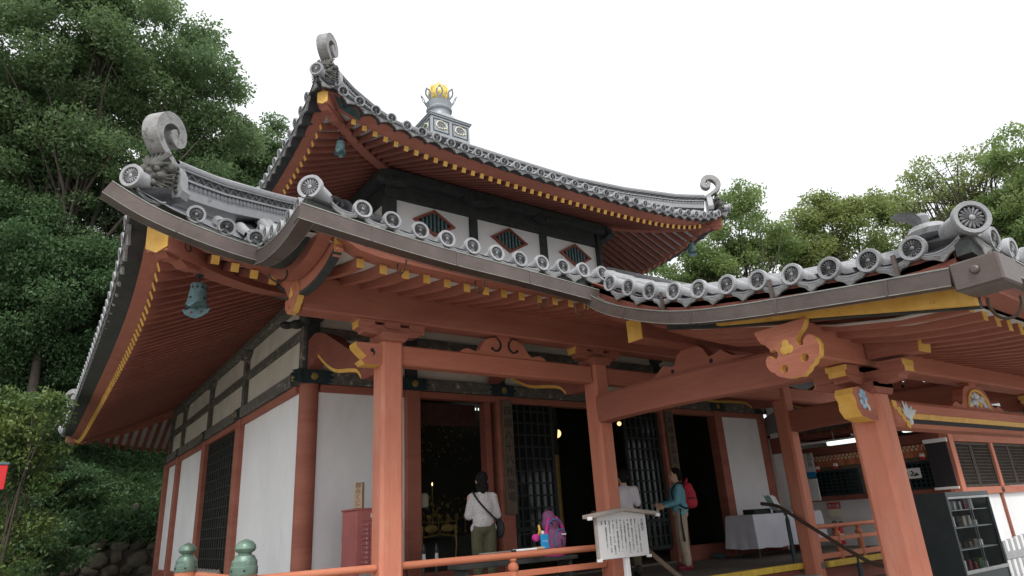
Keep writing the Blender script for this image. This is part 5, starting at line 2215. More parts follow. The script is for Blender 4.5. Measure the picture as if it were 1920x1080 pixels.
# two brush-like poles standing by the doorway
for i, (x, y, lab) in enumerate(((4.86, 9.30, 'thin black pole with a white collar left of the dark doorway'), (5.10, 9.35, 'thin black pole with a pale collar just inside the dark doorway'))):
    t = thing('tipped_pole', (x, y, 0), lab, 'pole', 'collared poles by the doorway')
    b = MB('metal_dark')
    b.tube([(x - .04, y, 0.0), (x, y, .42)], .016, 8)
    b.lathe([(.026, .56), (.03, .60), (.02, .66), (.004, .70)], 10, (x, y, 0))
    b.build('shaft', t)
    b = MB('white')
    b.lathe([(.028, .42), (.03, .44), (.024, .56)], 10, (x, y, 0))
    b.build('collar', t)

# ------------------------------------------------------------------ things on the railing
t = thing('bench', (5.3, 7.42, 0), 'low dark wooden bench behind the nearest red railing', 'bench')
b = MB('dark_wood')
b.box(4.3, 6.1, 7.28, 7.62, .42, .47, .006)
b.build('seat', t)
for x in (4.4, 6.0):
    b = MB('dark_wood')
    b.box(x - .03, x + .03, 7.32, 7.58, 0, .42, .006)
    b.build('leg', t)

t = thing('backpack', (5.80, 7.42, .47), 'purple and magenta hiking backpack standing behind the red railing', 'backpack')
c = V(5.80, 7.42, .45)
blob('pack_body', [(c + V(0, 0, .20), 1, (.155, .12, .22)), (c + V(-.01, .01, .42), 1, (.13, .10, .13)), (c + V(-.03, .02, .52), 1, (.09, .08, .08))], .014, 'purple', t, 3)
blob('front_pocket', [(c + V(.04, -.10, .22), 1, (.10, .06, .13))], .012, 'purple', t, 2)
blob('base_pocket', [(c + V(0, -.02, .045), 1, (.16, .12, .07))], .014, 'magenta', t, 2)
b = MB('magenta')
for sg in (-1, 1):
    b.tube(smooth_path([c + V(sg * .125, -.055, .10), c + V(sg * .148, -.06, .26), c + V(sg * .12, -.055, .40), c + V(sg * .05 - .015, -.05, .50)], 4), .024, 8)
b.build('side_piping', t, smooth=True)
b = MB('blue_trim')
b.tube(smooth_path([c + V(-.12, -.075, .42), c + V(-.05, -.10, .475), c + V(.05, -.10, .46), c + V(.11, -.07, .40)], 4), .009, 6)
b.tube(smooth_path([c + V(-.055, -.135, .14), c + V(-.06, -.14, .25), c + V(-.01, -.145, .34), c + V(.08, -.145, .345), c + V(.13, -.12, .28)], 4), .008, 6)
b.tube([c + V(-.13, -.085, .085), c + V(0, -.125, .085), c + V(.13, -.085, .085)], .01, 6)
b.build('zip_trim', t)
b = MB('white')
b.box(c.x + .03, c.x + .10, c.y - .168, c.y - .155, c.z + .275, c.z + .295, 0)
b.build('logo_patch', t)
for nm, pts, r_ in (('zip_pull', [c + V(.02, -.165, .22), c + V(.025, -.17, .15)], .008), ('zip_pull', [c + V(-.08, -.105, .44), c + V(-.065, -.11, .40)], .008),
                    ('loose_strap', [c + V(.14, -.03, .14), c + V(.20, -.06, .08), c + V(.22, -.05, .02)], .006), ('grab_handle', [c + V(-.06, .02, .60), c + V(-.02, -.01, .625), c + V(.03, .02, .60)], .012)):
    b = MB('black_cloth')
    b.tube(pts, r_, 6)
    b.build(nm, t)
t = thing('blue_case', (5.34, 7.03, .585), 'bright blue card case with white lettering standing on the red railing', 'case')
b = MB('blue_case')
b.box(5.285, 5.40, 6.985, 7.015, .585, .755, .012)
b.build('case_body', t)
tm = text_mesh('lettering', 'ﾊﾟﾘｨ', .032, 'white', .0008)
place('lettering', tm, frame(V(5.342, 6.983, .665), V(1, 0, 0), V(0, 0, 1), V(0, -1, 0)), t)
t = thing('snack_pouch', (5.32, 7.12, .47), 'crumpled colourful pouch with a pink roll beside the blue case', 'pouch')
b = MB('magenta')
b.lathe([(.02, 0), (.045, .01), (.045, .05), (.02, .06)], 12, (5.29, 7.14, .72), Matrix(((1, 0, 0), (0, 0, -1), (0, 1, 0))))
b.build('pink_roll', t, smooth='auto')
b = MB('white')
b.ball((5.39, 7.1, .77), .03, 10, 6)
b.build('white_tuft', t, smooth=True)
b = MB('yellow')
b.tube([(5.33, 7.1, .74), (5.34, 7.08, .80), (5.325, 7.08, .87)], [.018, .02, .012], 8)
b.build('yellow_wrap', t, smooth=True)
for i, (dy, x0, lab) in enumerate(((-.012, 4.42, 'silver trekking pole lying along the red railing, the nearer of two'), (.03, 4.40, 'silver trekking pole lying along the red railing, the farther of two'))):
    t = thing('trekking_pole', (4.9, YC + dy, .59), lab, 'pole', 'trekking poles on the railing')
    b = MB('steel')
    b.tube([(x0, YC + dy, .593), (x0 + .42, YC + dy, .594)], .007, 8)
    b.build('lower_tube', t)
    b = MB('black_cloth')
    b.tube([(x0 + .40, YC + dy, .595), (x0 + .47, YC + dy, .595)], .011, 8)
    b.build('clamp', t)
    b = MB('white')
    b.tube([(x0 + .47, YC + dy, .596), (x0 + .78, YC + dy, .597)], .012, 8)
    b.build('upper_tube', t)
    b = MB('pale_wood')
    b.tube([(x0 + .78, YC + dy, .599), (x0 + .90, YC + dy, .60)], .016, 8)
    b.build('grip', t)

# ------------------------------------------------------------------ notice board
sx0, sx1, sy = 5.735, 6.575, 6.45
t = thing('notice_board', (6.15, sy, GZ), 'white notice board of small vertical script under a little gabled roof', 'notice board')
b = MB('white_board')
b.box(sx0, sx1, sy - .012, sy + .012, .43, .925, .003)
b.prism([(0, 0), (sx1 - sx0, 0), ((sx1 - sx0) / 2, .055)], (sx0, sy - .012, .924), V(1, 0, 0), V(0, 0, 1), V(0, .024, 0))
b.build('panel', t)
xm = (sx0 + sx1) / 2
for sg in (-1, 1):
    b = MB('grey_wood')
    b.beam((xm, sy - .02, .995), (xm + sg * .60, sy - .02, .925), .13, .045, .005)
    b.build('roof_board', t)
    b = MB('white')
    b.box(xm + sg * .585 - .03, xm + sg * .585 + .03, sy - .095, sy - .055, .885, .925, .006)
    b.build('roof_end_cap', t)
    b = MB('white')
    xe = sx0 if sg < 0 else sx1
    b.box(xe - .035, xe + .035, sy - .02, sy + .02, .405, .44, .006)
    b.build('foot_cap', t)
b = MB('grey_wood')
b.box(sx0 - .03, sx0 - .002, sy - .02, sy + .02, .44, .93, .003)
b.build('side_batten', t)
b = MB('white')
b.box(xm + .02, xm + .09, sy + .013, sy + .07, GZ, .92, .004)
b.build('post', t)
lines = ['大師堂', 'ここに祀る弘法大師は、真言宗の', '開祖として広く信仰を集め、この', '御堂は、昭和のはじめに建立さ', 'れ、御本尊を安置し、四国八十八', 'ヶ所の御砂踏みの霊場として、', '多くの参詣者が訪れています。', '堂内には、御詠歌の額が掲げら', 'れ、毎月二十一日には、御縁日の', '法要が営まれ、家内安全、身体', '健康、諸願成就を祈ります。', '合掌']
for i, ln in enumerate(lines):
    sz = .052 if i == 0 else .0275
    tm = text_mesh('lettering', '\n'.join(ln), sz, 'ink', .0005, .98)
    place('lettering', tm, frame(V(sx1 - .075 - .063 * i, sy - .0135, .875 - sz * .8), V(1, 0, 0), V(0, 0, 1), V(0, -1, 0)), t)


# ------------------------------------------------------------------ people
def person(loc, heading, label, h, top, legs, shoes, arms, hair_long=False, sleeve='full', lean=0.0, wide=1.0, tilt=0.0):
    """Figure built in local axes (x right, y forward, z up) and turned to heading. arms: {side: (elbow, wrist)}."""
    t = thing('person', loc, label, 'person')
    k = h / 1.66
    ca, sa = math.cos(heading), math.sin(heading)
    L0 = Vector(loc)
    def P(x, y, z):
        y += lean * max(0, z - .9)
        return L0 + V((x * ca - y * sa) * k, (x * sa + y * ca) * k, z * k)
    def E(rx, ry, rz):                       # ellipsoid radii in world axes (approximate for turned bodies)
        return (abs(rx * ca) + abs(ry * sa) if abs(ca) < .98 and abs(sa) < .98 and False else math.hypot(rx * ca, ry * sa), math.hypot(rx * sa, ry * ca), rz)
    def Es(rx, ry, rz):
        a = E(rx, ry, rz)
        return (a[0] * k, a[1] * k, a[2] * k)
    fy = .02
    body = [(P(0, .015, 1.545), 1, Es(.074, .092, .108)), (P(0, .035, 1.48), 1, Es(.055, .07, .07)),
            (P(0, .105, 1.525), .016 * k), (P(0, .095, 1.545), P(0, .108, 1.52), .010 * k, .014 * k),
            (P(-.03, .093, 1.487), P(.03, .093, 1.487), .009 * k, .009 * k),
            (P(-.076, .005, 1.535), 1, Es(.012, .022, .032)), (P(.076, .005, 1.535), 1, Es(.012, .022, .032)),
            (P(0, .0, 1.36), P(0, .005, 1.48), .056 * k, .052 * k),
            (P(-.13, 0, 1.33), P(.13, 0, 1.33), .055 * k, .055 * k), (P(0, .0, 1.18), 1, Es(.145, .095, .20)), (P(0, 0, .95), 1, Es(.14, .095, .14)),
            (P(-.085, 0, .90), P(-.09, .02, .48), .075 * k, .052 * k), (P(-.09, .02, .48), P(-.09, -.01, .08), .050 * k, .034 * k),
            (P(.085, 0, .90), P(.09, .02, .48), .075 * k, .052 * k), (P(.09, .02, .48), P(.09, -.01, .08), .050 * k, .034 * k)]
    shw = .125 if sleeve == 'wide' else .145
    shirt = [(P(-shw, 0, 1.325), P(shw, 0, 1.325), .06 * k, .06 * k), (P(0, .0, 1.19), 1, Es(.170 * wide, .122, .23)), (P(0, -.005, 1.0), 1, Es(.165 * wide, .125, .17)),
             (P(-.11 * wide, 0, .90), P(.11 * wide, 0, .90), .08 * k, .08 * k)]
    for sg, (el, wr) in arms.items():
        sh = (sg * .175, 0, 1.32)
        body += [(P(*sh), P(*el), .045 * k, .038 * k), (P(*el), P(*wr), .037 * k, .027 * k)]
        d = (Vector(wr) - Vector(el)).normalized()
        up = V(0, 0, 1) if abs(d.z) < .8 else V(0, 1, 0)
        sd = d.cross(up).normalized()
        up = sd.cross(d)
        w = Vector(wr)
        palm = w + d * .05
        body.append((P(*w), P(*(w + d * .075)), .027 * k, .030 * k))
        body.append((P(*(palm - up * .018)), P(*(palm + up * .018)), .026 * k, .026 * k))
        for f_ in range(4):
            off = up * (-.026 + .0175 * f_)
            ln = (.062, .075, .078, .066)[f_]
            a0 = w + d * .085 + off
            a1 = a0 + d * (ln * .55) - sd * (.008 * sg)
            a2 = a1 + d * (ln * .35) - sd * (.028 * sg)
            body += [(P(*a0), P(*a1), .0088 * k, .0082 * k), (P(*a1), P(*a2), .0082 * k, .0070 * k)]
        th0 = w + d * .03 + up * .028
        th1 = th0 + d * .03 + up * .022
        th2 = th1 + d * .03 + up * .004
        body += [(P(*th0), P(*th1), .012 * k, .0095 * k), (P(*th1), P(*th2), .0095 * k, .008 * k)]
        if sleeve == 'full':
            ew = Vector(el).lerp(Vector(wr), .86)
            shirt += [(P(*sh), P(*el), .068 * k, .056 * k), (P(*el), P(*ew), .056 * k, .044 * k)]
        elif sleeve == 'wide':
            ew = Vector(el).lerp(Vector(wr), .45)
            sh = (sg * .145, 0, 1.32)
            shirt += [(P(*sh), P(*el), .064 * k, .068 * k), (P(*el), P(*ew), .068 * k, .060 * k)]
        else:
            ew = Vector(sh).lerp(Vector(el), .85)
            shirt += [(P(*sh), P(*ew), .07 * k, .066 * k)]
    blob('body', body, .0085, 'skin', t, 1)
    blob('shirt', shirt, .013, top, t, 2)
    pants = [(P(0, 0, .90), 1, Es(.150 * wide, .12, .12))]
    for sg in (-1, 1):
        pants += [(P(sg * .085, 0, .90), P(sg * .092, .02, .48), .098 * k, .082 * k), (P(sg * .092, .02, .48), P(sg * .095, -.005, .11), .080 * k, .066 * k)]
        for q in range(4):                    # cloth folds
            z = .22 + .16 * q
            pants.append((P(sg * .03, .05, z), P(sg * .15, .0, z + .05), .030 * k, .030 * k))
    blob('trousers', pants, .013, legs, t, 2)
    for sg in (-1, 1):
        blob('shoe', [(P(sg * .093, -.04, .055), P(sg * .095, .13, .040), .050 * k, .040 * k), (P(sg * .093, -.03, .10), P(sg * .093, -.03, .14), .052 * k, .052 * k), (P(sg * .093, -.04, .02), P(sg * .095, .14, .02), .03 * k, .03 * k)], .012, shoes, t, 1)
    hr = [(P(0, -.012, 1.575), 1, Es(.087, .102, .098)), (P(0, -.055, 1.52), 1, Es(.080, .055, .09))]
    if hair_long:
        hr += [(P(-.06, -.03, 1.48), P(-.06, -.035, 1.40), .035 * k, .025 * k), (P(.06, -.03, 1.48), P(.06, -.035, 1.40), .035 * k, .025 * k), (P(0, -.06, 1.47), P(0, -.06, 1.39), .05 * k, .04 * k)]
    blob('hair', hr, .010, 'hair', t, 1)
    return t, P, k


# praying visitor in the patterned blouse, seen from behind, turned a little right
hd = R(-22)
pa, P, k = person((5.10, 8.02, 0), hd, 'person in a grey patterned blouse and olive trousers, hands raised, black shoulder bag', 1.60,
                  'blouse', 'olive_cloth', 'black_cloth', {-1: ((-.19, .07, 1.08), (-.04, .26, 1.20)), 1: ((.21, .06, 1.07), (.05, .26, 1.20))}, True, 'wide', wide=1.0)
b = MB('black_cloth')
b.tube(smooth_path([P(-.13, .05, 1.395), P(-.14, -.05, 1.385), P(-.08, -.135, 1.26), P(.06, -.145, 1.10), P(.20, -.08, .98)], 4), .013, 6)
b.build('bag_strap', pa)
blob('shoulder_bag', [(P(.235, .0, .88), 1, (.05, .09, .13))], .012, 'black_cloth', pa, 2)
# visitor in the white shirt behind the notice board
pb, P, k = person((8.10, 8.35, 0), R(-30), 'person in a white shirt and brown trousers standing behind the notice board', 1.66,
                  'white_cloth', 'brown_cloth', 'black_cloth', {-1: ((-.22, .05, 1.08), (-.10, .24, 1.12)), 1: ((.22, .05, 1.08), (.10, .24, 1.12))}, False, 'short')
# visitor in the blue jacket facing left, red daypack on the back
hd = math.atan2(.62, -.78) - math.pi / 2
pc, P, k = person((9.32, 8.28, 0), hd, 'person in a light blue jacket and beige trousers with a red daypack, holding a paper', 1.67,
                  'blue_cloth', 'beige_cloth', 'maroon', {-1: ((-.21, .07, 1.08), (-.15, .27, 1.03)), 1: ((.21, .10, 1.08), (.12, .30, 1.06))})
blob('daypack', [(P(0, -.19, 1.16), 1, (.13, .12, .20)), (P(0, -.17, 1.32), 1, (.11, .10, .09)), (P(0, -.25, 1.08), 1, (.08, .07, .11))], .013, 'red_cloth', pc, 3)
b = MB('black_cloth')
for sg in (-1, 1):
    b.tube(smooth_path([P(sg * .11, -.12, 1.37), P(sg * .12, .0, 1.40), P(sg * .125, .115, 1.28), P(sg * .14, .10, 1.12), P(sg * .16, -.05, .99), P(sg * .12, -.15, .98)], 4), .016, 6)
b.tube(smooth_path([P(-.16, -.16, 1.13), P(-.06, -.28, 1.14), P(.06, -.28, 1.14), P(.16, -.16, 1.13)], 4), .012, 6)
b.tube([P(-.17, .02, .98), P(-.175, .03, .75), P(-.19, .02, .45)], [.012, .016, .02], 8)
b.build('pack_strap', pc)
b = MB('red_cloth')
b.tube(smooth_path([P(-.05, -.16, 1.40), P(0, -.19, 1.46), P(.05, -.16, 1.40)], 4), .02, 6)
b.build('pack_handle', pc)
t = thing('paper_sheet', P(-.12, .36, .98), 'small patterned paper hanging from the hand of the person in blue', 'paper')
b = MB('cream', 'maroon')
o_ = P(-.12, .39, 1.0)
u_, v_ = V(.5, .2, -.45).normalized(), V(-.35, -.2, -.5).normalized()
nn = u_.cross(v_).normalized()
v_ = nn.cross(u_)
b.obox(o_, u_ * .055, v_ * .075, nn * .001)
b.use('maroon')
for i in range(3):
    for j in range(4):
        b.obox(o_ + u_ * (-.03 + .03 * i) + v_ * (-.05 + .034 * j) - nn * .0018, u_ * .008, v_ * .008, nn * .0005)
        b.obox(o_ + u_ * (-.03 + .03 * i) + v_ * (-.05 + .034 * j) + nn * .0018, u_ * .008, v_ * .008, nn * .0005)
b.build('sheet', t)

# ------------------------------------------------------------------ draped table and what stands on it
t = thing('draped_table', (12.9, 8.95, 0), 'long table under a white cloth by the right end wall', 'table')
b = MB('cloth_sheet')
x0, x1, y0, y1, zt = 11.75, 14.15, 8.60, 9.25, .80
n = 64
per = []
for i in range(n):
    s = i / n * 2 * ((x1 - x0) + (y1 - y0))
    a, c_ = x1 - x0, y1 - y0
    if s < a:
        per.append(V(x0 + s, y0, 0))
    elif s < a + c_:
        per.append(V(x1, y0 + s - a, 0))
    elif s < 2 * a + c_:
        per.append(V(x1 - (s - a - c_), y1, 0))
    else:
        per.append(V(x0, y1 - (s - 2 * a - c_), 0))
cen = V((x0 + x1) / 2, (y0 + y1) / 2, 0)
rows = []
for z, o_, wv in ((zt, -.02, 0), (zt - .008, 0, 0), (zt - .04, .012, .004), (.60, .02, .012), (.38, .035, .02), (.17, .05, .03)):
    row = []
    for i, p in enumerate(per):
        d_ = (p - cen)
        dn_ = V(d_.x / ((x1 - x0) / 2), d_.y / ((y1 - y0) / 2), 0)
        out = V(1 if dn_.x > .98 else (-1 if dn_.x < -.98 else 0), 1 if dn_.y > .98 else (-1 if dn_.y < -.98 else 0), 0)
        w = o_ + wv * math.sin(i * 2.1) + wv * .6 * math.sin(i * .9 + 1)
        row.append(V(p.x, p.y, z + (.012 * math.sin(i * .7) if z < .2 else 0)) + out * w)
    rows.append(row)
b.add([p for r_ in rows for p in r_], [[j * n + i, (j + 1) * n + i, (j + 1) * n + (i + 1) % n, j * n + (i + 1) % n] for j in range(5) for i in range(n)] + [list(range(n))])
b.build('tablecloth', t, smooth='auto')
for x in (11.9, 14.0):
    for y in (8.7, 9.15):
        b = MB('metal_dark')
        b.box(x - .02, x + .02, y - .02, y + .02, 0, .78, .003)
        b.build('leg', t)
b = MB('black_cloth')
b.box(12.0, 12.55, 8.72, 9.0, .802, .90, .008)
tag(b.build('black_box'), 'flat black box on the white tablecloth', 'box')
t = thing('leaflet_stand', (12.65, 8.7, .8), 'small dark stand with leaning white and green leaflets on the tablecloth', 'stand')
b = MB('metal_dark')
b.box(12.58, 12.86, 8.62, 8.70, .802, .85, .004)
b.tube([(12.80, 8.6, .74), (12.82, 8.6, .86)], .025, 8)
b.build('base', t)
for i, (m, x) in enumerate((('bronze', 12.46), ('giboshi', 12.56), ('white', 12.66), ('white_board', 12.72))):
    b = MB(m)
    b.obox((x, 8.66, 1.0), V(.065, 0, -.02), V(0, .006, 0), V(-.07, .02, .14), 0)
    b.build('leaflet', t)
b = MB('white')
b.box(12.55, 12.62, 8.15, 8.2, .002, .05, .01)
tag(b.build('crumpled_paper'), 'tiny white crumpled paper on the floor in front of the draped table', 'paper')
b = MB('teal_paint')
b.box(11.55, 11.72, 9.35, 9.6, .002, .10, .02)
tag(b.build('floor_box'), 'small dark teal box on the floor against the wall sill', 'box')

# ------------------------------------------------------------------ wing wall at the right end of the veranda
wing = thing('wing_wall', (14.4, 9.0, 0), 'short white panelled wall with red posts at the right end of the veranda', 'wall')
for z0, z1 in ((2.46, 3.20), (.25, 2.10)):
    b = MB('plaster')
    b.box(14.40, 14.46, 9.36, 9.66, z0, z1, 0)
    b.build('wall_panel', wing)
for z0, z1 in ((2.10, 2.459), (3.201, 3.4), (0, .249)):
    b = MB('red_shaded')
    b.box(14.36, 14.5, 9.35, 9.67, z0, z1, .008)
    b.build('rail', wing)
b = MB('red_shaded')
b.box(14.34, 14.52, 9.17, 9.35, 0, 3.4, .01)
b.build('post', wing)
b = MB('steel')
b.box(14.28, 14.33, 9.25, 9.35, 2.25, 2.3, .004)
b.ball((14.26, 9.28, 2.22), .04, 10, 6)
tag(b.build('security_camera', None, smooth='auto'), 'small pale security camera under the wing wall rail', 'camera')

# ------------------------------------------------------------------ shop beside the hall
shop = thing('shop_building', (18, 8, GZ), 'red framed charm shop with lattice windows and an orange valance right of the hall', 'shop')
SXL, SYF = 15.5, 6.28


def sbox(name, m, x0, x1, y0, y1, z0, z1, bev=.006, par=None):
    b = MB(m)
    b.box(x0, x1, y0, y1, z0, z1, bev)
    return b.build(name, par or shop)


sbox('lower_wall', 'plaster', SXL + .02, SXL + .08, 6.40, 9.70, GZ, .98, 0)
sbox('lower_wall', 'plaster', 15.72, 22, SYF + .02, SYF + .08, GZ, .925, 0)
sbox('sill', 'red_shaded', SXL - .14, SXL + .12, 6.40, 9.75, .98, 1.085)
sbox('sill', 'red_h', 15.66, 22, SYF - .05, SYF + .12, .927, 1.07)
sbox('corner_post', 'red', SXL - .06, SXL + .14, SYF - .06, SYF + .12, GZ, 2.2)
for x in (17.55, 19.6, 21.6):
    sbox('window_post', 'red', x - .07, x + .07, SYF - .04, SYF + .1, 1.071, 2.0)
for x in (17.42, 19.5):
    sbox('dado_post', 'red_shaded', x - .05, x + .05, SYF - .02, SYF + .06, GZ, .926)
b = MB('copper_rail')
b.ball((17.42, SYF - .06, 1.0), .06, 12, 8, (1, .5, 1))
b.build('nail_cover', shop, smooth=True)
sbox('head_beam', 'red_h', 15.64, 22, SYF - .06, SYF + .1, 2.0, 2.2)
sbox('head_beam', 'red_shaded', SXL - .08, SXL + .1, SYF + .12, 9.9, 2.02, 2.22)
sbox('inner_wall', 'interior', 18.5, 18.6, 6.5, 9.8, GZ, 2.5, 0)
sbox('back_wall', 'plaster_old', 14.6, 22, 9.85, 9.95, GZ, 2.7, 0)
sbox('shop_floor', 'floor_wood', 15.6, 22, 6.4, 9.8, -.3, -.25, 0)
sbox('shop_ceiling', 'brown_wood', 14.55, 22.6, 5.5, 10.6, 2.50, 2.56, 0)
for i in range(14):
    sbox('ceiling_joist', 'red_shaded', 14.6, 22.5, 5.7 + .35 * i, 5.76 + .35 * i, 2.42, 2.499, 0)
b = MB('tile')
b.add([(14.4, 5.3, 2.58), (22.8, 5.3, 2.58), (22.8, 8.0, 3.6), (14.4, 8.0, 3.6), (22.8, 10.8, 2.58), (14.4, 10.8, 2.58)], [[0, 1, 2, 3], [3, 2, 4, 5], [0, 3, 5], [1, 4, 2]])
b.build('shop_roof', shop)
# front lattice windows: frame, bars, dark pane
for x0, x1 in ((15.66, 16.5), (16.52, 17.48), (17.62, 18.5), (18.52, 19.53)):
    y = SYF + .03
    b = MB('lattice_brown')
    b.box(x0, x0 + .05, y - .03, y + .02, 1.075, 1.995, .003)
    b.box(x1 - .05, x1, y - .03, y + .02, 1.075, 1.995, .003)
    b.box(x0 + .05, x1 - .05, y - .03, y + .02, 1.075, 1.125, .003)
    b.box(x0 + .05, x1 - .05, y - .03, y + .02, 1.945, 1.995, .003)
    w_ = b.build('lattice_window', shop)
    b = MB('dark_glass')
    b.box(x0 + .05, x1 - .05, y + .005, y + .01, 1.125, 1.945, 0)
    b.build('pane', w_)
    for i in range(1, 12):
        xx = x0 + .05 + (x1 - x0 - .1) * i / 12
        b = MB('lattice_brown')
        b.box(xx - .008, xx + .008, y - .018, y + .002, 1.125, 1.945, 0)
        b.build('lattice_bar', w_)
    for i in range(1, 12):
        zz = 1.125 + .82 * i / 12
        b = MB('lattice_brown')
        b.box(x0 + .05, x1 - .05, y - .015, y + .003, zz - .007, zz + .007, 0)
        b.build('lattice_bar', w_)
# left counter: two dark lattice screens, thin posts
for y0, y1, z0, z1 in ((8.30, 9.42, 1.09, 1.66), (6.55, 7.45, 1.09, 1.66)):
    x = SXL - .02
    b = MB('black_teal')
    b.box(x - .02, x + .02, y0, y0 + .05, z0, z1, .003)
    b.box(x - .02, x + .02, y1 - .05, y1, z0, z1, .003)
    b.box(x - .02, x + .02, y0 + .05, y1 - .05, z0, z0 + .05, .003)
    b.box(x - .02, x + .02, y0 + .05, y1 - .05, z1 - .05, z1, .003)
    w_ = b.build('lattice_screen', shop)
    b = MB('dark_glass')
    b.box(x + .012, x + .016, y0 + .05, y1 - .05, z0 + .05, z1 - .05, 0)
    b.build('pane', w_)
    for i in range(1, 8):
        yy = y0 + .05 + (y1 - y0 - .1) * i / 8
        b = MB('black_teal')
        b.box(x - .013, x + .011, yy - .012, yy + .012, z0 + .05, z1 - .05, 0)
        b.build('lattice_bar', w_)
    for i in range(1, 6):
        zz = z0 + .05 + (z1 - z0 - .1) * i / 6
        b = MB('black_teal')
        b.box(x - .011, x + .011, y0 + .05, y1 - .05, zz - .011, zz + .011, 0)
        b.build('lattice_bar', w_)
for y in (8.20, 7.62, 9.5):
    sbox('counter_post', 'brown_wood', SXL - .03, SXL + .03, y - .03, y + .03, 1.086, 2.02, .004)
sbox('counter_rail', 'brown_wood', SXL - .015, SXL + .02, 7.65, 8.17, 1.40, 1.44, .003)
# valance with two rows of white rings, tassel bells
val = thing('shop_valance', (SXL - .1, 8, 1.9), 'orange cloth valance with two rows of white rings above the shop counter', 'curtain')
b = MB('orange_cloth')
ny = 60
rows = []
for z, a in ((2.00, 0), (1.93, .008), (1.86, .012), (1.74, .016)):
    rows.append([V(SXL - .10 + a * math.sin(i * 1.3), 6.42 + (9.62 - 6.42) * i / ny, z) for i in range(ny + 1)])
b.add([p for r_ in rows for p in r_], [[j * (ny + 1) + i, j * (ny + 1) + i + 1, (j + 1) * (ny + 1) + i + 1, (j + 1) * (ny + 1) + i] for j in range(3) for i in range(ny)])
b.build('cloth', val, smooth=True)
b = MB('cream')
for i in range(34):
    for z in (1.965, 1.905):
        c = V(SXL - .118, 6.46 + .093 * i + (.045 if z < 1.93 else 0), z)
        b.tube([c + V(0, .02 * math.cos(a), .02 * math.sin(a)) for a in [2 * math.pi * q / 8 for q in range(9)]], .006, 4)
o = b.build('ring_pattern', val, kind='stuff')
for i, (y, z) in enumerate(((9.18, 1.72), (8.72, 1.75), (7.28, 1.73), (6.78, 1.75))):
    t = thing('hanging_charm', (SXL - .16, y, z), ['white and red hanging bell charm, the leftmost under the valance', 'white and red hanging bell charm, second from the left under the valance', 'white and red hanging bell charm over the right lattice screen', 'white and red hanging bell charm nearest the black banner'][i], 'charm', 'bell charms along the shop counter')
    b = MB('signal_red')
    b.tube([(SXL - .16, y, z + .25), (SXL - .16, y, z + .02)], .006, 5)
    b.lathe([(.05, -.06), (.055, -.04), (.04, -.01)], 10, (SXL - .16, y, z))
    b.build('cord', t)
    for q in (-.025, .025):
        b = MB('white')
        b.lathe([(.028, -.015), (.03, 0), (.018, .05), (.006, .06)], 10, (SXL - .16, y + q, z))
        b.build('bell', t, smooth='auto')
sbox('valance_panel', 'brown_wood', SXL - .06, SXL - .04, 6.45, 7.5, 1.66, 1.99, 0)
sbox('valance_panel', 'brown_wood', SXL - .06, SXL - .04, 8.25, 9.5, 1.66, 1.99, 0)
# framed print on the right lattice screen
t = thing('posted_print', (SXL - .06, 7.15, 1.4), 'white sheet with a black ink drawing on the dark lattice screen', 'print')
b = MB('white')
b.box(SXL - .075, SXL - .068, 6.93, 7.33, 1.32, 1.53, 0)
b.build('sheet', t)
b = MB('ink')
rr = random.Random(4)
for i in range(26):
    b.obox((SXL - .0765, 7.0 + .26 * rr.random(), 1.375 + .10 * rr.random() ** 1.5), V(.0004, 0, 0), V(0, rr.uniform(.008, .03), 0), V(0, 0, rr.uniform(.004, .014)))
b.build('ink_drawing', t)
# vertical banner at the shop corner (dark, pale edging)
t = thing('hanging_banner', (15.1, 6.5, 1.0), 'tall black banner board with a pale frame hanging at the shop corner', 'banner')
b = MB('ink')
b.box(15.20, 15.23, 6.20, 6.62, 1.10, 1.98, .004)
b.build('panel', t)
for z0, z1 in ((1.05, 1.10), (1.98, 2.06)):
    b = MB('white_board')
    b.box(15.19, 15.24, 6.18, 6.64, z0, z1, .004)
    b.build('frame_bar', t)
# posters and white boards by the far end of the counter
t = thing('poster', (15.2, 9.55, 1.8), 'white and blue poster with black brush characters at the far end of the counter', 'poster')
b = MB('white_board')
b.box(15.26, 15.28, 9.20, 9.62, 1.62, 2.10, 0)
b.build('sheet', t)
b = MB('blue_case')
b.box(15.252, 15.259, 9.20, 9.62, 1.53, 1.66, 0)
b.build('blue_foot', t)
tm = text_mesh('lettering', '\n'.join('御朱印'), .12, 'ink', .0005, 1.0)
place('lettering', tm, frame(V(15.258, 9.50, 1.97), V(0, -1, 0), V(0, 0, 1), V(-1, 0, 0)), t)
tm = text_mesh('lettering', '\n'.join('受付所'), .12, 'ink', .0005, 1.0)
place('lettering', tm, frame(V(15.258, 9.30, 2.02), V(0, -1, 0), V(0, 0, 1), V(-1, 0, 0)), t)
b = MB('white')
b.box(15.2, 15.24, 9.18, 9.50, 1.0, 1.50, .004)
tag(b.build('white_panel'), 'plain white board under the poster at the end of the counter', 'board')
# fluorescent lights under the eaves
for i, (x, y, z, lab) in enumerate(((14.75, 8.3, 2.18, 'white box ceiling light left of the thick front column'), (14.3, 6.4, 2.20, 'white box ceiling light right of the thick front column'))):
    t = thing('ceiling_light', (x, y, z), lab, 'light', 'ceiling lights under the shop eave')
    b = MB('white')
    b.box(x - .09, x + .09, y - .55, y + 1.2, z + .06, z + .10, .004)
    b.build('housing', t)
    b = MB('white_glow')
    b.box(x - .075, x + .075, y - .5, y + .15, z - .02, z + .058, .015)
    b.build('diffuser', t)
    b = MB('metal_grey')
    b.tube([(x, y, z + .1), (x, y, 2.5)], .01, 6)
    b.build('hanger', t)
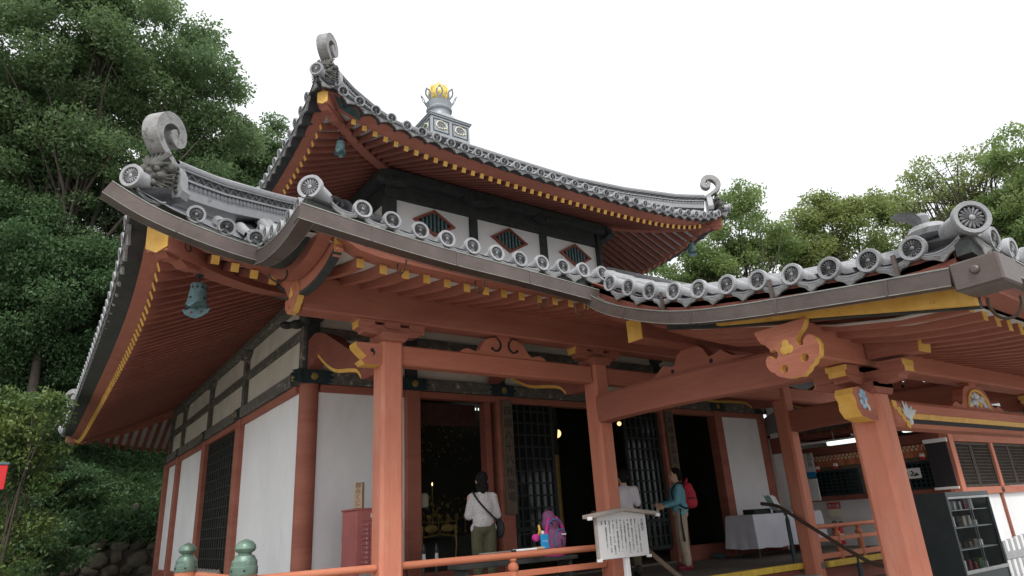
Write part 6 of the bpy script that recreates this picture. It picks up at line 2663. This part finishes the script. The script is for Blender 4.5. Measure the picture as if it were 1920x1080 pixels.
# extinguisher and its red sign
t = thing('fire_extinguisher', (15.38, 8.98, 0), 'red fire extinguisher against the white shop wall', 'extinguisher')
b = MB('signal_red')
b.lathe([(.07, .02), (.075, .04), (.075, .36), (.05, .42), (.025, .44)], 16, (15.38, 8.98, 0))
b.build('cylinder', t, smooth='auto')
b = MB('white')
b.lathe([(.0765, .12), (.0765, .26)], 16, (15.38, 8.98, 0))
b.build('label_band', t, smooth='auto')
b = MB('ink')
b.tube(smooth_path([V(15.38, 8.98, .46), V(15.36, 9.06, .54), V(15.34, 9.12, .44), V(15.34, 9.10, .22)], 4), .012, 6)
b.tube([(15.38, 8.98, .44), (15.38, 8.92, .52), (15.38, 8.86, .50)], .014, 6)
b.build('hose', t)
t = thing('extinguisher_sign', (15.46, 9.02, .8), 'small red and white extinguisher sign below the counter', 'sign')
b = MB('signal_red')
b.box(15.485, 15.495, 8.90, 9.22, .80, .94, 0)
b.build('red_plate', t)
b = MB('cream')
b.box(15.486, 15.494, 8.90, 9.22, .62, .798, 0)
b.build('pale_plate', t)
tm = text_mesh('lettering', '消火器', .10, 'white', .0005)
place('lettering', tm, frame(V(15.483, 9.06, .83), V(0, -1, 0), V(0, 0, 1), V(-1, 0, 0)), t)
b = MB('white')
b.ball((15.42, 7.95, 1.13), .06, 10, 6, (1, 1, .8))
tag(b.build('paper_bundle', None, smooth=True), 'small crumpled white bundle on the shop counter sill', 'bundle')

# ------------------------------------------------------------------ dark glazed display cabinet
cx0, cx1, cy0, cy1, cz = 11.74, 13.32, 5.0, 5.56, .975
t = thing('display_cabinet', (12.5, 5.3, GZ), 'tall dark steel display cabinet with sliding glass doors right of the front column', 'cabinet')
b = MB('metal_dark')
b.box(cx0, cx0 + .03, cy0, cy1, GZ, cz, .004)
b.build('side_panel', t)
b = MB('metal_dark')
b.box(cx1 - .03, cx1, cy0, cy1, GZ, cz, .004)
b.build('side_panel', t)
b = MB('metal_dark')
b.box(cx0 + .03, cx1 - .03, cy0, cy1, cz - .07, cz, .004)
b.build('top_panel', t)
b = MB('metal_dark')
b.box(cx0 + .03, cx1 - .03, cy0 + .01, cy1, GZ, -.22, .004)
b.build('base_panel', t)
b = MB('metal_dark')
b.box(cx0 + .03, cx1 - .03, cy1 - .02, cy1 - .001, -.22, cz - .07, 0)
b.build('back_panel', t)
b = MB('metal_grey')
b.box(cx0 + .2, cx0 + .202, cy0 + .1, cy0 + .2, .8, .83, 0)
for z0, z1 in ((cz - .105, cz - .071), (-.22, -.17)):
    b = MB('metal_grey')
    b.box(cx0 + .03, cx1 - .03, cy0 - .008, cy0 + .03, z0, z1, .003)
    b.build('door_track', t)
xm = (cx0 + cx1) / 2
for x0, x1, y in ((cx0 + .03, xm + .03, cy0 + .006), (xm - .03, cx1 - .03, cy0 + .022)):
    b = MB('glass')
    b.box(x0, x1, y, y + .005, -.17, cz - .105, 0)
    g_ = b.build('glass_door', t)
    b = MB('metal_dark')
    b.box(x0, x0 + .025, y - .006, y - .001, -.168, cz - .107, 0)
    b.box(x1 - .025, x1, y - .006, y - .001, -.168, cz - .107, 0)
    b.build('door_stile', g_)
rr = random.Random(9)
for z in (.12, .44, .70):
    b = MB('metal_grey')
    b.box(cx0 + .031, cx1 - .031, cy0 + .06, cy1 - .021, z - .01, z, 0)
    b.build('shelf', t)
for z in (-.219, .12, .44, .70):
    for i in range(7):
        x = cx0 + .12 + i * .2
        w, h_ = rr.uniform(.06, .13), rr.uniform(.08, .17)
        m = rr.choice(['white_board', 'grey_wood', 'brown_wood', 'leaf_dark', 'metal_grey', 'maroon', 'black_cloth'])
        b = MB(m)
        b.box(x - w / 2, x + w / 2, cy0 + .2, cy0 + .3, z + .001, z + h_, .006)
        shelf_ = {-.219: 'bottom', .12: 'second', .44: 'third', .70: 'top'}[z]
        place_ = ['leftmost', 'second from the left', 'third from the left', 'middle', 'third from the right', 'second from the right', 'rightmost'][i]
        colour = {'white_board': 'white', 'grey_wood': 'tan', 'brown_wood': 'brown', 'leaf_dark': 'green', 'metal_grey': 'grey', 'maroon': 'dark red', 'black_cloth': 'black'}[m]
        tag(b.build('goods_box'), f'{colour} box, {place_} on the {shelf_} shelf of the display cabinet', 'box', 'goods in the display cabinet')
# folded striped barrier at the far right
t = thing('folding_barrier', (14.4, 5.1, GZ), 'white folding barrier with grey stripes at the right edge', 'barrier')
for i in range(9):
    b = MB('white' if i % 2 else 'metal_grey')
    b.box(13.62 + .115 * i, 13.73 + .115 * i, 5.10 + .004 * (i % 2), 5.13, -.02, .15 + .008 * i, .003)
    b.build('slat', t)
for i in range(9):
    b = MB('metal_grey' if i % 2 else 'white')
    b.box(13.62 + .115 * i, 13.72 + .115 * i, 5.10, 5.14, GZ, -.14, .02)
    b.build('slat', t)
b = MB('metal_grey')
b.box(13.60, 14.68, 5.09, 5.15, -.139, -.021, .004)
b.build('cross_bar', t)

# ------------------------------------------------------------------ stone retaining wall
sw = thing('stone_wall', (-3, 23.4, GZ), 'low retaining wall of rough mossy stones behind the hall at lower left', 'wall')
b = MB('mortar')
b.box(-14, 16, 23.42, 23.9, GZ, .86, 0)
b.build('backing', sw)
rr = random.Random(21)
SM = []
for i in range(7):
    b = MB('stone')
    n, m = 9, 5
    vs = []
    ph = [rr.uniform(.78, 1.08) for _ in range(n)]
    for q in range(m + 1):
        f = q / m
        prof = (math.sin(math.pi * f * .5)) ** .45 if f > 0 else 0
        for j in range(n):
            a = 2 * math.pi * j / n
            rad = ph[j] * prof
            sx_ = abs(math.cos(a)) ** .65 * math.copysign(1, math.cos(a)) * rad
            sz_ = abs(math.sin(a)) ** .65 * math.copysign(1, math.sin(a)) * rad
            vs.append((sx_ * .5, -.5 * (1 - f ** 1.8) - .02 * rr.random(), sz_ * .5))
    b.add(vs, [[q * n + j, q * n + (j + 1) % n, (q + 1) * n + (j + 1) % n, (q + 1) * n + j] for q in range(m) for j in range(n)] + [list(range(n))])
    SM.append(b.mesh('stone', smooth='auto'))
z = GZ + .05
row = 0
while z < .80:
    h_ = rr.uniform(.26, .36)
    x = -8.0 + rr.uniform(-.2, 0)
    while x < 3.6:
        w = rr.uniform(.26, .66)
        if z > -.35:
            M_ = Matrix.Translation(V(x + w / 2, 23.46, z + h_ / 2 + rr.uniform(-.09, .09))) @ Matrix.Rotation(rr.uniform(-.5, .5), 4, 'Y') @ Matrix.Diagonal((w * 1.02, rr.uniform(.25, .42), h_ * rr.uniform(.9, 1.5), 1))
            place('stone', rr.choice(SM), M_, sw)
        x += w
    z += h_
    row += 1

# ------------------------------------------------------------------ trees and shrubs
def leaf_mesh(name, centers, radii, per, size, material, rng, flat=.55, up=.5, aspect=.5):
    """Leaf blades in clumps: every leaf a folded diamond of two triangles."""
    C_ = np.asarray(centers, float)
    Rr = np.asarray(radii, float)
    cnt = np.maximum(3, (per * (Rr / Rr.mean()) ** 2)).astype(int)
    idx = np.repeat(np.arange(len(C_)), cnt)
    n = len(idx)
    d = rng.normal(size=(n, 3))
    d /= np.linalg.norm(d, axis=1)[:, None]
    r = rng.random(n) ** .45
    off = d * r[:, None] * Rr[idx][:, None]
    off[:, 2] *= flat
    P = C_[idx] + off
    ax = rng.normal(size=(n, 3)) + d * .5
    ax[:, 2] -= .35
    ax /= np.linalg.norm(ax, axis=1)[:, None]
    nr = rng.normal(size=(n, 3)) * .75
    nr[:, 2] += up * 2
    sd = np.cross(ax, nr)
    sd /= np.linalg.norm(sd, axis=1)[:, None] + 1e-9
    nn = np.cross(sd, ax)
    L = size * (.65 + .7 * rng.random(n))[:, None]
    W = L * aspect
    v = np.empty((n, 4, 3))
    v[:, 0] = P
    v[:, 1] = P + ax * L * .48 + sd * W * .5 + nn * L * .06
    v[:, 2] = P + ax * L
    v[:, 3] = P + ax * L * .48 - sd * W * .5 + nn * L * .06
    me = bpy.data.meshes.new(name)
    me.vertices.add(n * 4)
    me.vertices.foreach_set('co', v.reshape(-1))
    me.loops.add(n * 4)
    me.loops.foreach_set('vertex_index', np.arange(n * 4, dtype=np.int32))
    me.polygons.add(n)
    me.polygons.foreach_set('loop_start', np.arange(0, n * 4, 4, dtype=np.int32))
    me.polygons.foreach_set('loop_total', np.full(n, 4, dtype=np.int32))
    me.materials.append(MATS[material])
    me.update()
    return me


def tree(label, base, lobes, material, clumps, per, size, seed, group=None, trunk_r=.35, name='broadleaf_tree', clump_r=(.55, 1.1), limbs=26, cat='tree', shell=.45, flat=.55, twig=.03):
    """lobes: (x, y, z, r) volumes of the crown. Clumps fill them, thicker towards the outside; limbs reach the clumps."""
    rng = np.random.default_rng(seed)
    rr = random.Random(seed)
    base = Vector(base)
    t = thing(name, base, label, cat, group)
    vol = np.array([l[3] ** 2 for l in lobes])
    pick = rng.choice(len(lobes), clumps, p=vol / vol.sum())
    cs, rs = [], []
    for i in pick:
        x, y, z, r = lobes[i]
        d = rng.normal(size=3)
        d /= np.linalg.norm(d)
        q = shell + (1 - shell) * rng.random() ** .7
        cs.append((x + d[0] * r * q, y + d[1] * r * q, z + d[2] * r * q))
        rs.append(rng.uniform(*clump_r) * (.75 + .35 * r / max(l[3] for l in lobes)))
    me = leaf_mesh('crown', [(c[0] - base.x, c[1] - base.y, c[2] - base.z) for c in cs], rs, per, size, material, rng, flat)
    o = bpy.data.objects.new('crown', me)
    COL.objects.link(o)
    o.parent = t
    WORLD[o] = base.copy()
    # trunk and limbs
    top = Vector(np.average([l[:3] for l in lobes], axis=0, weights=vol))
    mid = base.lerp(top, .45) + V(rr.uniform(-.4, .4), rr.uniform(-.4, .4), 0)
    b = MB('bark')
    tp = smooth_path([base - V(0, 0, .3), base.lerp(mid, .5) + V(rr.uniform(-.2, .2), 0, 0), mid, mid.lerp(top, .5) + V(rr.uniform(-.5, .5), rr.uniform(-.5, .5), 0), top], 4)
    n = len(tp)
    b.tube(tp, [trunk_r * (1.25 if i == 0 else 1) * (1 - .85 * i / (n - 1)) for i in range(n)], 9)
    b.build('trunk', t, smooth=True)
    b = MB('bark')
    order = list(range(len(cs)))
    rr.shuffle(order)
    for q, i in enumerate(order[:limbs]):
        c = Vector(cs[i])
        f = rr.uniform(.45, .95)
        k_ = min(n - 1, int(f * (n - 1)))
        s = tp[k_]
        m1 = s.lerp(c, .4) + V(rr.uniform(-.5, .5), rr.uniform(-.5, .5), rr.uniform(.0, .9)) * ((c - s).length * .12)
        m2 = s.lerp(c, .75) + V(rr.uniform(-.5, .5), rr.uniform(-.5, .5), rr.uniform(-.1, .7)) * ((c - s).length * .10)
        pts = smooth_path([s, m1, m2, c], 4)
        r0 = trunk_r * (1 - .85 * f) * .75 + twig * .5
        b.tube(pts, [max(.012, r0 * (1 - .9 * j / (len(pts) - 1))) for j in range(len(pts))], 6)
        for _ in range(3):                    # side twigs
            j = rr.randrange(4, len(pts) - 1)
            e = Vector(cs[rr.choice(order)])
            dd = (e - pts[j])
            dd = dd.normalized() * min(dd.length, rr.uniform(.8, 1.8))
            b.tube([pts[j], pts[j] + dd * .5 + V(0, 0, .1), pts[j] + dd], [twig, twig * .6, twig * .25], 5)
    b.build('limbs', t, smooth=True)
    return t


tree('huge dark green broadleaf tree filling the upper left above the roof', (-.6, 28.5, 2.6),
     [(-1.85, 28.39, 19.88, 3.71), (1.13, 26.14, 20.08, 2.62), (3.26, 25.37, 18.31, 1.86), (-2.13, 30.29, 16.05, 3.28), (0.7, 28.23, 16.05, 3.06), (3.0, 26.81, 15.48, 2.07),
      (4.24, 25.41, 16.62, 1.31), (0.11, 29.98, 13.05, 2.84), (4.37, 24.23, 19.25, 0.6), (4.76, 24.41, 18.11, 0.55), (2.76, 28.05, 13.07, 1.97)],
     'leaf_mid', 560, 430, .15, 1, 'trees around the hall', .22, clump_r=(.5, 1.05), limbs=60, twig=.02)
tree('lighter green tree top showing between the left tree and the upper roof', (7.4, 36.5, 5.0),
     [(7.33, 34.25, 21.22, 1.65), (8.33, 33.26, 21.84, 1.2), (6.71, 35.67, 19.04, 2.39), (8.25, 34.11, 20.04, 1.6), (5.0, 36.0, 17.5, 2.2)],
     'leaf_mid', 150, 480, .17, 2, 'trees around the hall', .25, clump_r=(.5, 1.0))
tree('deep green shaded tree low behind the left eave of the hall', (-.3, 30.5, 3.2),
     [(-1.34, 29.84, 9.81, 2.83), (0.46, 28.51, 9.87, 2.22), (0.49, 29.48, 7.61, 1.82), (-1.44, 30.99, 7.37, 2.22), (-1.27, 29.05, 11.49, 2.43), (1.5, 27.45, 10.55, 1.42), (2.0, 29.5, 6.0, 1.6), (2.6, 29.0, 8.5, 2.0)],
     'leaf_dark', 400, 480, .13, 3, 'trees around the hall', .11, clump_r=(.5, 1.0), limbs=20, twig=.015)
tree('second deep green tree farther back at the left edge', (-4.0, 34, 4.5),
     [(-4, 33, 14, 4.0), (-2.0, 34, 10, 3.0), (-5, 34, 9, 3.4), (2.5, 36, 12, 3.2), (5.2, 37, 14.5, 2.4), (-3, 34, 19, 3.6)],
     'leaf_dark', 300, 460, .22, 4, 'trees around the hall', .22, clump_r=(.7, 1.3), limbs=24, twig=.02)
# trees to the right, beyond the shop
tree('round bright green tree just right of the far upper roof corner', (29.2, 19.8, GZ),
     [(29.78, 19.15, 15.56, 1.9), (29.46, 18.83, 16.9, 0.9), (28.84, 20.52, 14.01, 1.7), (30.98, 18.68, 14.67, 1.55), (27.61, 21.61, 13.55, 1.4), (26.42, 22.44, 13.2, 1.0), (29.5, 20.5, 12.2, 2.4)],
     'leaf_light', 190, 200, .165, 5, 'trees around the hall', .2, clump_r=(.4, .8), limbs=30, twig=.02)
tree('wide yellow-green tree in the middle of the right-hand row', (36.2, 17.6, GZ),
     [(35.63, 17.43, 15.8, 1.9), (34.21, 18.66, 15.33, 1.75), (37.1, 16.28, 15.98, 1.95), (35.07, 17.31, 16.98, 0.95), (38.52, 15.04, 16.45, 1.6), (37.08, 16.93, 14.4, 2.0), (34.5, 18.5, 13.2, 2.0), (33.2, 19.6, 13.8, 1.4)],
     'leaf_olive', 210, 200, .175, 6, 'trees around the hall', .22, clump_r=(.4, .85), limbs=30, twig=.02)
tree('open airy tree with thin visible branches above the right gutter corner', (35.8, 11.4, GZ),
     [(35.58, 10.82, 15.9, 1.7), (36.98, 10.07, 15.4, 1.6), (34.69, 11.99, 14.82, 1.7), (37.22, 9.35, 16.62, 1.1), (36.08, 11.24, 14.0, 1.9), (34.23, 11.65, 16.2, 0.9)],
     'leaf_olive', 160, 60, .16, 7, 'trees around the hall', .24, clump_r=(.35, .7), limbs=90, shell=.6, flat=.4, twig=.022)
tree('green tree cut by the right edge of the picture', (35.0, 8.4, GZ),
     [(34.52, 7.73, 15.82, 1.3), (35.01, 8.48, 13.31, 1.5), (34.73, 9.27, 11.97, 1.6), (36.3, 7.4, 14.0, 1.8)],
     'leaf_light', 120, 180, .165, 8, 'trees around the hall', .28, clump_r=(.4, .8), limbs=40)
tree('low dark tree filling the gap behind the right-hand row', (39.5, 17.5, GZ),
     [(39, 15, 11.5, 3.0), (35, 19.5, 11.0, 2.6), (31.5, 21, 10.5, 2.6), (40, 12.5, 11.5, 2.8), (38, 11, 11.2, 2.2)],
     'leaf_light', 190, 170, .21, 9, 'trees around the hall', .3, clump_r=(.6, 1.1), limbs=20)
# shrubs at the lower left
tree('pale yellow-green leafy shrub at the left edge in front of the far roof corner', (-.35, 15.8, GZ),
     [(-0.38, 15.51, 3.45, 0.6), (0.10, 15.12, 3.40, 0.42), (-0.4, 15.93, 2.61, 0.58), (0.03, 15.68, 2.48, 0.5), (-0.17, 16.19, 1.65, 0.58), (0.2, 16.01, 1.39, 0.48), (0.2, 15.23, 3.0, 0.36), (-0.66, 15.86, 3.19, 0.61), (-.3, 16.0, .6, .6)],
     'leaf_bush', 150, 75, .085, 10, None, .05, 'leafy_shrub', (.15, .30), 14, 'shrub', .45, .55, .008)
tree('dark green shrub at the foot of the slope left of the hall', (.4, 21.5, GZ),
     [(-.9, 21.2, 1.9, 1.0), (.1, 21.5, 1.3, .9), (-1.8, 21.5, 1.2, 1.2), (-.6, 20.6, .4, .9), (.9, 21.9, 1.0, .6)],
     'leaf_dark', 120, 200, .11, 12, None, .06, 'leafy_shrub', (.2, .4), 20, 'shrub', .4, .6, .015)
tree('mid green shrub on the slope under the left tree', (.6, 25.8, 1.9),
     [(-.4, 25.5, 3.2, 1.1), (.9, 25.9, 3.0, .9), (-1.8, 25.6, 3.4, 1.3), (-.3, 25.2, 4.6, 1.1)],
     'leaf_dark', 110, 200, .12, 13, None, .06, 'leafy_shrub', (.25, .45), 20, 'shrub', .4, .6, .015)

# grass and ground cover on the slope: uncountable
rng = np.random.default_rng(5)
n = 26000
gx = rng.uniform(-7, 5, n)
gy = 23.5 + rng.random(n) ** 1.3 * 9
gz = np.array([hill_z(x, y) for x, y in zip(gx, gy)])
hh = rng.uniform(.12, .42, n)
an = rng.uniform(0, 2 * math.pi, n)
lx, ly = rng.normal(0, .10, n), rng.normal(-.03, .10, n)
v = np.empty((n, 4, 3))
wd = rng.uniform(.010, .026, n)
v[:, 0] = np.stack([gx - np.cos(an) * wd, gy - np.sin(an) * wd, gz - .02], 1)
v[:, 1] = np.stack([gx + np.cos(an) * wd, gy + np.sin(an) * wd, gz - .02], 1)
v[:, 2] = np.stack([gx + lx + np.cos(an) * wd * .6, gy + ly + np.sin(an) * wd * .6, gz + hh * .7], 1)
v[:, 3] = np.stack([gx + lx * 2.2, gy + ly * 2.2, gz + hh], 1)
me = bpy.data.meshes.new('slope_grass')
me.vertices.add(n * 4)
me.vertices.foreach_set('co', v.reshape(-1))
me.loops.add(n * 4)
me.loops.foreach_set('vertex_index', np.arange(n * 4, dtype=np.int32))
me.polygons.add(n)
me.polygons.foreach_set('loop_start', np.arange(0, n * 4, 4, dtype=np.int32))
me.polygons.foreach_set('loop_total', np.full(n, 4, dtype=np.int32))
me.materials.append(MATS['grass'])
me.update()
o = bpy.data.objects.new('slope_grass', me)
COL.objects.link(o)
o['kind'] = 'stuff'
tag(o, 'long grass covering the shaded slope behind the stone wall', 'grass')

rng = np.random.default_rng(15)
cc = [(x, y, hill_z(x, y) + .12) for x, y in zip(rng.uniform(-7, 4.6, 520), 23.5 + rng.random(520) ** 1.2 * 8)]
me = leaf_mesh('ground_cover', cc, [rng.uniform(.18, .5) for _ in cc], 75, .13, 'leaf_dark', rng, .6)
o = bpy.data.objects.new('ground_cover', me)
COL.objects.link(o)
o['kind'] = 'stuff'
tag(o, 'low leafy ground cover on the dark slope below the left trees', 'plants')
b = MB('stone')
zz = hill_z(2.9, 25.2) + .1
b.lathe([(.11, -.2), (.10, .26), (.075, .33), (.03, .36), (0, .37)], 10, (2.85, 25.2, zz))
tag(b.build('stone_marker', None, smooth='auto'), 'small pale stone marker on the grassy slope', 'stone')
t = thing('red_placard', (-.42, 9.0, GZ), 'red placard at the left edge of the picture', 'sign')
b = MB('signal_red')
b.box(-.62, -.235, 8.98, 9.01, 1.55, 1.80, .004)
b.build('panel', t)
b = MB('bronze')
b.box(-.63, -.225, 8.97, 9.02, 1.80, 1.825, .004)
b.build('cap', t)
b = MB('metal_dark')
b.tube([(-.44, 9.03, GZ), (-.44, 9.03, 1.6)], .02, 8)
b.build('pole', t)
